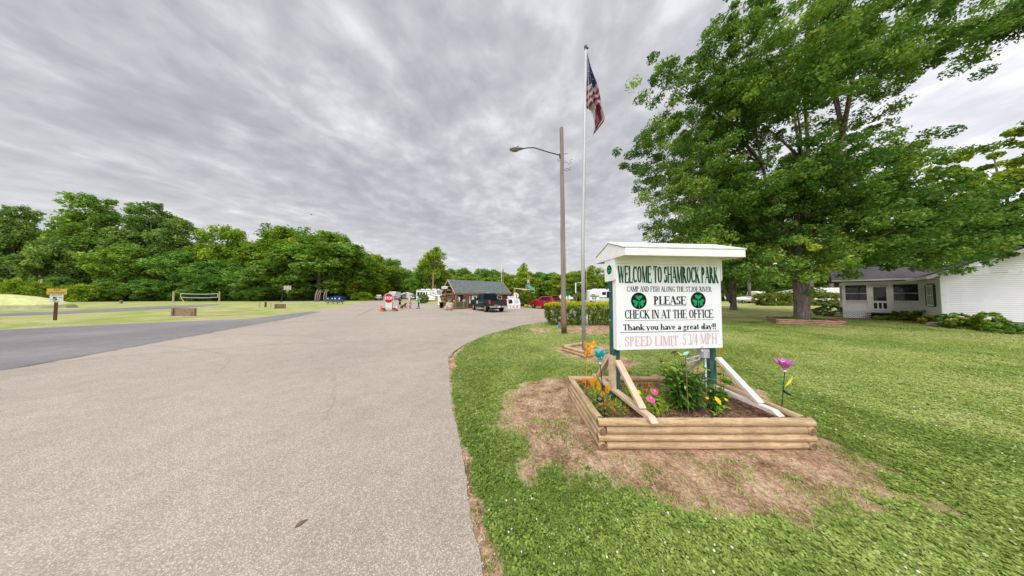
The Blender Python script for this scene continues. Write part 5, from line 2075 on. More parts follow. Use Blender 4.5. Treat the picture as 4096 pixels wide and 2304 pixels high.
# ------------------------------------------------------------------ ice box, propane tank
ib = thing('ice_box', 'white ice merchandiser with one grey lid open and red ICE letters', 'ice box', P(2053, 1235), CYAW - .42)
mb = MB()
mb.prism([(-.42, .02), (.42, .02), (.42, 1.25), (.10, 1.25), (-.30, .62), (-.42, .62)], -.85, .85, Matrix(((0, 1, 0, 0), (1, 0, 0, 0), (0, 0, 1, 0), (0, 0, 0, 1))))
mb.build('cabinet', WHITE, ib, bevel=.02)
sl_ = Vector((0, .40, .63)).normalized()
nrm_ = Vector((0, -.63, .40)).normalized()
mb = MB()
M = Matrix(((1, 0, 0, .40), (0, sl_.y, nrm_.y, -.10), (0, sl_.z, nrm_.z, .94), (0, 0, 0, 1)))
mb.box((0, 0, .02), (.62, .64, .03), 0, 0, M)
mb.build('lid', GREY, ib, bevel=.01)
mb = MB()
M2 = Matrix(((1, 0, 0, -.42), (0, sl_.y, nrm_.y, -.10), (0, sl_.z, nrm_.z, .94), (0, 0, 0, 1)))
mb.box((0, 0, .004), (.58, .60, .012), 0, 0, M2)
mb.build('opening', BLACK, ib)
mb = MB()
mb.box((-.29, 0, .27), (.03, .62, .52), 0, 0, M2)
mb.build('open_lid', GREY, ib, bevel=.01)
mb = MB()
mb.box((-.2, .30, 1.45), (.95, .04, .38))
tb_ = mb.build('top_sign', WHITE, ib)
mb = MB()
mb.box((-.2, .276, 1.5), (.6, .006, .14))
mb.build('printed_panel', mat('pale blue print', (.35, .50, .62), .5, .2, 20), tb_)
mb = MB()
vs, fs = sans('I  C  E', .30, 1.05, .03)
mb.add([(-.52 + a, -.424, .14 + b) for a, b, _ in vs], fs)
mb.build('lettering', RED, ib, fix=False)
sl2 = MB()
sl2.box((0, 0, .03), (2.6, 1.3, .06))
tag(sl2.build('concrete_slab', mat('slab concrete', (.40, .37, .33), .9, .1, 4), None, loc=tuple(P(2058, 1233)), rz=CYAW - .42), 'low concrete slab under the white ice merchandiser', 'slab')
pt = thing('propane_tank', 'white propane tank lying on legs between ice box and bush', 'tank', P(2086, 1225), R(-18))
mb = MB()
prof = [(.001, -1.25), (.25, -1.19), (.40, -1.05), (.47, -.85), (.47, .85), (.40, 1.05), (.25, 1.19), (.001, 1.25)]
mb.lathe(prof, 20, 0, Matrix.Translation((0, 0, .80)) @ Matrix.Rotation(PI / 2, 4, 'X'))
mb.build('tank_shell', WHITE, pt, smooth='auto')
for y in (-.7, .7):
    mb = MB()
    mb.box((0, y, .17), (.6, .10, .34))
    mb.build('leg', mat('rust red leg', (.25, .05, .03), .7, .1, 5), pt)
mb = MB()
mb.lathe([(.12, 1.24), (.12, 1.42), (.10, 1.44)], 14)
mb.build('valve_cover', mat('blue cap', (.02, .09, .38), .4, .1, 5), pt)


# ------------------------------------------------------------------ vehicles (local x forward, y left)
def wheel(parent, x, y, r, w, rim=CHROME, spokes=7):
    s = 1 if y > 0 else -1
    M = Matrix.Translation((x, y, r)) @ Matrix.Rotation(-s * PI / 2, 4, 'X')
    e = bpy.data.objects.new('wheel', None)
    COL.objects.link(e)
    e.parent = parent
    mb = MB()
    mb.lathe([(r * .62, -w / 2), (r * .93, -w / 2), (r, -w * .36), (r, w * .36), (r * .93, w / 2), (r * .64, w / 2), (r * .60, w * .40)], 26, 0, M)
    mb.build('tyre', RUBBER, e, smooth='auto')
    mb = MB()
    mb.lathe([(r * .62, -w * .45), (r * .62, w * .42), (r * .56, w * .44), (r * .52, w * .22), (.04, w * .22)], 24, 0, M)
    for k in range(spokes):
        a = 2 * PI * k / spokes
        mb.bar(M @ Vector((math.cos(a) * r * .08, math.sin(a) * r * .08, w * .34)), M @ Vector((math.cos(a) * r * .57, math.sin(a) * r * .57, w * .40)), r * .16, .03, 0, M.to_3x3() @ Vector((0, 0, 1)))
    mb.lathe([(r * .16, w * .22), (r * .15, w * .42), (r * .05, w * .45), (.001, w * .45)], 14, 0, M)
    mb.build('rim', rim, e, smooth='auto')


def arch(x, r, n=9, z0=.0):
    return [(x + r * math.cos(a), z0 + r * math.sin(a)) for a in [PI - PI * i / n for i in range(n + 1)]]


def bil(q, u, v):
    a = Vector(q[0]).lerp(Vector(q[1]), u)
    b = Vector(q[3]).lerp(Vector(q[2]), u)
    return a.lerp(b, v)


def panel(mb, q, u0, u1, v0, v1, off=.006, mi=0):
    """thin panel standing off the face q (four corners, counter-clockwise from outside)"""
    n = (Vector(q[1]) - Vector(q[0])).cross(Vector(q[3]) - Vector(q[0])).normalized() * off
    c = [bil(q, u0, v0), bil(q, u1, v0), bil(q, u1, v1), bil(q, u0, v1)]
    mb.add([p + n for p in c] + c, [(0, 1, 2, 3), (0, 4, 5, 1), (1, 5, 6, 2), (2, 6, 7, 3), (3, 7, 4, 0)], mi)


def cabin_loft(mb, low, high, zl, zh):
    """greenhouse: low = (x0, x1, half width), high likewise"""
    a = [(low[0], -low[2], zl), (low[1], -low[2], zl), (low[1], low[2], zl), (low[0], low[2], zl)]
    b = [(high[0], -high[2], zh), (high[1], -high[2], zh), (high[1], high[2], zh), (high[0], high[2], zh)]
    mb.rings([a, b])
    return a, b


# dark pickup with a ladder-pattern net over the tailgate opening
tk = thing('pickup_truck', 'dark green pickup truck parked in front of the log cabin office', 'pickup truck')
yawf = PI / 2 + R(28)
d_ = Vector((-math.sin(R(28)), math.cos(R(28)), 0))
r_ = Vector((math.cos(R(28)), math.sin(R(28)), 0))
rl_ = P(1958, 1250)
rl_ = Vector((-2.22, 21.75, 0))
ctr = rl_ + r_ * 1.0 + d_ * 3.05
tk.location = ctr
tk.rotation_euler = (0, 0, yawf)
TG = mat('dark green car paint', (.008, .030, .028), .3, .1, 2, coat=.0, spec=.12)
SILV = mat('silver trim', (.50, .51, .52), .3, .05, 3, metal=.5)
side = [(-2.98, .55), (-2.98, 1.27), (-.78, 1.27), (-.78, 1.25), (1.42, 1.25), (2.75, 1.16), (2.98, 1.08), (2.98, .55), (2.68, .50)] + arch(2.10, .50, 9, .42)[::-1] + [(1.55, .48), (-1.20, .48)] + arch(-1.78, .50, 9, .42)[::-1] + [(-2.35, .55)]
mb = MB()
for s in (-1, 1):
    mb.prism(side, s * 1.0, s * .82)
mb.box((1.9, 0, .90), (2.1, 1.64, .70))
mb.box((.2, 0, .80), (2.0, 1.64, .65))
mb.box((-1.85, 0, .74), (2.2, 1.64, .12))
mb.build('body', TG, tk, smooth='auto', bevel=.03)
mb = MB()
mb.box((-1.85, 0, .83), (2.2, 1.62, .05))
mb.build('bed_liner', BLACK, tk)
mb = MB()
mb.prism([(1.35, 1.26), (1.42, 1.27), (2.75, 1.17), (2.97, 1.06), (2.97, .9), (1.35, .9)], -.90, .90)
mb.build('hood', TG, tk, smooth='auto', bevel=.05)
mb = MB()
lo, hi = cabin_loft(mb, (-.80, 1.50, .93), (-.62, .72, .76), 1.22, 1.98)
cb = mb.build('cab', TG, tk, smooth='auto', bevel=.06)
for name, q, cuts in (('rear_window', (lo[3], lo[0], hi[0], hi[3]), [(.07, .93, .12, .90)]), ('side_window', (lo[2], lo[3], hi[3], hi[2]), [(.16, .52, .10, .88), (.56, .93, .10, .88)]),
                      ('side_window', (lo[0], lo[1], hi[1], hi[0]), [(.07, .44, .10, .88), (.48, .84, .10, .88)]), ('windscreen', (lo[1], lo[2], hi[2], hi[1]), [(.05, .95, .08, .92)])):
    for cu in cuts:
        mb = MB()
        panel(mb, q, *cu, off=.012)
        mb.build(name, GLASSD, cb)
mb = MB()
mb.box((-.1, 0, 2.03), (.20, .32, .06))
mb.build('roof_beacon', mat('amber beacon', (.60, .50, .35), .4, .1, 5), tk, bevel=.01)
for s in (-1, 1):
    wheel(tk, 2.10, s * .88, .41, .26, SILV)
    wheel(tk, -1.78, s * .88, .41, .26, SILV)
    mb = MB()
    mb.box((-2.93, s * .915, 1.06), (.14, .19, .40))
    mb.build('tail_light', mat('tail light red', (.50, .01, .012), .2, .1, 5, coat=.6), tk, bevel=.015)
    mb = MB()
    mb.box((.15, s * 1.01, .98), (2.1, .02, .035))
    mb.build('side_trim', SILV, tk)
    mb = MB()
    mb.box((.15, s * 1.0, .40), (2.2, .12, .06))
    mb.build('running_board', SILV, tk)
    mb = MB()
    mb.box((1.05, s * 1.13, 1.42), (.12, .20, .36))
    mb.bar((1.15, s * .93, 1.36), (1.05, s * 1.05, 1.36), .05, .05)
    mb.build('mirror', TG, tk, bevel=.02)
    mb = MB()
    for x in (.05, -.55):
        mb.box((x, s * 1.008, 1.10), (.22, .02, .045))
    mb.build('door_handle', BLACK, tk)
for y in (-.62, .62):
    mb = MB()
    mb.box((-3.08, y, .60), (.16, .72, .22))
    mb.build('rear_bumper', CHROME, tk, bevel=.03)
mb = MB()
mb.box((-3.06, 0, .60), (.12, .52, .22))
bpm = mb.build('plate_recess', BLACK, tk)
mb = MB()
mb.box((-3.13, 0, .60), (.015, .36, .18))
pl_ = mb.build('licence_plate', mat('plate blue white', (.55, .60, .75), .4, .25, 18), tk)
mb = MB()
mb.box((-2.955, 0, .98), (.05, 1.62, .56))
tg_ = mb.build('tailgate', BLACK, tk, bevel=.01)
mb = MB()
for k in range(5):
    mb.box((-2.984, 0, .78 + .10 * k), (.006, 1.45, .018))
for k in range(11):
    mb.box((-2.988, -.7 + .14 * k, .98), (.006, .018, .44))
mb.build('tailgate_net', mat('net webbing', (.10, .10, .105), .7, .2, 9), tg_)
mb = MB()
mb.box((-2.992, .28, .76), (.01, .34, .04), 0)
mb.build('yellow_label', YEL, tg_)
M = Matrix.Translation((.62, 1.013, .98)) @ Matrix.Rotation(PI, 4, 'Z')
mb = MB()
disc(mb, 0, 0, .19, 0, 0, M)
dsc = mb.build('door_seal', WHITE, tk, fix=False)
mb = MB()
shamrock(mb, 0, 0, .13, -.002, M)
mb.build('seal_emblem', mat('seal green', (.20, .40, .25), .5, .1, 5), dsc, fix=False)
mb = MB()
vs, fs = sans('4X4', .09, .26, .01)
mb.add([(-1.0 - a, 1.008, 1.11 + b) for a, b, _ in vs], fs)
mb.build('lettering', SILV, tk, fix=False)
mb = MB()
mb.tube([(-1.78, -.8, .41), (-1.78, 0, .40), (-1.78, .8, .41)], [.07, .16, .07], 12)
mb.box((-.3, 0, .45), (5.2, .9, .16))
mb.build('axle', BLACK, tk, smooth='auto')


def suv(name, label, loc, yaw, paint, L_=4.6, rims=CHROME):
    t = thing(name, label, 'car', loc, yaw)
    side = [(-2.28, .50), (-2.32, .86), (-2.26, 1.06), (.85, 1.04), (1.45, 1.0), (2.02, .90), (2.24, .74), (2.28, .40), (1.85, .32)] + arch(1.38, .43, 9, .33)[::-1] + [(.90, .27), (-.88, .27)] + arch(-1.33, .43, 9, .33)[::-1] + [(-1.82, .34)]
    mb = MB()
    mb.prism(side, -.92, .92)
    mb.build('body', paint, t, smooth='auto', bevel=.07)
    mb = MB()
    lo, hi = cabin_loft(mb, (-2.22, 1.18, .86), (-1.72, .12, .64), 1.0, 1.64)
    cb = mb.build('cabin', paint, t, smooth='auto', bevel=.07)
    for nm, q, cuts in (('rear_window', (lo[3], lo[0], hi[0], hi[3]), [(.10, .90, .18, .82)]), ('side_window', (lo[2], lo[3], hi[3], hi[2]), [(.22, .47, .12, .84), (.495, .72, .12, .84), (.74, .86, .12, .80)]),
                        ('side_window', (lo[0], lo[1], hi[1], hi[0]), [(.14, .26, .12, .80), (.28, .505, .12, .84), (.53, .78, .12, .84)]), ('windscreen', (lo[1], lo[2], hi[2], hi[1]), [(.06, .94, .06, .92)])):
        for cu in cuts:
            mb = MB()
            panel(mb, q, *cu, off=.014)
            mb.build(nm, GLASSD, cb)
    for s in (-1, 1):
        wheel(t, 1.38, s * .83, .36, .23, rims, 9)
        wheel(t, -1.33, s * .83, .36, .23, rims, 9)
        mb = MB()
        mb.box((-2.16, s * .80, .97), (.30, .22, .17))
        mb.build('tail_light', MATS['tail light red'], t, bevel=.02)
        mb = MB()
        mb.box((2.10, s * .68, .70), (.26, .34, .14))
        mb.build('headlight', GLASSD, t, bevel=.03)
        mb = MB()
        mb.box((.85, s * 1.0, 1.08), (.14, .2, .14))
        mb.build('mirror', paint, t, bevel=.03)
        for x in (.30, -.75):
            mb = MB()
            mb.box((x, s * .93, .90), (.20, .03, .04))
            mb.build('door_handle', CHROME, t)
    mb = MB()
    mb.box((-2.335, 0, .78), (.015, .38, .18))
    mb.build('licence_plate', MATS['plate blue white'], t)
    mb = MB()
    mb.box((-1.75, 0, 1.655), (.28, 1.15, .035))
    mb.build('roof_spoiler', paint, t, bevel=.01)
    return t


RP = mat('red car paint', (.30, .008, .016), .25, .08, 2, coat=.2, spec=.3)
fw, rw = P(2140, 1233.5), P(2189, 1237)
dv = (fw - rw).normalized()
sc_ = thing
c0 = (fw + rw) / 2 + Vector((-dv.y, dv.x, 0)) * -.82
suv('parked_car', 'red sport utility car parked behind the yellow tipped hedge', c0, math.atan2(dv.y, dv.x), RP)
# ------------------------------------------------------------------ stop sign on its timber stand, cones
ss = thing('stop_sign', 'red octagonal STOP sign above a white notice on a low timber stand', 'stop sign', P(1554, 1245))
k = ss.location.y / FOC
oz = (1245 - 1193) * k
rad = 19.3 * k / math.cos(PI / 8) * 1.0
for rr2, m, y, nm in ((rad, WHITE, 0, 'sign_border'), (rad * .93, RED, -.012, 'sign_face')):
    mb = MB()
    mb.prism([(rr2 * math.cos(PI / 8 + PI / 4 * i), oz + rr2 * math.sin(PI / 8 + PI / 4 * i)) for i in range(8)], y - .01, y + .01)
    mb.build(nm, m, ss)
mb = MB()
put_text(mb, 'STOP', 0, oz - .165, .33, .84, .022, -.0235, center=True)
mb.build('lettering', WHITE, ss, fix=False)
mb = MB()
mb.box((.0, .02, .60), (25.5 * k, .03, 31 * k))
nt_ = mb.build('notice_panel', mat('notice white', (.70, .72, .72), .5, .05, 4), ss)
mb = MB()
for i, tx in enumerate(('ALL VISITORS', 'MUST REGISTER', 'AT CAMPSITE OFFICE', 'BEFORE ENTERING', 'PARK GROUNDS')):
    put_text(mb, tx, 0, .86 - .145 * i, .055, (.42, .48, .60, .56, .50)[i], .004, .002, center=True)
mb.build('lettering', INK, ss, fix=False)
mb = MB()
for x in (-.36, .36):
    mb.box((x, .06, .62), (.06, .06, 1.1))
for y in (-.12, .22):
    mb.bar((-.95, y, .16), (.90, y, .16), .09, .09)
for x in (-.60, .62):
    mb.box((x, .05, .08), (.42, .5, .10))
mb.build('timber_stand', mat('stand timber', (.28, .17, .08), .8, .25, 5), ss)
mb = MB()
for x in (-.55, .62):
    mb.box((x, -.02, .27), (.30, .25, .16))
mb.build('ballast_block', DGREY, ss, bevel=.04)


def cone(label, px, py, h, bands, col):
    t = thing('traffic_cone', label, 'traffic cone', P(px, py), 0, 'traffic cones round the stop sign')
    b = h * .26
    mb = MB()
    mb.box((0, 0, .02), (b * 2.1, b * 2.1, .04))
    mb.build('base', BLACK if bands else col, t, bevel=.01)
    mb = MB()
    mb.lathe([(b * .78, .04), (b * .16, h * .97), (b * .12, h), (.001, h)], 18)
    mb.build('cone_body', col, t, smooth='auto')
    if bands:
        for f0, f1 in ((.44, .62), (.70, .84)):
            mb = MB()
            q = lambda f: b * (.78 - .62 * f) + .006
            mb.lathe([(q(f0) - .004, h * f0), (q(f0), h * f0), (q(f1), h * f1), (q(f1) - .004, h * f1)], 18)
            mb.build('reflective_band', WHITE, t, smooth='auto')


cone('plain orange traffic cone left of the stop sign stand', 1524, 1246.5, .72, False, ORANGE)
cone('red orange traffic cone with white bands right of the stop sign stand', 1585.5, 1244.5, .70, True, mat('cone red', (.70, .04, .02), .5, .08, 4))
cone('small orange traffic cone half hidden behind the stop sign stand', 1567, 1241, .45, False, ORANGE)


# ------------------------------------------------------------------ people and the dog
def skin_mesh(name, pts, edges, radii, root, mats, regions, parent, sub=1):
    me = bpy.data.meshes.new(name)
    me.from_pydata(pts, edges, [])
    o = bpy.data.objects.new(name, me)
    COL.objects.link(o)
    md = o.modifiers.new('skin', 'SKIN')
    md.use_smooth_shade = True
    me.skin_vertices.new() if not me.skin_vertices else None
    for i, r in enumerate(radii):
        v = me.skin_vertices[0].data[i]
        v.radius = (r, r) if isinstance(r, (int, float)) else r
        v.use_root = (i == root)
    sb = o.modifiers.new('sub', 'SUBSURF')
    sb.levels = sb.render_levels = sub
    dg = bpy.context.evaluated_depsgraph_get()
    m2 = bpy.data.meshes.new_from_object(o.evaluated_get(dg))
    bpy.data.objects.remove(o)
    o = bpy.data.objects.new(name, m2)
    COL.objects.link(o)
    m2.materials.clear()
    for m in mats:
        m2.materials.append(m)
    for p in m2.polygons:
        p.material_index = regions(p.center)
        p.use_smooth = True
    o.parent = parent
    return o


SKIN1 = mat('light brown skin', (.42, .22, .14), .6, .08, 6)
SKIN2 = mat('fair skin', (.56, .33, .24), .6, .08, 6)
HAIRB = mat('black hair', (.012, .010, .010), .5, .2, 20)
HAIRR = mat('brown hair', (.12, .055, .03), .6, .2, 20)
NAVY = mat('navy cotton', (.035, .035, .085), .85, .1, 8)
BLKC = mat('black cotton', (.014, .012, .016), .85, .1, 8)
LILAC = mat('lilac cotton', (.33, .25, .47), .85, .12, 12)
PINKC = mat('pink cotton', (.62, .42, .52), .85, .1, 8)
AQUA = mat('turquoise cotton', (.01, .42, .50), .85, .08, 8)
DENIM = mat('blue denim', (.02, .055, .14), .85, .2, 12)
SHOE = mat('dark shoes', (.05, .045, .05), .7, .2, 9)


def hand(pts, edges, rad, wi, d, side, s):
    """palm, four bent fingers of unequal length and a thumb leaving the side of the palm"""
    d = Vector(d).normalized()
    sv = d.cross(Vector((0, 0, 1)))
    sv = (sv if sv.length > .1 else Vector((0, 1, 0))).normalized() * side
    w = Vector(pts[wi])
    pal = w + d * .07 * s
    pts.append(tuple(pal))
    rad.append((.036 * s, .018 * s))
    edges.append((wi, len(pts) - 1))
    pi_ = len(pts) - 1
    curl = Vector((0, 0, -.25)) + sv * .0
    for j, ln in enumerate((.065, .078, .074, .058)):
        a = pal + d * .022 * s + sv * (.027 - .018 * j) * s
        b = a + d * ln * .5 * s
        c = b + (d * .8 + curl).normalized() * ln * .5 * s
        i0 = len(pts)
        pts += [tuple(a), tuple(b), tuple(c)]
        rad += [.0095 * s, .0085 * s, .0075 * s]
        edges += [(pi_, i0), (i0, i0 + 1), (i0 + 1, i0 + 2)]
    a = w + d * .035 * s + sv * .036 * s
    b = a + (d + sv * .8).normalized() * .05 * s
    i0 = len(pts)
    pts += [tuple(a), tuple(b)]
    rad += [.011 * s, .009 * s]
    edges += [(pi_, i0), (i0, i0 + 1)]


def person(label, px, py, H, yaw, pose, mats, bands, hair, hairstyle, shoe, group=None, female=True):
    """standing figure facing local -Y before yaw; pose gives hands, elbows, knees and feet in heights of the body; bands map height to material"""
    t = thing('person', label, 'person', P(px, py), yaw, group)
    h = H
    V = lambda a, b, c: (a * h, b * h, c * h)
    sh = .105 if female else .122
    pts = [V(0, 0, .53), V(0, .002, .60), V(0, -.004, .69), V(0, .004, .79), V(0, .004, .845), V(0, -.004, .885), V(0, -.012, .935), V(0, -.008, .975)]
    rad = [(.088 * h, .068 * h), (.074 * h, .056 * h), (.086 * h, .060 * h), (.078 * h, .050 * h), .030 * h, (.044 * h, .050 * h), (.050 * h, .060 * h), (.036 * h, .044 * h)]
    edges = [(i, i + 1) for i in range(7)]
    for s, key in ((1, 'L'), (-1, 'R')):
        el, ha = pose['el' + key], pose['ha' + key]
        i0 = len(pts)
        pts += [V(s * sh, .004, .805), V(*el), V(*ha)]
        rad += [.034 * h, .025 * h, .018 * h]
        edges += [(3, i0), (i0, i0 + 1), (i0 + 1, i0 + 2)]
        hand(pts, edges, rad, i0 + 2, Vector(ha) - Vector(el), s, h / 1.75)
        kn, ft = pose['kn' + key], pose['ft' + key]
        i0 = len(pts)
        toe = pose.get('toe' + key, (ft[0] + s * .01, ft[1] - .11, .018))
        pts += [V(s * .052, 0, .47), V(*kn), V(ft[0], ft[1], .045), V(*toe)]
        rad += [.056 * h, .036 * h, .024 * h, .020 * h]
        edges += [(0, i0), (i0, i0 + 1), (i0 + 1, i0 + 2), (i0 + 2, i0 + 3)]

    def region(c):
        z, x = c.z / h, abs(c.x) / h
        arm = x > sh + .022 or ((c - Vector(V(0, 0, .7))).y / h < -.085 and z > .5)
        if z > .855:
            return 0
        if arm and z > .42:
            up = z > .70
            return 1 if up else 0
        for lim, mi in bands:
            if z > lim:
                return mi
        return bands[-1][1]
    skin_mesh('body', pts, edges, rad, 0, mats, region, t)
    mb = MB()
    mb.sphere(V(0, .010, .952), .066 * h, 14, 10, sq=(.88, 1.0, .80))
    if hairstyle == 'long':
        mb.tube([V(0, .05, .95), V(0, .07, .88), V(0, .06, .78), V(0, .055, .70)], [.045 * h, .05 * h, .045 * h, .012 * h], 10)
    if hairstyle == 'buns':
        for s in (-1, 1):
            mb.sphere(V(s * .05, .02, .985), .030 * h, 10, 6)
    b = len(mb.v)
    mb.v = [v if not (v[1] < -.022 * h and v[2] < .972 * h) else (v[0], -.006 * h, v[2]) for v in mb.v]
    mb.build('hair', hair, t, smooth=True, fix=False)
    # face: eyes, nose, mouth, ears
    mb = MB()
    for s in (-1, 1):
        mb.sphere(V(s * .017, -.060, .936), .0055 * h, 6, 4)
    mb.build('eyes', BLKC, t, fix=False)
    mb = MB()
    mb.rings([[V(-.006, -.062, .934), V(.006, -.062, .934), V(0, -.058, .94)], [V(-.010, -.070, .918), V(.010, -.070, .918), V(0, -.060, .921)]])
    mb.build('nose', mats[0], t)
    mb = MB()
    mb.box(V(0, -.058, .905), V(.028, .008, .006))
    mb.build('mouth', mat('lips', (.32, .09, .08), .6, .1, 9), t)
    for s in (-1, 1):
        mb = MB()
        mb.sphere(V(s * .050, .002, .928), .012 * h, 8, 6, sq=(.4, .8, 1.3))
        mb.build('ear', mats[0], t, fix=False)
    for s, key in ((1, 'L'), (-1, 'R')):
        ft = pose['ft' + key]
        mb = MB()
        mb.sphere(V(ft[0] + s * .004, ft[1] - .050, .022), .075 * h, 12, 8, sq=(.40, 1.0, .36))
        o = mb.build('shoe', shoe, t, smooth=True, fix=False)
    return t


stand = dict(elL=(.15, .01, .63), haL=(.155, -.03, .49), elR=(-.15, .01, .63), haR=(-.155, -.03, .49), knL=(.055, -.012, .27), ftL=(.06, .01, .0), knR=(-.055, -.012, .27), ftR=(-.06, .01, .0))
kz = lambda py: P(1600, py).y / FOC
# woman in navy shirt and black shorts, stepping, facing the right of the picture
person('woman in navy shirt and black shorts stepping beside the brown dog', 1599, 1235, (1235 - 1189) * kz(1235), R(70),
       dict(stand, elL=(.14, -.03, .64), haL=(.10, -.15, .63), elR=(-.14, -.02, .64), haR=(-.09, -.15, .62), knL=(.05, -.10, .28), ftL=(.05, .0, 0), knR=(-.05, .02, .27), ftR=(-.06, .13, 0)),
       [SKIN1, NAVY, BLKC, SKIN1], [(.58, 1), (.36, 2), (0, 3)], HAIRB, 'long', SKIN1)
person('person in pink top and dark trousers carrying a tan bundle behind the girl', 1641, 1234, (1234 - 1190) * kz(1234), R(-75),
       dict(stand, elL=(.13, -.08, .68), haL=(.05, -.19, .76), elR=(-.13, -.08, .68), haR=(-.05, -.19, .74), ftL=(.06, .06, 0)),
       [SKIN1, PINKC, BLKC, BLKC], [(.58, 1), (.3, 2), (0, 3)], HAIRB, 'buns', SHOE)
person('girl in lilac shorts outfit holding a pink bag beside the dog', 1642, 1236.5, (1236.5 - 1198) * kz(1236.5), R(-40),
       dict(stand, elR=(-.17, -.04, .62), haR=(-.20, -.10, .46), elL=(.15, .02, .62), haL=(.17, .0, .48), ftR=(-.12, -.05, 0), knR=(-.08, -.04, .27)),
       [SKIN1, LILAC, LILAC, SKIN1], [(.56, 1), (.36, 2), (0, 3)], HAIRB, 'short', PINKC)
person('man in turquoise shirt and blue jeans holding out one arm', 1674.5, 1235, (1235 - 1185) * kz(1235), R(-55),
       dict(stand, elR=(-.15, -.10, .66), haR=(-.16, -.24, .62), elL=(.16, .03, .63), haL=(.15, .03, .48), ftR=(-.07, -.06, 0), ftL=(.06, .05, 0)),
       [SKIN2, AQUA, DENIM, DENIM], [(.52, 1), (.03, 2), (0, 3)], HAIRR, 'short', SHOE, None, False)
bb_ = P(1636, 1235)
mb = MB()
mb.sphere((0, 0, 0), .20, 12, 8, sq=(.8, .8, 1.15))
mb.sphere((.08, 0, -.16), .14, 10, 6)
tag(mb.build('carried_bundle', mat('tan plush', (.62, .48, .28), .9, .15, 9), None, smooth=True, loc=(bb_.x, bb_.y + .1, 1.22)), 'tan bundle held up by the person in the pink top', 'bundle')
pb_ = P(1634, 1236)
mb = MB()
mb.rings([[(a * .10, b * .05, .30) for a, b in ((-1, -1), (1, -1), (1, 1), (-1, 1))], [(a * .20, b * .08, .34) for a, b in ((-1, -1), (1, -1), (1, 1), (-1, 1))], [(a * .19, b * .08, .58) for a, b in ((-1, -1), (1, -1), (1, 1), (-1, 1))], [(a * .07, b * .04, .66) for a, b in ((-1, -1), (1, -1), (1, 1), (-1, 1))]])
tag(mb.build('carried_bag', mat('pink bag', (.70, .36, .66), .6, .1, 6), None, smooth=True, bevel=.03, loc=(pb_.x, pb_.y - .05, .0)), 'pink bag hanging from the hand of the girl in lilac', 'bag')
dg_ = thing('dog', 'brown dog rearing with its forelegs off the ground among the people', 'dog', P(1612, 1236.5), 0)
kk = P(1612, 1236.5).y / FOC
q = lambda x, z, y=0: ((x - 1612) * kk, y, (1236.5 - z) * kk)
pts = [q(1606, 1226.5), q(1610, 1224), q(1615, 1222), q(1619, 1220), q(1621, 1217), q(1622.5, 1213.5), q(1625, 1212), q(1627, 1211.2),
       q(1603, 1226, 0)]
rad = [.15, .15, .16, .17, .11, .085, .06, .035, .045]
edges = [(0, 1), (1, 2), (2, 3), (3, 4), (4, 5), (5, 6), (6, 7), (0, 8)]
for s in (-1, 1):
    i0 = len(pts)
    pts += [q(1606, 1229, s * .09), q(1609.5 + s, 1231.5, s * .10), q(1606.5 + s, 1233.5, s * .10), q(1608 + s, 1236, s * .10), q(1610 + s, 1236.2, s * .10)]
    rad += [.09, .05, .034, .028, .03]
    edges += [(0, i0), (i0, i0 + 1), (i0 + 1, i0 + 2), (i0 + 2, i0 + 3), (i0 + 3, i0 + 4)]
    i0 = len(pts)
    pts += [q(1619, 1223.5, s * .08), q(1621 + s * 1.5, 1227.5, s * .09), q(1624 + s * 2, 1231, s * .09), q(1625.5 + s * 2, 1232.6, s * .09)]
    rad += [.07, .04, .03, .03]
    edges += [(3, i0), (i0, i0 + 1), (i0 + 1, i0 + 2), (i0 + 2, i0 + 3)]
    i0 = len(pts)
    pts += [q(1621.5, 1212.5, s * .07), q(1620.6, 1214, s * .10)]
    rad += [.03, .02]
    edges += [(5, i0), (i0, i0 + 1)]
i0 = len(pts)
pts += [q(1600.5, 1227), q(1599, 1230)]
rad += [.03, .015]
edges += [(8, i0), (i0, i0 + 1)]
FURB = mat('brown fur', (.14, .055, .022), .8, .35, 9)
skin_mesh('body', pts, edges, rad, 1, [FURB], lambda c: 0, dg_)
mb = MB()
mb.sphere(q(1627.6, 1211.1), .022, 8, 6)
mb.build('nose', BLKC, dg_, fix=False)


# ------------------------------------------------------------------ caravans and motorhomes: side profile in (x, z), extruded across
def rv(name, label, cat, loc, yaw, prof, width, wheels, group=None, m=RVW):
    t = thing(name, label, cat, loc, yaw, group)
    mb = MB()
    mb.prism(prof, -width / 2, width / 2)
    mb.build('body', m, t, smooth='auto', bevel=.06)
    for x in wheels:
        for s in (-1, 1):
            wheel(t, x, s * (width / 2 - .12), .36, .22, WHITE, 5)
    return t


def side_panels(t, width, items, side=-1):
    for nm, x0, x1, z0, z1, m in items:
        mb = MB()
        mb.box(((x0 + x1) / 2, side * (width / 2 + .012), (z0 + z1) / 2), (x1 - x0, .024, z1 - z0))
        mb.build(nm, m, t)


def roof_units(t, items):
    for x, z, l, w in items:
        mb = MB()
        mb.box((x, 0, z + .13), (l, w, .26))
        mb.build('air_conditioner', WHITE, t, bevel=.06)


BLUE = mat('motorhome blue', (.03, .10, .20), .35, .1, 4)
CURT = mat('dark blue curtain', (.006, .010, .05), .3, .3, 5, stretch=(6, 6, .5))
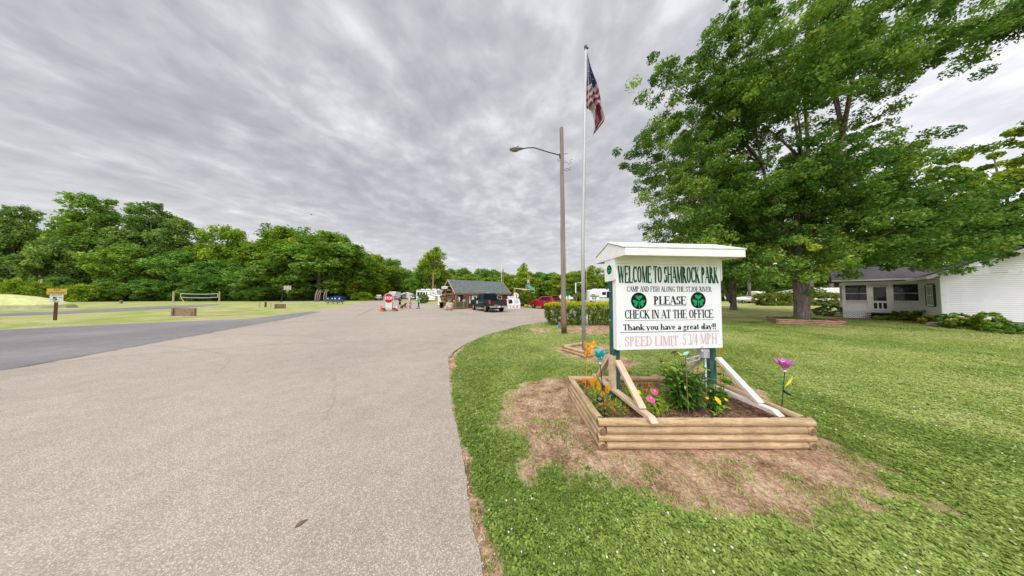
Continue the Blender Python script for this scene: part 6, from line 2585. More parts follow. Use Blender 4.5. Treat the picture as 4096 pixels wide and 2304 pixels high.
# big fifth wheel behind the ball bush: nose to the right
fz = P(1700, 1206)
fx = fz.y / FOC
X = lambda px: (px - 1672) * fx
fwl = rv('fifth_wheel_trailer', 'big white fifth wheel trailer with tinted nose window behind the clipped ball bush', 'trailer', D(1672, 1206, fz.y), 0,
         [(0, .45), (0, 3.30), (5.6, 3.38), (6.7, 3.32), (7.35, 2.6), (7.5, 1.75), (7.2, 1.45), (5.4, 1.35), (5.3, .45)], 2.4, (1.5, 2.45))
fwl.location.z = 0
roof_units(fwl, ((1.4, 3.33, .9, .8), (2.9, 3.36, .9, .8), (4.7, 3.38, .9, .8), (5.9, 3.34, .5, .6)))
side_panels(fwl, 2.4, [('window', .25, .95, 1.5, 2.7, GLASSD), ('window', 1.1, 1.75, 1.5, 2.7, GLASSD), ('window', 1.9, 2.5, 1.7, 2.6, GLASSD), ('door', 2.75, 3.05, 1.0, 2.7, GLASSD), ('window', 4.0, 4.2, 2.0, 2.7, GLASSD), ('window', 4.6, 4.8, 2.0, 2.7, GLASSD), ('slide_out', 3.2, 5.2, .9, 1.0, GREY), ('awning_roll', .1, 5.2, 3.02, 3.16, DGREY)])
mb = MB()
for a, b in (((2.9, 2.2), (5.2, 1.5)), ((5.2, 1.5), (6.9, 1.55)), ((4.9, 2.6), (5.6, 1.9))):
    mb.bar((a[0], -1.225, a[1]), (b[0], -1.225, b[1]), .05, .10)
mb.build('body_stripe', DGREY, fwl)
mb = MB()
q4 = ((6.72, -1.1, 3.22), (7.33, -1.1, 2.55), (7.33, 1.1, 2.55), (6.72, 1.1, 3.22))
for off in (.012,):
    mb.add([(x + .05, y, z + .03) for x, y, z in q4], [(0, 1, 2, 3)])
o = mb.build('nose_window', mat('tinted nose', (.10, .10, .12), .2, .2, 4), fwl)
mb = MB()
M = Matrix(((1, 0, 0, 5.75), (0, 1, 0, -1.215), (0, 0, 1, 0), (0, 0, 0, 1)))
mb.add([(5.62, -1.216, 3.22), (5.95, -1.216, 2.05), (7.0, -1.216, 1.9), (7.28, -1.216, 2.45), (6.66, -1.216, 3.22)], [(0, 1, 2, 3, 4)])
mb.build('nose_cap_panel', mat('nose grey', (.22, .22, .24), .3, .2, 2), fwl)
mb = MB()
put_text(mb, 'ALLIANCE', 5.98, 2.32, .20, 1.05, .01, -1.224)
mb.tube([(6.35, -1.226, 2.62), (6.52, -1.226, 2.86), (6.70, -1.226, 2.62)], .018, 5)
mb.build('lettering', WHITE, fwl, fix=False)
# second trailer with its awning out
tz = P(1640, 1197)
tx = tz.y / FOC
t2 = rv('travel_trailer', 'white travel trailer with its awning stretched out to the left', 'trailer', D(1614, 1197, tz.y), 0, [(0, .5), (0, 2.7), (.5, 3.05), (4.4, 3.0), (4.4, 2.55), (5.5, 2.5), (5.5, .55)], 2.3, (2.0, 2.8))
t2.location.z = 0
roof_units(t2, ((1.8, 3.03, .8, .7), (3.0, 3.02, .5, .6)))
side_panels(t2, 2.3, [('window', 2.9, 4.0, 1.7, 2.1, GREY), ('window', 4.8, 5.1, 1.5, 2.1, GLASSD), ('vent', 3.6, 4.1, .7, 1.0, GREY), ('door', .5, 1.9, .7, 2.2, mat('shaded awning wall', (.40, .37, .32), .6, .1, 4))])  # door panel here is trailer wall, the awning's shade put into its colour
mb = MB()
mb.add([(2.2, -1.2, 2.95), (.2, -1.2, 2.75), (-1.9, -3.2, 1.95), (0.3, -3.4, 2.05)], [(0, 1, 2, 3)])
o = mb.build('awning', mat('awning cloth', (.55, .60, .60), .7, .1, 5), t2, fix=False)
o.modifiers.new('t', 'SOLIDIFY').thickness = .03
mb = MB()
mb.bar((-1.9, -3.2, 1.95), (.3, -1.2, .9), .05, .05)
mb.bar((.3, -3.4, 2.05), (1.7, -1.2, .9), .05, .05)
mb.bar((-1.9, -3.2, 1.95), (-1.9, -3.2, 0), .05, .05)
mb.build('awning_arm', WHITE, t2)
# first trailer: rounded front facing the camera
t1 = rv('fifth_wheel_trailer', 'white round nosed fifth wheel trailer standing behind the stop sign', 'trailer', P(1572, 1199), R(-78), [(-6, .5), (-6, 3.2), (.6, 3.35), (1.1, 3.1), (1.35, 2.4), (1.3, 1.55), (.2, 1.35), (0, .5)], 2.5, (-3, -3.9))
mb = MB()
mb.box((1.43, 0, 2.05), (.02, 1.1, .10))
mb.build('nose_stripe', GREY, t1)
for s in (-1, 1):
    mb = MB()
    mb.box((1.0, s * .6, .6), (.12, .12, 1.2))
    mb.build('landing_leg', STEEL, t1)
# covered boats at the left of the trailers
for i, (px, py, lb) in enumerate(((1508, 1202, 'small boat under a white cover at the wood edge, left of the other boat'), (1516, 1202, 'small boat with beige cover beside the trailers left of the stop sign'))):
    b = thing('covered_boat', lb, 'boat', P(px, py), R(-80 + 12 * i))
    mb = MB()
    mb.rings([[(x, w * math.cos(a), .95 + h * math.sin(a)) for a in [2 * PI * j / 10 for j in range(10)]] for x, w, h in ((-2, .75, .45), (-1, .9, .5), (.6, .9, .5), (1.6, .55, .4), (2.2, .06, .1))])
    mb.build('hull', mat('beige cover', (.55, .47, .33), .7, .15, 4) if i else mat('hull olive', (.16, .15, .08), .5, .2, 4), b, smooth='auto')
    mb = MB()
    mb.sphere((-1, 0, 1.7), .6, 10, 6, sq=(1.4, 1.1, .45))
    mb.build('boat_cover', WHITE, b, smooth=True, fix=False)
    mb = MB()
    mb.bar((-1.6, 0, .38), (2.8, 0, .42), .12, .12)
    mb.build('trailer_frame', BLACK, b)
    for s in (-1, 1):
        wheel(b, -.9, s * .8, .32, .18, STEEL, 5)
# motorhome right of the flagpole
mz = P(2352, 1210)
mk = mz.y / FOC
mh = rv('motorhome', 'long white motorhome with blue stripes behind the yellow tipped hedge', 'motorhome', D(2352, 1210, mz.y), 0, [(0, .5), (-.05, 1.2), (.05, 3.0), (.3, 3.12), (8.8, 3.12), (9.3, 2.9), (9.4, 1.3), (9.2, .5)], 2.5, (6.2, 1.2))
mh.location.z = 0
roof_units(mh, ((1.7, 3.1, 1.0, .8), (2.9, 3.1, .8, .7), (3.9, 3.1, .9, .8), (5.4, 3.1, .8, .7)))
side_panels(mh, 2.5, [('window', 3.0, 3.9, 1.85, 2.55, GLASSD), ('window', 4.1, 5.75, 1.25, 2.65, CURT), ('stripe', .05, 2.3, 1.45, 1.66, BLUE), ('stripe', 2.35, 6.0, 1.08, 1.28, BLUE), ('stripe', 2.35, 6.0, .78, .92, GREY), ('hatch', .5, 1.3, .75, 1.25, WHITE)])
mb = MB()
mb.add([(.25, -1.27, 2.6), (1.35, -1.27, 2.6), (1.25, -1.75, 2.05), (.1, -1.75, 2.05)], [(0, 1, 2, 3)])
o = mb.build('window_awning', WHITE, mh, fix=False)
o.modifiers.new('t', 'SOLIDIFY').thickness = .03
side_panels(mh, 2.5, [('window', .5, 1.25, 1.95, 2.45, GLASSD)])
for i, (px, lb, w) in enumerate(((2382, 'white folding table with potted plants on it beside the motorhome', 2.2), (2413, 'white folding table with red things on its bench nearer the sign', 1.3))):
    t = thing('picnic_table', lb, 'table', P(px, 1213))
    mb = MB()
    mb.box((0, 0, .74), (w, .8, .05))
    mb.build('tabletop', WHITE, t)
    for s in (-1, 1):
        mb = MB()
        mb.box((0, s * .75, .44), (w, .25, .04))
        mb.build('bench', WHITE, t)
    for s in (-1, 1):
        mb = MB()
        mb.bar((s * w * .38, -.7, 0), (s * w * .38, .2, .72), .05, .05)
        mb.bar((s * w * .38, .7, 0), (s * w * .38, -.2, .72), .05, .05)
        mb.build('leg', STEEL, t)
for px, lb, sd in ((2372, 'leafy pot plant in a terracotta pot on the left end of the folding table', 1), (2382, 'taller dark green pot plant on the folding table by the motorhome', 2)):
    c = D(px, 1200, P(px, 1213).y)
    t = thing('pot_plant', lb, 'pot plant', (c.x, c.y, .765))
    mb = MB()
    mb.lathe([(.10, 0), (.15, .24), (.001, .24)], 12)
    mb.build('pot', POT, t)
    V, F, ti = leaves(np.random.default_rng(sd), np.array([[0, 0, .42]]), [.28], 90, .14, 1)
    mesh_np('leaves', V, F, PETG if sd == 1 else PHL, ti, t)
# trailers beyond the red car, and the pickup by the swing frame
t3 = rv('toy_hauler_trailer', 'black and white trailer with bold zigzag stripes beyond the red car', 'trailer', P(2146, 1195), 0, [(0, .4), (0, 2.9), (2.4, 2.9), (3.0, 2.4), (3.1, 1.3), (1.9, .9), (1.9, .4)], 2.4, (.8,))
side_panels(t3, 2.4, [('dark_panel', .1, .6, .9, 2.7, BLACK), ('window', 1.0, 1.5, 1.7, 2.4, GLASSD), ('window', 1.9, 2.6, 1.9, 2.6, GLASSD)])
mb = MB()
for a, b in (((.1, 1.2), (.9, .7)), ((.9, .7), (2.2, 1.5)), ((.6, 2.3), (1.1, 1.3))):
    mb.bar((a[0], -1.225, a[1]), (b[0], -1.225, b[1]), .05, .22)
mb.build('zigzag_stripe', BLACK, t3)
t4 = rv('travel_trailer', 'low white travel trailer beyond the roof of the red car', 'trailer', P(2174, 1196), 0, [(0, .5), (.05, 2.6), (.5, 2.75), (4.6, 2.6), (5.0, 2.3), (5.0, .5)], 2.3, (2, 2.8))
roof_units(t4, ((1.2, 2.7, .8, .7), (2.4, 2.68, .4, .5)))
side_panels(t4, 2.3, [('window', 2.2, 2.5, 1.9, 2.3, GLASSD), ('window', .6, 1.3, 1.7, 2.2, GREY), ('emblem', 3.2, 3.7, 1.8, 2.2, mat('emblem red', (.45, .08, .07), .5, .1, 5))])
t5 = rv('travel_trailer', 'white rounded travel trailer seen through the swing set legs', 'trailer', P(2052, 1203), 0, [(0, .5), (.0, 2.2), (.5, 2.5), (1.4, 2.5), (1.8, 2.1), (1.9, .5)], 2.2, (.9,))
roof_units(t5, ((.8, 2.45, .7, .6),))
side_panels(t5, 2.2, [('window', 1.0, 1.5, 1.6, 2.0, GREY), ('stripe', .1, 1.8, 1.0, 1.1, GREY)])
pk = thing('pickup_truck', 'white pickup truck with a cap far off behind the steel swing frame', 'pickup truck', P(2270, 1203), 0)
mb = MB()
mb.prism([(-2.6, .5), (-2.6, 1.25), (.6, 1.25), (2.2, 1.15), (2.3, .5)], -.95, .95)
mb.build('body', WHITE, pk, bevel=.06)
mb = MB()
cabin_loft(mb, (-2.5, 1.0, .9), (-2.3, .35, .75), 1.25, 1.95)
cpp = mb.build('cap', WHITE, pk, bevel=.05)
side_panels(pk, 1.7, [('side_window', -2.0, -.9, 1.4, 1.8, GLASSD), ('side_window', -.6, .3, 1.4, 1.8, GLASSD)])
for x in (-1.6, 1.5):
    for s in (-1, 1):
        wheel(pk, x, s * .84, .37, .22, STEEL, 5)
# right of the sign, far across the lawn
bt_ = thing('covered_boat', 'white boat under a grey striped cover on a trailer left of the boxwood hedge', 'boat', P(2985, 1214), 0)
mb = MB()
mb.rings([[(x, w * math.cos(a), .95 + h * math.sin(a)) for a in [2 * PI * j / 12 for j in range(12)]] for x, w, h in ((-2.2, .1, .15), (-1.7, .6, .42), (-.6, .95, .5), (2.0, .95, .5), (2.6, .8, .45))])
mb.build('hull', WHITE, bt_, smooth='auto')
mb = MB()
mb.rings([[(x, w * math.cos(a), 1.15 + h * math.sin(a)) for a in [PI * j / 10 for j in range(11)]] for x, w, h in ((-1.2, .4, .15), (-.6, .85, .38), (.3, .96, .42), (2.6, .82, .28))])
mb.build('boat_cover', mat('striped cover', (.36, .31, .30), .7, .3, 5, stretch=(1, 1, 9)), bt_, smooth='auto')
mb = MB()
mb.bar((-2.9, 0, .4), (2.5, 0, .45), .14, .14)
mb.build('trailer_frame', STEEL, bt_)
for s in (-1, 1):
    wheel(bt_, -1.6, s * .9, .36, .2, STEEL, 5)
    wheel(bt_, 1.6, s * .9, .36, .2, STEEL, 5)
for px, w, z1, lb, sx0 in ((3010, 1.9, 2.75, 'white camper with a small dark window behind the left end of the boxwood hedge', 0), (3229, 3.2, 3.6, 'white trailer showing above the boxwood hedge right of the maple trunk', 1)):
    t = rv('travel_trailer', lb, 'trailer', P(px, 1211), 0, [(0, .5), (0, z1 - .1), (.2, z1), (w * .7, z1), (w * .72, z1 - .75), (w, z1 - .8), (w, .5)] if sx0 else [(0, .5), (0, z1 - .2), (.3, z1), (w, z1 - .1), (w, .5)], 2.3, (w * .5,))
    side_panels(t, 2.3, [('window', .6, 1.3, z1 - 1.1, z1 - .5, GLASSD)] if not sx0 else [('emblem', .5, 1.6, z1 - .7, z1 - .62, GREY)])
t = rv('travel_trailer', 'long white trailer half seen through the left porch window', 'trailer', P(3340, 1220), R(-35), [(-1.5, .5), (-1.5, 2.8), (-1.2, 3.1), (6, 3.1), (6.5, 2.7), (6.6, .5)], 2.3, (2, 3))
aw = thing('awning_frame', 'white open truss of an awning above the boxwood hedge left of the maple trunk', 'awning', P(3140, 1212))
mb = MB()
for a, b in (((-2, 0, 2.45), (2.2, 0, 3.1)), ((-2, 0, 2.35), (2.2, 0, 2.5)), ((-1.6, 0, 2.35), (-.6, 0, 2.7)), ((-.6, 0, 2.7), (.2, 0, 2.4)), ((.2, 0, 2.4), (1.2, 0, 2.95)), ((1.2, 0, 2.95), (2.0, 0, 2.5)), ((-2, 0, 0), (-2, 0, 2.45)), ((2.2, 0, 0), (2.2, 0, 3.1))):
    mb.bar(a, b, .08, .08)
mb.build('truss', WHITE, aw)
for px, lb, m, tz_ in ((2902, 'small amber warning sign on a post left of the second maple', mat('amber sign', (.55, .30, .03), .5, .1, 5), 'a'),):
    t = thing('road_sign', lb, 'sign', P(px, 1211))
    mb = MB()
    mb.box((0, 0, 1.0), (.07, .07, 2.0))
    mb.build('post', STEEL, t)
    mb = MB()
    mb.box((0, -.05, 2.05), (.55, .03, .5))
    mb.build('sign_plate', m, t)
    mb = MB()
    mb.box((0, -.05, 1.3), (.45, .03, .55))
    pl2 = mb.build('speed_plate', WHITE, t)
    mb = MB()
    put_text(mb, '5', 0, 1.18, .26, None, .01, -.068, center=True)
    mb.build('lettering', INK, pl2, fix=False)
# ------------------------------------------------------------------ the white house on the right
HB = Vector((-.588, .809, 0))            # along the porch front, away to the left
HN = Vector((.809, .588, 0))             # into the house
P0, P1, C1 = Vector((26.1, 17.4, 0)), Vector((27.86, 14.98, 0)), Vector((24.5, 12.54, 0))
# local frame: origin at the near corner C1, x along the big wall towards the right and the camera, y into the house
HX = -HB
house = thing('white_house', 'white clapboard house with screened side porch behind the big maple', 'house', C1, math.atan2(HX.y, HX.x))
hl = lambda p: ((p - C1).dot(HX), (p - C1).dot(HN))
xp1, yp1 = hl(P1)
xp0, yp0 = hl(P0)
HH, HW, HD_ = 2.9, 8.5, 9.0


def siding(p, q, z0, z1, parent, top=None, pitch=.105, name='wall', gap=None):
    """lapped boards from p to q (local); top(s) gives the height limit along the wall for a gable"""
    p, q = Vector((*p, 0)), Vector((*q, 0))
    d = q - p
    ln = d.length
    d.normalize()
    n = Vector((d.y, -d.x, 0))
    mb = MB()
    z = z0
    while z < z1 - .01:
        zt = min(z1, z + pitch)
        segs = [(0, ln)]
        if top:
            a, b = top(zt)
            if b - a < .05:
                break
            segs = [(a, b)]
        if gap and gap[2] < (z + zt) / 2 < gap[3]:
            segs = [(0, gap[0]), (gap[1], ln)]
        for a, b in segs:
            A_, B_ = p + d * a, p + d * b
            mb.add([A_ + n * .03 + Vector((0, 0, z + .014)), B_ + n * .03 + Vector((0, 0, z + .014)), B_ + n * .010 + Vector((0, 0, zt + .004)), A_ + n * .010 + Vector((0, 0, zt + .004)), A_ + Vector((0, 0, z + .012)), B_ + Vector((0, 0, z + .012))], [(0, 1, 2, 3), (4, 5, 1, 0)])
        z = zt
    return mb.build(name, SIDING, parent, fix=False)


F0 = .37
siding((0, 0), (HW, 0), F0, HH, house)
slope = .52
siding((0, 0), (HW, 0), HH, HH + HW / 2 * slope, house, top=lambda z: ((z - HH) / slope, HW - (z - HH) / slope), name='gable_wall')
siding((0, HD_), (0, 0), F0, HH, house, gap=(HD_ - 2.75, HD_ - 1.05, 1.0, 2.42))
mb = MB()
mb.box((HW / 2, HD_ / 2, (HH + F0) / 2), (HW - .01, HD_ - .01, HH - F0))
mb.box((HW / 2, HD_ / 2, F0 / 2), (HW - .06, HD_ - .06, F0))
mb.build('inner_wall', mat('foundation block', (.30, .26, .23), .9, .15, 4), house)
for x, y in ((-.0, -.0),):
    mb = MB()
    mb.box((.05, -.03, (HH + F0) / 2), (.16, .03, HH - F0))
    mb.box((-.03, .05, (HH + F0) / 2), (.03, .16, HH - F0))
    mb.build('corner_board', WHITE, house)
for s in (0, 1):
    mb = MB()
    xe, xr = (-.45, HW / 2) if s == 0 else (HW + .45, HW / 2)
    ze, zr = HH - .45 * slope + .05, HH + HW / 2 * slope + .05
    p = [(xe, -.35, ze), (xe, HD_ + .3, ze), (xr, HD_ + .3, zr), (xr, -.35, zr)]
    mb.add(p + [(a, b, c + .10) for a, b, c in p], [(0, 1, 2, 3), (4, 7, 6, 5), (0, 4, 5, 1), (1, 5, 6, 2), (2, 6, 7, 3), (3, 7, 4, 0)])
    rf = mb.build('roof', mat('mauve brown shingles', (.155, .135, .15), .9, .25, 3, bump=.4, stretch=(2, 6, 6)), house)
    mb = MB()
    mb.bar((xe, -.37, ze + .02), (xr, -.37, zr + .02), .03, .17)
    mb.build('rake_board', WHITE, rf)
    mb = MB()
    mb.box((xe - .03, HD_ / 2, ze + .03), (.06, HD_ + .6, .15))
    mb.build('fascia', WHITE, rf)
mb = MB()
mb.box((-.22, HD_ / 2 - .02, HH - .19), (.44, HD_ + .6, .02))
mb.build('soffit', mat('soffit beige', (.62, .58, .54), .6, .05, 3), house)
wn = window(house, (-.03, 2.55), (-.03, 1.25), 1.08, 2.36, (-1, 0), gm=mat('curtained window', (.30, .33, .34), .2, .4, 3, stretch=(8, 8, .6)), depth=.08)
for y in (1.08, 2.72):
    mb = MB()
    for k in range(16):
        mb.box((-.045, y, 1.12 + .08 * k), (.03, .26, .06))
    mb.box((-.04, y - .135, 1.72), (.045, .03, 1.3))
    mb.box((-.04, y + .135, 1.72), (.045, .03, 1.3))
    mb.build('shutter', mat('dark shutter', (.035, .045, .045), .5, .1, 5), wn)
# the porch: front from P1 to P0 along -x at y = yp1
pz, ph = .585, 2.75
wp = xp1 - xp0
pd_ = 2.9
porch = bpy.data.objects.new('screened_porch', None)
COL.objects.link(porch)
porch.parent = house
porch.location = (xp0, yp0, 0)
PW = mat('porch cream white', (.84, .80, .79), .55, .05, 4, dirt=(.5, .45, .42), dscale=2, damt=.15)
SCR = glassmat('insect screen', (.022, .022, .026), .62, .6)


def px_s(px):
    r = (px - 2048) / FOC
    return (17.4 * r - 26.1) / (.588 + .809 * r)


def zx(x):
    return px_s(3300 + x / 3.236)


mb = MB()
mb.box((wp / 2, pd_ / 2, pz - .06), (wp, pd_, .12))
mb.build('floor_deck', PW, porch)
op = [(zx(262), zx(537), 1.31, 2.48), (zx(588), zx(828), None, 2.44), (zx(882), zx(1208), 1.31, 2.50)]
# framing of the front: posts between the openings, kick panels, head board
xs_ = [0, op[0][0], op[0][1], op[1][0], op[1][1], op[2][0], op[2][1], wp]
for a, b in ((xs_[0], xs_[1]), (xs_[2], xs_[3]), (xs_[4], xs_[5]), (xs_[6], xs_[7])):
    mb = MB()
    mb.box(((a + b) / 2, 0, (pz + ph) / 2), (b - a, .12, ph - pz))
    mb.build('porch_post', PW, porch, bevel=.006)
mb = MB()
mb.box((wp / 2, .004, 2.63), (wp - .01, .11, .24))
mb.build('head_beam', PW, porch)
for a, b, z0, z1 in (op[0], op[2]):
    mb = MB()
    mb.box(((a + b) / 2, .02, (pz + z0) / 2), (b - a, .06, z0 - pz))
    n_ = int((b - a) / .2)
    for k in range(1, n_):
        mb.box((a + (b - a) * k / n_, -.011, (pz + z0) / 2 - .02), (.012, .006, z0 - pz - .06))
    kp = mb.build('kick_panel', PW, porch)
    mb = MB()
    mb.box(((a + b) / 2, -.02, z0 + .02), (b - a + .04, .14, .05))
    mb.build('sill', WHITE, kp)
    mb = MB()
    mb.box(((a + b) / 2, .02, (z0 + z1) / 2 + .03), (b - a, .006, z1 - z0))
    mb.build('screen', SCR, porch)
    mb = MB()
    mb.box(((a + b) / 2, .0, 1.88), (b - a, .03, .03))
    mb.build('mullion', WHITE, porch)
a, b, _, z1 = op[1]
mb = MB()
mb.box(((a + b) / 2, -.01, z1 - .05), (b - a, .05, .10))
mb.box(((a + b) / 2, -.01, pz + .10), (b - a, .05, .14))
mb.box(((a + b) / 2, -.01, 1.25), (b - a, .05, .14))
for x in (a + .05, b - .05):
    mb.box((x, -.01, (pz + z1) / 2), (.10, .045, z1 - pz - .02))
for k in (1, 2):
    mb.box((a + .1 + (b - a - .2) * k / 3, -.01, .92), (.06, .04, .62))
dr = mb.build('screen_door', WHITE, porch)
mb = MB()
mb.box(((a + b) / 2, .012, (pz + z1) / 2), (b - a - .1, .006, z1 - pz - .1))
mb.build('screen', SCR, dr)
mb = MB()
mb.box((a + .06, -.05, 1.55), (.03, .05, .14))
mb.build('handle', STEEL, dr)
# side and back of the porch with screened openings
for nm, c, s in (('side_wall', (.03, pd_ / 2), (.06, pd_)), ('back_wall', (wp / 2, pd_ - .03), (wp, .06))):
    mb = MB()
    mb.box((*c, (pz + 1.28) / 2), (*s, 1.28 - pz))
    mb.box((*c, 2.62), (*s, .25))
    mb.build(nm, PW, porch)
for x, y in ((.05, pd_ - .05), (wp - .05, pd_ - .05), (.9, pd_ - .05)):
    mb = MB()
    mb.box((x, y, (pz + ph) / 2), (.1, .1, ph - pz))
    mb.build('porch_post', PW, porch)
mb = MB()
mb.box((wp / 2, pd_ - .03, 1.9), (wp - .1, .006, 1.2))
mb.build('screen', SCR, porch)
mb = MB()
mb.box((wp * .62, pd_ * .6, pz + .42), (.5, .5, .8))
mb.box((wp * .62, pd_ * .6 + .22, pz + .75), (.5, .06, .5))
mb.build('porch_chair', mat('maroon chair', (.16, .03, .03), .7, .1, 5), porch, bevel=.03)
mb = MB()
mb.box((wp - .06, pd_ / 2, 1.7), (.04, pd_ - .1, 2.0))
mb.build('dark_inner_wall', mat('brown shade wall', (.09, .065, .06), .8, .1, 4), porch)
# low roof of the porch, lattice skirt, steps
mb = MB()
p = [(-.45, -.35, 2.86), (wp + .5, -.35, 2.86), (wp + .5, pd_ * .95, 3.95), (-.45, pd_ * .95, 3.95)]
mb.add(p + [(a_, b_, c_ + .09) for a_, b_, c_ in p], [(0, 1, 2, 3), (4, 7, 6, 5), (0, 4, 5, 1), (1, 5, 6, 2), (2, 6, 7, 3), (3, 7, 4, 0)])
p = [(-.45, pd_ * .95 + .01, 3.95), (wp + .5, pd_ * .95 + .01, 3.95), (wp + .5, pd_ * 1.9, 2.86), (-.45, pd_ * 1.9, 2.86)]
mb.add(p + [(a_, b_, c_ + .09) for a_, b_, c_ in p], [(0, 1, 2, 3), (4, 7, 6, 5), (0, 4, 5, 1), (1, 5, 6, 2), (2, 6, 7, 3), (3, 7, 4, 0)])
rf = mb.build('roof', MATS['mauve brown shingles'], porch)
mb = MB()
mb.box((wp / 2, -.38, 2.87), (wp + .9, .08, .12))
mb.build('gutter', WHITE, rf)
mb = MB()
w0, w1 = 0, zx(575)
k = 0
for sgn in (-1, 1):
    x = w0 - .5
    while x < w1 + .5:
        a_ = Vector((x, -.02 + .008 * sgn, 0.0))
        b_ = Vector((x + sgn * .52, -.02 + .008 * sgn, .52))
        t0, t1 = 0.0, 1.0
        for lim, s_ in ((w0, 1), (w1, -1)):
            dx_ = (b_.x - a_.x)
            if dx_ == 0:
                continue
            tt = (lim - a_.x) / dx_
            if (s_ > 0) == (dx_ > 0):
                t0 = max(t0, tt)
            else:
                t1 = min(t1, tt)
        if t1 - t0 > .03:
            mb.bar(a_.lerp(b_, t0), a_.lerp(b_, t1), .075, .008, 0, (0, 1, 0))
        x += .16
mb.box(((w0 + w1) / 2, -.03, .545), (w1 - w0, .03, .06))
mb.build('lattice_skirt', WHITE, porch)
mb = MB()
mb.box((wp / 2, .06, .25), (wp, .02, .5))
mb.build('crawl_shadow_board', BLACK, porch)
for k in range(2):
    mb = MB()
    mb.box(((op[1][0] + op[1][1]) / 2, -.25 - .28 * k, .40 - .18 * k), (1.15, .28, .045))
    mb.build('step', DGREY, porch)

# ------------------------------------------------------------------ shrubs, hedges, trees
HEDG = leafmat('golden privet', [(0, (.030, .060, .010)), (.35, (.075, .135, .018)), (.6, (.15, .20, .025)), (.78, (.40, .37, .03)), (1, (.62, .52, .035))], .3, gain=(1.3, 1.35, 1))
BOXW = leafmat('boxwood', [(0, (.030, .070, .015)), (.5, (.075, .14, .03)), (.8, (.14, .19, .05)), (1, (.26, .15, .06))], .25)
MAPL = leafmat('maple leaves', [(0, (.024, .062, .014)), (.35, (.048, .112, .024)), (.65, (.09, .168, .036)), (.85, (.16, .25, .05)), (1, (.30, .38, .09))], .30, .45, gain=(2.2, 1.8, 1.55))
MAPR = leafmat('bright maple', [(0, (.045, .10, .012)), (.4, (.09, .18, .022)), (.75, (.17, .27, .04)), (1, (.32, .38, .08))], .35)
FORA = leafmat('forest green', [(0, (.018, .050, .012)), (.4, (.042, .105, .022)), (.75, (.085, .165, .035)), (1, (.19, .27, .07))], .28, gain=(2.9, 2.4, 2.1))
FORB = leafmat('yellow green walnut', gain=(1.9, 1.9, 1.4), trans=.28, stops=[(0, (.030, .070, .010)), (.35, (.070, .135, .018)), (.7, (.155, .20, .028)), (1, (.33, .31, .06))])
FORC = leafmat('cottonwood grey green', [(0, (.030, .065, .020)), (.45, (.075, .13, .038)), (.8, (.15, .21, .07)), (1, (.26, .32, .14))], .3, gain=(2.3, 2.1, 1.7))
FORD = leafmat('fresh green', [(0, (.035, .085, .010)), (.4, (.085, .18, .02)), (.75, (.16, .27, .035)), (1, (.28, .37, .07))], .3)


def px_place(px, Y):
    return Vector(((px - 2048) / FOC * Y, Y, 0))


def top_h(py, Y):
    return CAMZ + (1182 - py) / FOC * Y


# golden tipped hedge
hb = [P(2200, 1284), P(2445, 1300)]
hd_ = (P(2470, 1296) - P(2204, 1300))
h0_ = P(2206, 1296)
t = thing('privet_hedge', 'clipped hedge with yellow tips behind the wooden pole and flagpole', 'hedge', (0, 0, 0))
rng = np.random.default_rng(3)
Yh = 12.6
xa, xb = (2198 - 2048) / FOC * Yh, (2560 - 2048) / FOC * Yh
n = 1500
C = np.stack([rng.uniform(xa + .1, xb, n), Yh + rng.uniform(0, 1.3, n), np.zeros(n)], 1)
face = rng.random(n)
C[:, 2] = rng.uniform(.18, 1.22, n)
front = face < .45
C[front, 1] = Yh + rng.normal(0, .05, front.sum())
topm = face > .72
C[topm, 2] = 1.24 + rng.normal(0, .035, topm.sum()) + .04 * np.sin(C[topm, 0] * 2.2)
side = (face > .45) & (face < .56)
C[side, 0] = xa + rng.normal(0, .06, side.sum())
low = np.clip((.55 - C[:, 2]) / .5, 0, 1)
C[:, 0] += low * .12 * (C[:, 0] < xa + .4)
keep = rng.random(n) > low * .45
C = C[keep]
tt = .34 + rng.normal(0, .10, len(C)) + np.where(C[:, 2] > 1.15, .48, 0) + np.where((C[:, 2] > .98) & (C[:, 2] <= 1.15), .18, 0)
V, F, ti = leaves(rng, C, np.full(len(C), .10), 34, .052, .8, .6, ctint=tt, spread=.3)
mesh_np('foliage', V, F, HEDG, ti, t)
mb = MB()
rnd = random.Random(4)
for i in range(150):
    x, y = rnd.uniform(xa + .1, xb), Yh + rnd.uniform(.05, 1.1)
    mb.tube([(x, y, -.02), (x + rnd.uniform(-.1, .1), y + rnd.uniform(-.1, .1), .35), (x + rnd.uniform(-.2, .2), y + rnd.uniform(-.2, .2), 1.0)], [.012, .009, .004], 5, caps=False)
mb.build('twigs', mat('hedge twig', (.10, .055, .035), .9, .3, 9), t, fix=False)


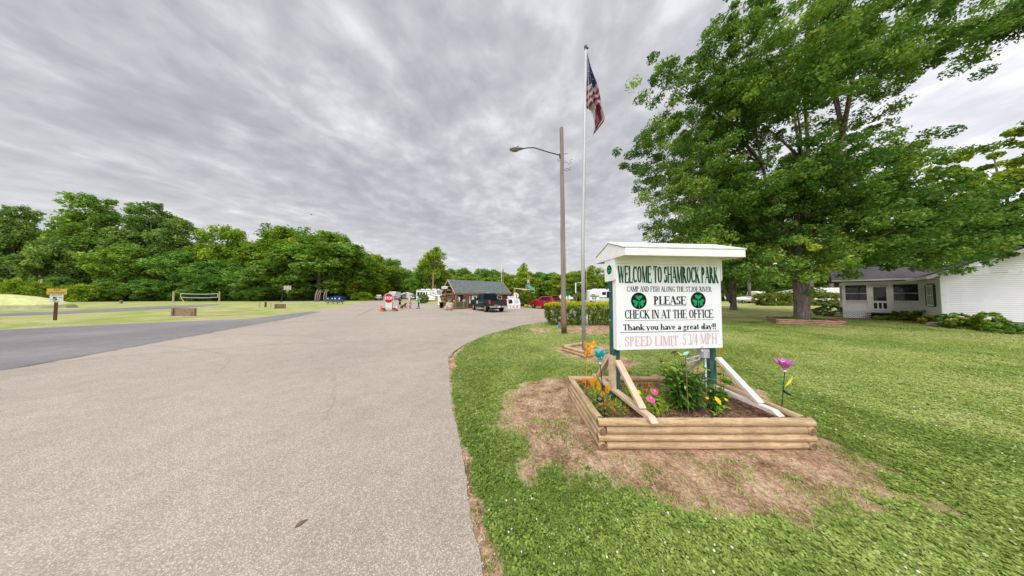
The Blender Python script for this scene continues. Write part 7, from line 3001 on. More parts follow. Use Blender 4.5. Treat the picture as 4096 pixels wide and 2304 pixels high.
def bush(name, label, cat, loc, rx, rz, seed, lm, leaf=.09, n=260, per=40, zc=None, ry=None, stems=0, sq=0.0, stemm=None, group=None):
    """clipped shrub: leaf clumps over a rounded body, with stems showing below when asked for"""
    rng = np.random.default_rng(seed)
    t = thing(name, label, cat, loc, 0, group)
    d = unit(rng.normal(size=(n, 3)))
    if sq:
        d = np.sign(d) * np.abs(d) ** (1 - sq)
        d = d / np.maximum(1, np.abs(d).max(1, keepdims=True))
    rr = rng.uniform(.78, 1.02, (n, 1))
    zc = rz if zc is None else zc
    C = d * rr * np.array([rx, ry or rx, rz]) + np.array([0, 0, zc])
    C[:, 2] = np.maximum(C[:, 2], .06)
    V, F, ti = leaves(rng, C, np.full(n, min(rx, rz) * .22), per, leaf, .8, .6)
    mesh_np('foliage', V, F, lm, ti, t)
    if stems:
        mb = MB()
        rnd = random.Random(seed)
        for i in range(stems):
            a = rnd.uniform(0, 2 * PI)
            mb.tube([(.1 * math.cos(a), .1 * math.sin(a), -.03), (rx * .3 * math.cos(a), rx * .3 * math.sin(a), zc * .5), (rx * .6 * math.cos(a), rx * .6 * math.sin(a), zc * 1.1)], [.035, .028, .012], 6, caps=False)
        mb.build('stems', stemm or BARKG, t, fix=False)
    return t


Yb = P(2108, 1229).y
bush('shrub', 'rounded green shrub with bare forked stems between propane tank and red car', 'shrub', px_place(2108, Yb), 33 / FOC * Yb, 26 / FOC * Yb, 5, leafmat('shrub green', [(0, (.02, .055, .01)), (.5, (.055, .12, .02)), (.9, (.14, .22, .04)), (1, (.4, .25, .06))], .3), .13, 260, 40, 38 / FOC * Yb, stems=7)
Yb = P(1693, 1213).y
bush('ball_bush', 'clipped dark green ball shaped bush in front of the big fifth wheel trailer', 'bush', px_place(1693, Yb), 20 / FOC * Yb, 16 / FOC * Yb, 6, BOXW, .2, 220, 40, 17 / FOC * Yb, sq=.15)
Yb = P(2315, 1209).y
bush('ball_bush', 'dark round bush left of the flagpole behind the golden hedge', 'bush', px_place(2314, Yb), 18 / FOC * Yb, 19 / FOC * Yb, 7, BOXW, .2, 220, 40, 20 / FOC * Yb)
Yb = P(2050, 1206).y
bush('shrub', 'small green shrub at the back corner of the cabin roof', 'shrub', px_place(2051, Yb), 9 / FOC * Yb, 13 / FOC * Yb, 8, MATS['shrub green'], .2, 90, 40)
bush('boxwood_hedge', 'long rounded dark hedge across the lawn behind the maple trunk', 'hedge', px_place(3191, 37.5), 7.1, 1.1, 9, BOXW, .20, 900, 40, 1.08, ry=1.1, sq=.55)
bush('ball_bush', 'small clipped round bush far behind the covered boat', 'bush', px_place(2968, 52), 1.5, 1.0, 10, BOXW, .2, 100, 40)
Yb = P(3325, 1262).y
bush('shrub', 'blue green low shrub at the left corner of the house porch', 'shrub', px_place(3318, 18.4), .95, .42, 11, leafmat('blue green shrub', [(0, (.025, .06, .03)), (.5, (.06, .12, .06)), (1, (.14, .22, .12))], .2), .12, 130, 34)
rnd = random.Random(12)
for i, (px, py, rx, rz, lm, lb) in enumerate(((3560, 1281, .42, .14, MAPR, 'low pale green plant below the right porch panel'), (3520, 1279, .28, .13, MAPR, 'small low green plant at the foot of the porch steps'), (3615, 1280, .55, .33, FORA, 'dark spiky plant below the right porch panel'), (3690, 1286, .80, .36, FORB, 'yellow green shrub under the house window'),
                                    (3735, 1300, .45, .28, leafmat('orange lily', [(0, (.05, .10, .02)), (.6, (.12, .18, .03)), (1, (.5, .18, .04))], .2), 'orange tinged plant near the house corner'), (3830, 1313, .5, .40, FORA, 'tall dark green shrub at the corner of the white clapboard wall'), (3880, 1319, .5, .30, MAPR, 'bright green low plant along the clapboard wall'),
                                    (3960, 1326, .4, .45, FORB, 'loose pale flowering plant against the clapboard wall'), (4040, 1336, .6, .22, FORA, 'low spreading green plant at the right end of the clapboard wall'), (3660, 1278, .35, .55, FORC, 'grey green spiky yucca under the window'))):
    p = P(px, py)
    bush('garden_plant', lb, 'plant', p, rx, rz, 40 + i, lm, .11, 70, 30)
for px, py, s, lb in ((3732, 1306, .24, 'rounded pink grey boulder in the planting before the house corner'), (3361, 1268, .30, 'pale round stone at the left foot of the lattice skirt')):
    p = P(px, py)
    t = thing('boulder', lb, 'boulder', p)
    mb = MB()
    mb.sphere((0, 0, s * .45), s, 16, 10, sq=(1.15, .9, .62))
    mb.v = [(x * (1 + .07 * math.sin(y * 9 + z * 7)), y, z * (1 + .08 * math.sin(x * 8))) for x, y, z in mb.v]
    mb.build('rock', ROCK, t, smooth=True, fix=False)
sheet('planting_soil', [tuple(P(a, b)[:2]) for a, b in ((3300, 1273), (3420, 1272), (3560, 1276), (3700, 1282), (3780, 1290), (4096, 1305), (4300, 1318), (4300, 1330), (4096, 1322), (3900, 1316), (3760, 1305), (3630, 1292), (3480, 1283), (3340, 1278))], .007, mat('planting soil', (.20, .125, .085), .95, .3, 4, bump=.5))

# the big maple in its square bed
MT = Vector((18.0, 13.7, 0))
tb_ = thing('tree_bed', 'low square bed of three reddish timbers round the big maple trunk', 'tree bed', P(3104, 1296))
u = (P(3386, 1307.5) - P(3104, 1296))
v = (P(3066.5, 1281) - P(3104, 1296))
lu, lv = u.length, v.length
u.normalize()
v.normalize()
log_frame(tb_, (0, 0, 0), u, v, lu, lv, .055, 3, 0, 8, ([REDL, ENDG], [REDL, ENDG]))
mb = MB()
q = [u * .08 + v * .08, u * (lu - .08) + v * .08, u * (lu - .08) + v * (lv - .08), u * .08 + v * (lv - .08)]
mb.add([(p.x, p.y, .20) for p in q], [(0, 1, 2, 3)])
mb.build('bed_soil', MATS['planting soil'], tb_)
bush('ground_ivy', 'flat green ground cover inside the red timber bed of the maple', 'ground cover', MT + Vector((0, 0, .2)), 1.15, .07, 60, FORA, .10, 160, 30)


def maple(name, label, loc, H, crown_c, crown_r, trunk_r, fork, seed, lm, bark, nl, nc, per, leaf, nlimb, low=None, ok=None):
    rng = np.random.default_rng(seed)
    t = thing(name, label, 'tree', loc)
    Lb = []
    while len(Lb) < nl:
        d = rng.normal(size=3)
        d /= np.linalg.norm(d)
        rr = rng.uniform(.45, .95)
        z = crown_c[2] + d[2] * rr * (H - crown_c[2]) if d[2] > 0 else crown_c[2] + d[2] * rr * (crown_c[2] - crown_r[2])
        w = math.sqrt(max(.05, 1 - (d[2] * rr) ** 2)) if d[2] > 0 else 1.0
        if ok and not ok(loc + Vector((crown_c[0] + d[0] * rr * crown_r[0], crown_c[1] + d[1] * rr * crown_r[1], z))):
            continue
        Lb.append((crown_c[0] + d[0] * rr * crown_r[0], crown_c[1] + d[1] * rr * crown_r[1], z))
    if low:
        Lb += low
    Lb = np.array(Lb)
    n = len(Lb)
    # each lobe is a spray: clumps strung out along the branch tips, drooping at the ends
    C, ids = [], []
    for i, c in enumerate(Lb):
        out = np.array([c[0] - crown_c[0], c[1] - crown_c[1], (c[2] - crown_c[2]) * .5 + 1.2])
        out = out / (np.linalg.norm(out) + 1e-6)
        k = nc
        s = rng.normal(size=(k, 3)) * np.array([1.0, 1.0, .62]) * crown_r[0] * .105 + out * rng.uniform(-.6, 1.0, (k, 1)) * crown_r[0] * .20
        s[:, 2] -= .10 * np.linalg.norm(s[:, :2], axis=1)
        C.append(c + s)
        ids += [i] * k
    C, ids = np.vstack(C), np.array(ids)
    lt = rng.normal(.42, .09, n)
    ct = lt[ids] + rng.normal(0, .10, len(C)) + np.where(rng.random(len(C)) < .07, .20, 0)
    V, F, ti = leaves(rng, C, crown_r[0] * .058 * rng.uniform(.55, 1.35, len(C)), per, leaf, .7, .55, droop=.25, ctint=ct, spread=.22)
    mesh_np('crown', V, F, lm, ti, t)
    mb = MB()
    rnd = random.Random(seed)
    prof = [(0, 1.42), (.12, 1.18), (.35, 1.04), (.8, .97), (1.6, .93), (fork * .85, .97), (fork, 1.0)]
    mb.tube([(0, 0, z - .1 if z == 0 else z) for z, _ in prof], [trunk_r * k for _, k in prof], 20, jit=.035, rnd=rnd)
    # main leaders and limbs
    tops = []
    for j in range(4):
        a = j * 1.7 + .4
        e = Vector((crown_c[0] * .5 + math.cos(a) * crown_r[0] * .28, crown_c[1] * .5 + math.sin(a) * crown_r[1] * .28, H * (.86 - .07 * j)))
        s = Vector((math.cos(a) * trunk_r * .3, math.sin(a) * trunk_r * .3, fork - .25))
        pts = [s] + [s.lerp(e, f) + Vector((rnd.uniform(-.25, .25), rnd.uniform(-.25, .25), 0)) for f in (.2, .4, .6, .8)] + [e]
        q = trunk_r * (.62 if j == 0 else .48)
        mb.tube(pts, [q * k for k in (1, .82, .62, .45, .28, .10)], 9, jit=.05, rnd=rnd)
        tops.append(pts)
    for i in rng.permutation(n)[:nlimb]:
        e = Vector(Lb[i])
        ld = min(tops, key=lambda p: (p[2].xy - e.xy).length)
        zt = max(fork - .1, e.z - (e.xy - ld[2].xy).length * .55)
        k = min(range(5), key=lambda q_: abs(ld[q_].z - zt))
        s = ld[k]
        ln = (e - s).length
        q = min(trunk_r * .34, trunk_r * .05 + ln * .014)
        mb.tube([s, s.lerp(e, .35) + Vector((0, 0, .07 * ln)), s.lerp(e, .7) + Vector((rnd.uniform(-.05, .05) * ln, rnd.uniform(-.05, .05) * ln, .06 * ln)), e], [q, q * .7, q * .45, q * .15], 6, jit=.05, rnd=rnd)
    mb.build('trunk', bark, t, smooth=True, fix=False)
    return t


def lw(px, py, Y):
    p = D(px, py, Y) - MT
    return tuple(p)


def crown_ok(p):
    """keeps the lobes of the big maple inside the outline its crown has: open to the right, sloping on the upper left"""
    if p.y < 3:
        return False
    px, py = 2048 + FOC * p.x / p.y, 1182 - FOC * (p.z - CAMZ) / p.y
    if px > 3700 and 60 < py < 760 or px > 3820 or px > 3520 and 380 < py < 560:
        return False
    if py > 950 and px > 3230 or py > 1030:
        return False
    return px > max(2660, 3200 - 1.05 * py)


low_ = [lw(*q) for q in ((2960, 1060, 13), (2850, 1000, 13), (3060, 1035, 12), (2750, 900, 14), (3290, 1000, 13), (3420, 975, 13), (3540, 965, 13), (3650, 980, 12), (3760, 950, 12), (3880, 910, 12), (3990, 880, 12), (3300, 980, 12), (3450, 960, 12), (3620, 950, 12), (3800, 900, 12), (3960, 860, 12),
                         (2700, 790, 14), (2630, 590, 14), (2720, 480, 13.5), (2640, 700, 15), (3400, 880, 12), (3620, 820, 12), (2700, 340, 13.5), (2830, 260, 13), (2950, 170, 12.5), (3060, 70, 12.5), (2900, 400, 13), (3050, 270, 12.5), (3300, 120, 12), (3450, 60, 12), (3560, 60, 12), (3640, 180, 12), (3930, 130, 11), (4030, 80, 10.5), (4090, 40, 10))]
maple('maple_tree', 'huge spreading maple rising from the square timber bed before the white house', MT, 20.5, (0.2, .2, 10.5), (7.6, 7.6, 3.6), .335, 2.75, 2, MAPL, BARK, 92, 24, 130, .145, 56, low_, crown_ok)
T2 = px_place(2932, 26.5)
maple('maple_tree', 'smaller two stemmed maple on the lawn directly right of the sign', T2, 13.5, (0, 0, 7.2), (6.6, 6.0, 2.9), .30, 2.4, 5, MAPL, BARK, 54, 16, 50, .34, 26)
mb = MB()
mb.tube([(-.25, 0, .9), (-.75, 0, 1.7), (-.95, .1, 2.7), (-1.6, .2, 4.6)], [.20, .17, .16, .08], 10)
mb.build('second_stem', BARK, bpy.data.objects['maple_tree.001'], smooth=True, fix=False)
# trees behind and beside the house
T3 = px_place(4075, 15.5)
T3 = Vector((37.0, 16.6, 0))
maple('shade_tree', 'bright green leafy tree behind the white house at the right edge', T3, 15.5, (0, 0, 9), (6.5, 6.5, 4.2), .3, 3.2, 7, MAPR, BARK, 44, 16, 46, .32, 20)
# ------------------------------------------------------------------ woods: a few kinds of tree, each copy a thing of its own
FORE = leafmat('woodland mid green', [(0, (.030, .066, .012)), (.4, (.066, .13, .024)), (.75, (.12, .19, .04)), (1, (.22, .29, .08))], .3, gain=(2.5, 2.2, 1.8))

SPEC = {
    'cotton': dict(H=27, rad=6.2, h0=1.0, seed=21, lmat=FORC, bark=BARKG, nl=80, nc=12, per=40, leaf=.50, shape='tall', r0=.42, lobe=.24, clr=.15, nlimb=16),
    'dark': dict(H=18, rad=6.0, h0=-2.0, seed=22, lmat=FORA, bark=BARK, nl=70, nc=13, per=42, leaf=.48, shape='skirt', r0=.32, lobe=.27, clr=.16, nlimb=8),
    'walnut': dict(H=19, rad=8.4, h0=.2, seed=23, lmat=FORB, bark=BARKG, nl=70, nc=13, per=42, leaf=.52, shape='skirt', r0=.34, lobe=.24, clr=.13, nlimb=14, flat=.6, up=.8),
    'fresh': dict(H=15, rad=5.6, h0=-1.5, seed=24, lmat=FORD, bark=BARK, nl=54, nc=12, per=42, leaf=.44, shape='skirt', r0=.28, lobe=.28, clr=.16, nlimb=8),
    'open': dict(H=18, rad=5.2, h0=4.0, seed=25, lmat=FORD, bark=BARKG, nl=26, nc=11, per=22, leaf=.50, shape='vase', r0=.28, lobe=.32, clr=.16, nlimb=22),
    'under': dict(H=5, rad=3.6, h0=-.8, seed=26, lmat=FORD, bark=BARKG, nl=18, nc=10, per=24, leaf=.42, shape='skirt', r0=.08, lobe=.36, clr=.18, nlimb=4),
}
PROTO = {}


def tree(kind, label, px, py_top, Y, hw=None, group=None, cat='tree', name=None, lift=0.0):
    """a tree standing at depth Y whose top reaches py_top in the photograph; hw = half width of the crown in its pixels"""
    nm = name or {'cotton': 'cottonwood_tree', 'dark': 'woodland_tree', 'walnut': 'walnut_tree', 'fresh': 'leafy_tree', 'open': 'open_tree', 'under': 'wood_edge_shrub'}[kind]
    sp = SPEC[kind]
    if kind not in PROTO:
        o = make_tree(nm, label, cat, **sp)
        PROTO[kind] = o
    else:
        o = copy_tree(PROTO[kind])
        o.name = nm
    o['label'], o['category'] = label, cat
    for c in o.children:            # copies of one kind differ in the green of their leaves
        if c.name.startswith('crown') and kind in ('dark', 'cotton', 'fresh', 'walnut'):
            c.material_slots[0].link = 'OBJECT'
            c.material_slots[0].material = {'dark': (FORA, FORA, FORC, FORE, FORA), 'cotton': (FORC, FORC, FORE), 'fresh': (FORD, FORE, FORD), 'walnut': (FORB, FORB, FORE)}[kind][int(px * 7 + Y) % (5 if kind == 'dark' else 3)]
    if group:
        o['group'] = group
    elif 'group' in o:
        del o['group']
    if group and 'left' in group:       # the ground in front of the wood stays open as far as the volleyball net
        Y = Y * 1.13 + 3
    loc = px_place(px, Y)
    loc.z = lift
    h = top_h(py_top, Y) - lift
    sz = 1.03 * h / sp['H']
    off = abs(px - 2048) / FOC
    sx_ = 1.3 * (hw / FOC * Y / math.sqrt(1 + off * off)) / sp['rad'] if hw else sz
    o.location = loc
    o.scale = (sx_, sx_, sz)
    o.rotation_euler = (0, 0, (px * .37) % 6.28)
    return o


G1 = 'trees of the wood on the left'
for a in (
    ('cotton', 'tall grey green cottonwood at the left edge of the photo', 40, 790, 60, 150),
    ('cotton', 'tallest cottonwood, above the NO OUTLET sign', 372, 748, 62, 185),
    ('cotton', 'tall loose cottonwood right of the tallest one', 590, 775, 64, 150),
    ('dark', 'dark round tree in front of the tallest cottonwood', 250, 930, 57, 170),
    ('dark', 'dark broad tree low between the two loose cottonwoods', 520, 960, 58, 160),
    ('cotton', 'cottonwood sloping down to the right of the loose one', 715, 850, 66, 120),
    ('fresh', 'pale green tree behind the volleyball net', 900, 895, 66, 130),
    ('dark', 'dark tree in the gap left of the volleyball net', 740, 990, 60, 130),
    ('dark', 'dark low tree directly behind the volleyball net', 890, 1030, 60, 130),
    ('walnut', 'spreading yellow green walnut left of the pale trunks', 1105, 905, 66, 165),
    ('walnut', 'largest yellow green walnut, over the pale trunks by the dumpsters', 1275, 925, 62, 205),
    ('dark', 'dark tree behind the crown of the largest walnut', 1150, 893, 76, 130),
    ('dark', 'dark green tree topping the right shoulder of the largest walnut', 1345, 910, 74, 85),
    ('walnut', 'smaller yellow green walnut right of the dumpsters', 1415, 1000, 68, 100),
    ('fresh', 'bright tree at the far end of the left wood, nearest the road', 1490, 1012, 88, 75),
    ('dark', 'dark tree behind the gap above the dumpsters', 1400, 1010, 78, 90),
    ('fresh', 'green tree sloping down to the road end behind the stop sign', 1560, 1030, 100, 70),
    ('dark', 'dark tree right of the bright ones at the road end', 1615, 1068, 112, 55),
    ('fresh', 'tree above the awning of the white trailer', 1650, 1085, 118, 50),
    ('dark', 'dark low tree closing the wood behind the trailers', 1590, 1120, 108, 60),
    ('dark', 'dark tree deep in the wood at the left edge', 120, 900, 68, 190),
    ('dark', 'low dark tree at the extreme left edge', -60, 900, 60, 200),
    ('dark', 'dark low tree under the left walnut', 1040, 1050, 60, 110),
):
    tree(*a, group=G1)
for i in range(18):      # low growth that closes the foot of the wood
    tree('dark', 'dark low shrub at the foot of the left wood', -50 + 84 * i, 1118 + (i * 23) % 34, 56 + (i * 7) % 5 + max(0, i - 13) * 3, 62, 'low growth at the foot of the left wood', 'shrub', 'wood_edge_shrub')
for i in range(16):      # the deeper rows that close the wood
    tree('dark', 'dark tree in the deeper rows of the left wood', -60 + 98 * i, 930 + (i * 37) % 60 + max(0, i - 9) * 14, 72 + (i % 3) * 5 + max(0, i - 12) * 8, 130, 'deeper rows of the left wood')
for i, (px, pt, Y, hw, k, lb) in enumerate(((50, 1120, 47, 90, 'under', 'bright green shrub at the wood edge left of the NO OUTLET sign'), (150, 1130, 49, 80, 'under', 'pale green shrub at the wood edge just left of the NO OUTLET sign'), (330, 1140, 50, 90, 'under', 'silvery shrub at the wood edge right of the NO OUTLET sign'),
                                            (450, 1120, 53, 80, 'dark', 'dark shrub at the wood edge behind the short wooden post'), (600, 1110, 56, 90, 'dark', 'dark shrub left of the volleyball net'), (790, 1110, 60, 90, 'dark', 'dark shrub seen through the volleyball net'), (980, 1110, 60, 80, 'dark', 'dark shrub right of the volleyball net'),
                                            (1080, 1130, 60, 60, 'dark', 'dark shrub behind the basketball hoop'), (1190, 1130, 62, 60, 'dark', 'dark shrub right of the basketball hoop'), (1390, 1120, 68, 55, 'dark', 'dark shrub right of the blue dumpsters'), (1450, 1170, 62, 35, 'under', 'light green shrub at the grass corner by the road'), (1500, 1130, 85, 45, 'under', 'round light green shrub left of the covered boats'),
                                            (1590, 1153, 105, 40, 'walnut', 'pale flowering shrub above the trailer behind the stop sign'), (240, 1100, 54, 90, 'dark', 'dark shrub behind the NO OUTLET sign'), (-40, 1100, 52, 110, 'dark', 'dark shrub cut by the left edge of the photo'))):
    tree(k, lb, px, pt, Y, hw, 'shrubs along the edge of the left wood', 'shrub', 'wood_edge_shrub')
# three groups of pale trunks and the branching one at the wood edge
for i, (px, lb) in enumerate(((1262, 'pale trunk at the left of the clump by the dumpsters'), (1270, 'thick pale trunk second in the clump by the dumpsters'), (1277, 'pale trunk third in the clump by the dumpsters'), (1297, 'pale slanting trunk left of the blue dumpsters'), (1306, 'pale trunk just left of the blue dumpsters'))):
    Y = 61.5 + .4 * i
    t = thing('bare_tree', lb, 'tree', px_place(px, Y), 0, 'pale trunks by the dumpsters')
    mb = MB()
    rnd = random.Random(i)
    mb.tube([(0, 0, -.1), (rnd.uniform(-.1, .1), 0, 1.5), (rnd.uniform(-.25, .25), .2, 2.6), (rnd.uniform(-.4, .4), .8, 3.4)], [.20, .17, .15, .08], 9)
    mb.build('trunk', BARKG, t, smooth=True, fix=False)
G2 = 'trees along the far ridge'
for a in (
    ('dark', 'ridge tree just right of the big loose tree', 1806, 1066, 165, 38), ('dark', 'flat topped ridge tree above the left half of the cabin roof', 1850, 1063, 170, 40), ('fresh', 'small loose ridge tree left of the taller pair', 1915, 1070, 190, 22),
    ('dark', 'taller dark ridge tree above the middle of the cabin roof', 1938, 1066, 170, 36), ('dark', 'dark ridge tree right of the roof middle', 1978, 1070, 172, 34), ('dark', 'ridge tree at the white antenna', 2012, 1082, 180, 40), ('dark', 'low ridge tree above the cabin ridge', 1890, 1088, 150, 45),
    ('fresh', 'bright rounded tree over the left cabin roof', 1818, 1100, 110, 40), ('fresh', 'bright rounded tree over the middle of the cabin roof', 1868, 1098, 112, 45), ('fresh', 'bright low tree right of the roof middle', 1960, 1108, 115, 50), ('dark', 'dark filler tree behind the cabin roof', 1925, 1110, 130, 45),
    ('fresh', 'big bright round tree behind the swing set', 2034, 1094, 95, 45), ('fresh', 'big bright round tree behind the teal playground roof', 2100, 1082, 92, 52), ('open', 'thin tree sticking up above the round trees', 2090, 1043, 110, 26), ('dark', 'dark tree right of the playground roof', 2160, 1080, 115, 45),
    ('dark', 'dark tree above the black and white trailer', 2205, 1083, 135, 45), ('fresh', 'fresh green tree left of the wooden pole', 2225, 1092, 100, 38), ('fresh', 'fresh green tree right of the wooden pole', 2285, 1086, 105, 45), ('dark', 'ridge tree seen between pole and flagpole', 2290, 1078, 170, 40),
    ('open', 'tall open tree with bare stems behind the motorhome', 2372, 1056, 85, 48), ('dark', 'ridge tree left of the sign', 2432, 1085, 170, 45), ('fresh', 'low bright tree over the motorhome', 2430, 1115, 100, 40), ('fresh', 'round tree between the flagpole and the open tree', 2325, 1078, 100, 38),
    ('dark', 'dark low tree behind the red car', 2190, 1120, 110, 55), ('dark', 'dark low tree behind the steel swing frame', 2270, 1125, 115, 60), ('dark', 'dark low tree behind the motorhome front', 2400, 1130, 118, 60), ('dark', 'dark low tree behind the swing set', 2060, 1125, 120, 60), ('dark', 'dark low tree between cabin and trailer', 1770, 1105, 120, 60),
):
    tree(*a, group=G2)
tree('open', 'big loose tree with a dark forked trunk above the fifth wheel trailer', 1732, 976, 78, 64)
tree('fresh', 'leafy tree low round the foot of the big loose tree', 1722, 1035, 82, 66)
tree('fresh', 'leafy tree right of the big loose tree', 1775, 1075, 90, 45)
tree('dark', 'dark tree between the big loose tree and the road end', 1672, 1090, 105, 40)
G3 = 'trees far behind the right lawn'
for a in (('dark', 'dark tree far behind the sign', 2700, 1010, 75, 130), ('dark', 'dark tree far behind the second maple', 2900, 1020, 72, 130), ('dark', 'dark tree far behind the covered boat', 3010, 1060, 66, 110), ('fresh', 'fresh tree far left of the maple trunk', 3120, 1050, 62, 110),
          ('dark', 'dark tree far right of the maple trunk', 3260, 1040, 60, 120), ('dark', 'dark tree behind the porch roof', 3400, 1000, 52, 140), ('fresh', 'fresh tree behind the white trailer on the right', 3330, 1080, 56, 90), ('dark', 'dark tree high behind the house roof', 3620, 900, 44, 200), ('fresh', 'fresh tree left behind the sign roof', 2560, 1040, 80, 110),
          ('dark', 'dark low tree behind the white camper', 3060, 1120, 64, 90), ('dark', 'dark low tree at the lawn end right of the sign', 2860, 1110, 70, 90)):
    tree(*a, group=G3)
for px, Y, lb, rr in ((2997, 52, 'tall reddish pine trunk left of the white camper', .30), (3247, 46, 'grey trunk right of the big maple trunk', .28), (3325, 44, 'dark trunk left of the porch roof', .34)):
    t = thing('bare_tree', lb, 'tree', px_place(px, Y), 0)
    mb = MB()
    mb.tube([(0, 0, -.1), (.05, 0, 4), (.1, 0, 9)], [rr * 1.1, rr * .85, rr * .6], 10)
    mb.build('trunk', BARK, t, smooth=True, fix=False)

# ------------------------------------------------------------------ far furniture of the park
OLDW = mat('old grey board', (.22, .165, .115), .85, .25, 3, stretch=(1, 1, 5))


def no_outlet():
    b = P(220, 1281.3)
    yaw = math.atan2(b.x, b.y) * -1
    t = thing('road_sign', 'yellow NO OUTLET plate over a white speed plate on a brown wooden post', 'sign', b, yaw)
    Y = b.length / FOC * math.sqrt(1)     # metres per pixel across the view
    mb = MB()
    mb.box((0, .09, .95), (.13, .13, 1.95))
    mb.build('post', mat('dark post', (.12, .075, .035), .85, .25, 5, stretch=(3, 3, .5)), t)
    mb = MB()
    mb.box((0, 0, 1.99), (1.26 / 2.05, .03, .40))
    pl = mb.build('outlet_plate', YEL, t)
    mb = MB()
    put_text(mb, 'NO', 0, 2.05, .10, .20, .012, -.018, center=True)
    put_text(mb, 'OUTLET', 0, 1.855, .11, .50, .012, -.018, center=True)
    mb.build('lettering', INK, pl, fix=False)
    mb = MB()
    mb.box((0, .005, 1.51), (.42, .03, .52))
    pl = mb.build('speed_plate', WHITE, t)
    mb = MB()
    put_text(mb, 'SPEED LIMIT', 0, 1.68, .05, .32, .006, -.013, center=True)
    put_text(mb, '5', -.05, 1.38, .24, None, .03, -.013, center=True)
    put_text(mb, '3/4', .12, 1.53, .08, .12, .006, -.013, center=True)
    put_text(mb, 'MPH', 0, 1.29, .05, .20, .006, -.013, center=True)
    mb.build('lettering', INK, pl, fix=False)


no_outlet()
# volleyball net
va, vb = P(693, 1209), P(877, 1206.5)
vn = thing('volleyball_net', 'volleyball net with white tape between two wooden posts at the wood edge', 'volleyball net', va)
dvv = vb - va
ht = 2.85
mb = MB()
mb.tube([(0, 0, -.05), (0, 0, ht)], .17, 10)
mb.build('net_post', mat('pale post', (.42, .35, .26), .8, .2, 5), vn)
mb = MB()
mb.tube([dvv + Vector((0, 0, -.05)), dvv + Vector((0, 0, ht))], .17, 10)
mb.build('net_post', MATS['pale post'], vn)
n0, n1 = dvv * .145, dvv * .955
mb = MB()
k = 12
for zf in (2.25, 1.25):
    pts = [n0.lerp(n1, i / k) + Vector((0, 0, zf - .28 * math.sin(PI * i / k) * .6)) for i in range(k + 1)]
    for a, b in zip(pts[:-1], pts[1:]):
        mb.bar(a, b, .03, .13)
for p in (n0, n1):
    mb.bar(p + Vector((0, 0, 1.25)), p + Vector((0, 0, 2.25)), .03, .10)
mb.build('net_tape', WHITE, vn)
mb = MB()
mb.bar(Vector((0, 0, 2.7)), n0 + Vector((0, 0, 2.25)), .03, .10)
mb.bar(n0 + Vector((0, 0, 1.2)), n0 + Vector((1.0, 0, 0)), .03, .14)
mb.build('yellow_strap', YEL, vn)
mb = MB()
for i in range(1, 40):
    a = n0.lerp(n1, i / 40)
    s = -.168 * math.sin(PI * i / 40)
    mb.bar(a + Vector((0, 0, 1.25 + s)), a + Vector((0, 0, 2.25 + s)), .012, .012)
for j in range(1, 5):
    pts = [n0.lerp(n1, i / k) + Vector((0, 0, 1.25 + .2 * j - .168 * math.sin(PI * i / k))) for i in range(k + 1)]
    for a, b in zip(pts[:-1], pts[1:]):
        mb.bar(a, b, .012, .012)
mb.build('netting', DGREY, vn)


def pit(label, px0, px1, py, h, m):
    a, b = P(px0, py), P(px1, py)
    t = thing('horseshoe_pit', label, 'horseshoe pit', (a + b) / 2, math.atan2((b - a).y, (b - a).x))
    w = (b - a).length
    mb = MB()
    n = 3
    for k in range(n):
        mb.box((0, 0, h * (k + .5) / n), (w, .06, h / n - .012))
    mb.build('backboard', m, t)
    for s in (-1, 1):
        mb = MB()
        mb.box((s * w * .46, -.07, h * .5), (.14, .10, h * 1.02))
        mb.build('board_post', OLDW, t)
    mb = MB()
    mb.tube([(w * .62, -.4, 0), (w * .62, -.4, .38)], .02, 6)
    mb.build('stake', DGREY, t)


pit('nearer wooden horseshoe pit backboard on the left lawn, with a stake beside it', 691, 784, 1264, .66, OLDW)
pit('farther brown horseshoe pit backboard left of the basketball hoop', 1101, 1142, 1234, .60, mat('brown board', (.17, .095, .045), .85, .25, 4))
for px, py, h, w, m, lb in ((1062, 1229, .75, .18, mat('rusty brown post', (.15, .07, .03), .85, .2, 4), 'short brown post left of the farther horseshoe pit'), (1038, 1231, .85, .10, STEEL, 'grey metal post leftmost of three by the farther horseshoe pit'), (1082, 1230, .75, .10, STEEL, 'grey metal post nearest the farther horseshoe pit'), (484, 1214, .70, .30, OLDW, 'stubby slanted wooden post on the lawn left of the volleyball net'),
                            (161, 1208, 6.0, .22, mat('pale pole', (.45, .42, .38), .8, .15, 3), 'pale pole half hidden in the wood behind the NO OUTLET sign')):
    t = thing('lawn_post', lb, 'post', P(px, py))
    mb = MB()
    mb.box((0, 0, h / 2), (w, w, h))
    mb.lathe([(w * .5, h), (w * .3, h + w * .12), (.001, h + w * .14)], 8)
    mb.build('post_shaft', m, t, bevel=.02)
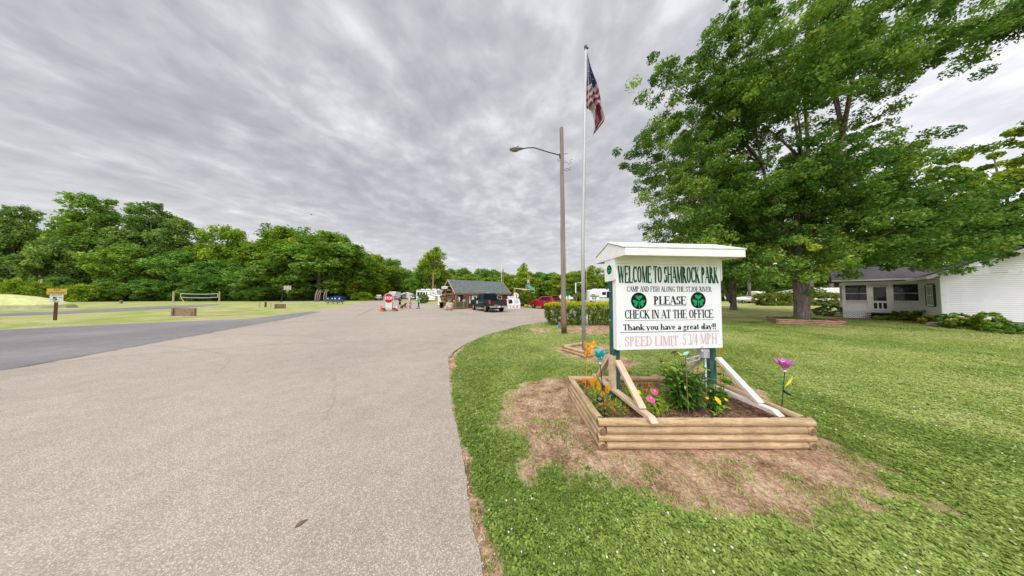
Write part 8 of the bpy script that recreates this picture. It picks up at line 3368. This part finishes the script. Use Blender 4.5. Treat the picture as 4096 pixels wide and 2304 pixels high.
# basketball hoop
hp = P(1124.5, 1208.5)
hk = hp.y / FOC
ho = thing('basketball_hoop', 'basketball hoop with white backboard on a dark pole by the wood', 'basketball hoop', hp)
mb = MB()
mb.tube([(0, 0, 0), (.25, 0, 1.6), (.45, 0, 3.0), (.75, 0, 3.55)], [.14, .12, .10, .09], 9)
mb.bar((.6, 0, 3.5), (1.45, -.1, 3.65), .10, .16)
mb.build('hoop_pole', mat('hoop pole dark', (.02, .03, .04), .5, .1, 5), ho, smooth='auto')
mb = MB()
M = Matrix.Translation((1.62, -.1, 3.72)) @ Matrix.Rotation(R(50), 4, 'Z')
mb.box((0, 0, 0), (1.35, .06, 1.05), 0, 0, M)
bk = mb.build('backboard', mat('old white board', (.52, .52, .50), .6, .1, 4), ho, bevel=.02)
mb = MB()
for a, b in (((-.25, -.15), (-.25, .25)), ((.25, -.15), (.25, .25)), ((-.25, .25), (.25, .25)), ((-.25, -.15), (.25, -.15))):
    mb.bar(M @ Vector((a[0], -.035, a[1])), M @ Vector((b[0], -.035, b[1])), .02, .06)
mb.build('target_square', YEL, bk)
mb = MB()
c = M @ Vector((0, -.34, -.42))
ring = [c + Vector((.30 * math.cos(2 * PI * k / 16), .30 * math.sin(2 * PI * k / 16), 0)) for k in range(17)]
mb.tube(ring, .03, 6, caps=False)
mb.build('rim', ORANGE, ho)
mb = MB()
for k in range(12):
    a = 2 * PI * k / 12
    for q in (-.26, .26):
        mb.tube([c + Vector((.29 * math.cos(a), .29 * math.sin(a), -.02)), c + Vector((.17 * math.cos(a + q * 2), .17 * math.sin(a + q * 2), -.5))], .012, 4)
mb.build('net', WHITE, ho)
# dumpsters, picnic table
DBL = mat('dumpster blue', (.012, .045, .15), .5, .15, 4)
for px, lb, s in ((1330, 'blue dumpster half behind the pale tree trunks', .9), (1358, 'taller blue dumpster with a dark open lid right of the other', 1.1)):
    t = thing('dumpster', lb, 'dumpster', P(px, 1205), R(6))
    w = 31 * P(px, 1205).y / FOC
    mb = MB()
    mb.prism([(-.9, .15), (.9, .15), (1.0, 1.15 * s), (-1.0, 1.45 * s)], -w / 2, w / 2, Matrix(((0, 1, 0, 0), (1, 0, 0, 0), (0, 0, 1, 0), (0, 0, 0, 1))))
    mb.build('bin', DBL, t, bevel=.03)
    mb = MB()
    mb.bar((-w * .47, -.98, 1.48 * s), (w * .47, -.98, 1.48 * s), .08, .06)
    mb.box((0, .2, 1.36 * s), (w * .94, 1.5, .06))
    mb.build('lid', BLACK, t, bevel=.02)
    mb = MB()
    for x in (-.3, .25):
        mb.box((x * w * .9, -.98, .85), (.30, .05, .36))
    mb.build('sticker', WHITE, t)
pc = P(1341, 1216)
t = thing('picnic_table', 'brown picnic table with blue green top before the blue dumpsters', 'picnic table', pc, R(-4))
w = 52 * pc.y / FOC
mb = MB()
for k in range(4):
    mb.box((0, -.36 + .24 * k, .82), (w, .22, .06))
mb.build('tabletop', mat('blue green boards', (.12, .20, .20), .7, .15, 4), t)
for s in (-1, 1):
    mb = MB()
    mb.box((0, s * .85, .46), (w, .30, .06))
    mb.build('bench', OLDW, t)
for x in (-.38, .38):
    mb = MB()
    mb.bar((x * w, -1.0, .40), (x * w, 1.0, .40), .09, .12)
    mb.bar((x * w, -.7, 0), (x * w, -.25, .8), .09, .12)
    mb.bar((x * w, .7, 0), (x * w, .25, .8), .09, .12)
    mb.build('trestle', OLDW, t)
# dome tent at the left edge
tn = P(-40, 1232)
t = thing('dome_tent', 'pale yellow green dome tent on a grey groundsheet cut by the left edge', 'tent', tn)
mb = MB()
Rt = 10.5
prof = [(Rt, .25), (Rt * .93, .7), (Rt * .75, 1.25), (Rt * .5, 1.7), (Rt * .25, 1.95), (.01, 2.05)]
mb.lathe(prof, 16, 0, Matrix.Diagonal((1, .3, .95, 1)))
mb.build('canopy', mat('tent cloth', (.48, .49, .20), .7, .12, 2), t, smooth=True)
mb = MB()
mb.lathe([(Rt * 1.0, .0), (Rt * 1.0, .28), (.01, .28)], 16, 0, Matrix.Diagonal((1, .3, 1, 1)))
mb.build('groundsheet', mat('groundsheet', (.42, .40, .36), .8, .1, 3), t)
# playground: swing beam, tower with teal canopy
pg = px_place(2100, 52)
k = 52 / FOC
SW = mat('cedar playset', (.42, .20, .09), .7, .15, 4)
PALE = mat('pale beam', (.55, .42, .32), .7, .1, 4)
TEALC = mat('teal canvas', (.10, .34, .31), .6, .1, 4)
t = thing('playground_set', 'cedar swing set with a slanting teal canopy over its tower', 'playground', pg)
xx = lambda px: (px - 2100) * k
zz_ = lambda py: (1182 - py) * k + CAMZ
for s in (-1, 1):
    mb = MB()
    mb.bar((xx(2058.5), 0, zz_(1152)), (xx(2058.5) + s * (13 if s > 0 else 9.5) * k, s * 1.0, 0), .14, .14)
    mb.build('frame_leg', SW, t)
mb = MB()
mb.bar((xx(2056), 0, zz_(1153.5)), (xx(2106), 0, zz_(1157)), .16, .26)
mb.build('swing_beam', PALE, t)
for px in (2072, 2084, 2096):
    mb = MB()
    for d in (-.22, .22):
        mb.tube([(xx(px) + d, 0, zz_(1155)), (xx(px) + d, 0, .55)], .025, 5)
    mb.box((xx(px), 0, .54), (.5, .2, .04))
    mb.build('swing', GBAL, t)
for px in (2104, 2136):
    for y in (-.8, .8):
        mb = MB()
        mb.box((xx(px), y, 1.9), (.12, .12, 3.8))
        mb.build('tower_post', SW, t)
mb = MB()
mb.box(((xx(2085) + xx(2118)) / 2, -.85, zz_(1158.5)), (33 * k, .06, .22))
mb.box(((xx(2104) + xx(2136)) / 2, 0, zz_(1170)), (32 * k, 1.6, .10))
mb.build('tower_deck', PALE, t)
mb = MB()
p = [(xx(2101.5), -1.0, zz_(1139)), (xx(2101.5), 1.0, zz_(1139)), (xx(2135), 1.0, zz_(1159.5)), (xx(2135), -1.0, zz_(1159.5))]
p2 = [(xx(2120), -1.0, zz_(1139.5)), (xx(2131), -1.0, zz_(1152))]
mb.add([(xx(2101.5), -.9, zz_(1139)), (xx(2117), -.9, zz_(1139.5)), (xx(2142), -.9, zz_(1163)), (xx(2122), -.9, zz_(1160)), (xx(2101.5), .9, zz_(1139)), (xx(2117), .9, zz_(1139.5)), (xx(2142), .9, zz_(1163)), (xx(2122), .9, zz_(1160))],
       [(0, 1, 2, 3), (4, 7, 6, 5), (0, 4, 5, 1), (1, 5, 6, 2), (3, 2, 6, 7), (0, 3, 7, 4)])
mb.build('canopy', TEALC, t)
# green plastic funnel on a post, steel glider swing
t = thing('funnel_ball_game', 'green plastic funnel on a grey post right of the wooden pole', 'playground game', px_place(2270, 44))
k2 = 44 / FOC
mb = MB()
mb.lathe([(.25, 1.55), (.30, 2.0), (.95, 2.35), (1.0, 2.5), (.9, 2.52), (.25, 2.1)], 18)
mb.build('funnel', mat('green plastic', (.01, .25, .15), .4, .1, 4), t, smooth='auto')
mb = MB()
mb.tube([(.0, 0, 0), (.0, 0, 1.9)], .06, 8)
mb.build('post', STEEL, t)
t = thing('glider_swing', 'rusty steel A frame glider swing on the grass behind the hedge', 'swing', px_place(2289, 35))
mb = MB()
RST = mat('rusty steel', (.22, .17, .12), .7, .2, 5)
for x, s in ((-.62, 1), (.55, 1)):
    for y in (-.6, .6):
        mb.bar((x, 0, 1.65), (x + (-.12 if x < 0 else .2), y, 0), .05, .05)
mb.bar((-.62, 0, 1.65), (.55, 0, 1.65), .05, .05)
mb.build('swing_frame', RST, t)
mb = MB()
for x in (-.35, .3):
    mb.bar((x, 0, 1.62), (x, 0, .45), .03, .03)
for z in (.42, .62, .8):
    mb.box((0, -.05 if z > .5 else -.2, z), (.75, .05 if z > .5 else .4, .05))
mb.build('bench', RST, t)
# poles and wires
WOODP = mat('orange brown pole', (.36, .22, .10), .8, .15, 3)


def upole(label, px, py_top, Y, r, m, arm=0.0, lamp=False, tr=False):
    b = px_place(px, Y)
    t = thing('utility_pole' if not lamp else 'lamp_post', label, 'utility pole' if not lamp else 'lamp post', b)
    h = top_h(py_top, Y)
    mb = MB()
    mb.tube([(0, 0, -.1), (0, 0, h)], [r, r * .75], 9)
    mb.build('pole_shaft', m, t)
    if arm:
        mb = MB()
        mb.box((0, -r, h - .4), (arm, .10, .12))
        mb.box((0, -r, h - 1.5), (arm * .8, .10, .12))
        mb.build('crossarm', m, t)
    if tr:
        mb = MB()
        mb.lathe([(.35, h - 3.2), (.38, h - 3.1), (.38, h - 1.9), (.3, h - 1.8)], 12, 0, Matrix.Translation((-.55, 0, 0)))
        mb.build('transformer', GREY, t)
    if lamp:
        mb = MB()
        mb.tube([(0, 0, h - .1), (.9, 0, h + .1), (1.4, 0, h + .05)], .05, 6)
        ar = mb.build('lamp_arm', STEEL, t)
        mb = MB()
        mb.sphere((1.6, 0, h), .28, 10, 6, sq=(1.3, .6, .4))
        mb.build('lamp_head', WHITE, ar, smooth=True, fix=False)
    return b + Vector((0, 0, h))


w1 = upole('orange brown utility pole rising behind the big fifth wheel trailer', 1732, 1091, 72, .24, WOODP, 1.6)
upole('short dark pole right of the orange brown utility pole', 1741.5, 1137, 74, .18, OLDW)
w3 = upole('grey wooden pole rising behind the right end of the cabin roof', 2012, 1077, 60, .20, OLDW)
upole('thin white antenna mast at the right end of the cabin roof', 2005.5, 1055, 40, .045, WHITE)
w4 = upole('wooden pole with a grey transformer behind the teal playground roof', 2118.5, 1100, 84, .22, WOODP, 1.2, False, True)
upole('white lamp post with a short lamp arm right of the wooden pole', 2303, 1131, 70, .20, WHITE, 0, True)
w5 = upole('distant pole with crossarms above the motorhome', 2430, 1130, 110, .25, OLDW, 7.0)


def wire(label, a, b, sag, r=.03):
    mb = MB()
    n = 12
    mb.tube([a.lerp(b, i / n) - Vector((0, 0, sag * 4 * (i / n) * (1 - i / n))) for i in range(n + 1)], r, 5)
    tag(mb.build('power_line', BLACK, None, fix=False), label, 'power line', 'thin power lines')


wire('thin power line running left from the orange brown utility pole', w1 - Vector((0, 0, .4)), D(1500, 1104, 80), .4)
wire('thin power line between the orange brown pole and the pole behind the cabin', w1 - Vector((0, 0, .4)), w3 - Vector((0, 0, .6)), 1.0)
wire('thin power line from the pole behind the cabin to the transformer pole', w3 - Vector((0, 0, .6)), w4 - Vector((0, 0, .8)), .9)
wire('thin power line from the transformer pole off to the distant crossarm pole', w4 - Vector((0, 0, .8)), w5 - Vector((0, 0, .6)), 1.2)
wire('low power line across the dark gap above the white trailer with awning', D(1560, 1146, 95), D(1670, 1150, 95), .2)
# a bird in the sky
bd = D(1246, 859, 60)
t = thing('bird', 'tiny dark bird flying in the grey sky above the left wood', 'bird', bd, R(20))
mb = MB()
mb.rings([[(x, r_ * math.cos(a), r_ * math.sin(a)) for a in [2 * PI * j / 8 for j in range(8)]] for x, r_ in ((-.22, .01), (-.1, .05), (.08, .06), (.18, .04), (.25, .008))])
for s in (-1, 1):
    mb.add([(.10, s * .04, .02), (.04, s * .28, .12), (-.06, s * .5, .05), (-.10, s * .26, .10), (-.10, s * .04, .02)], [(0, 1, 3, 4), (1, 2, 3)])
mb.build('body', BLKC, t)
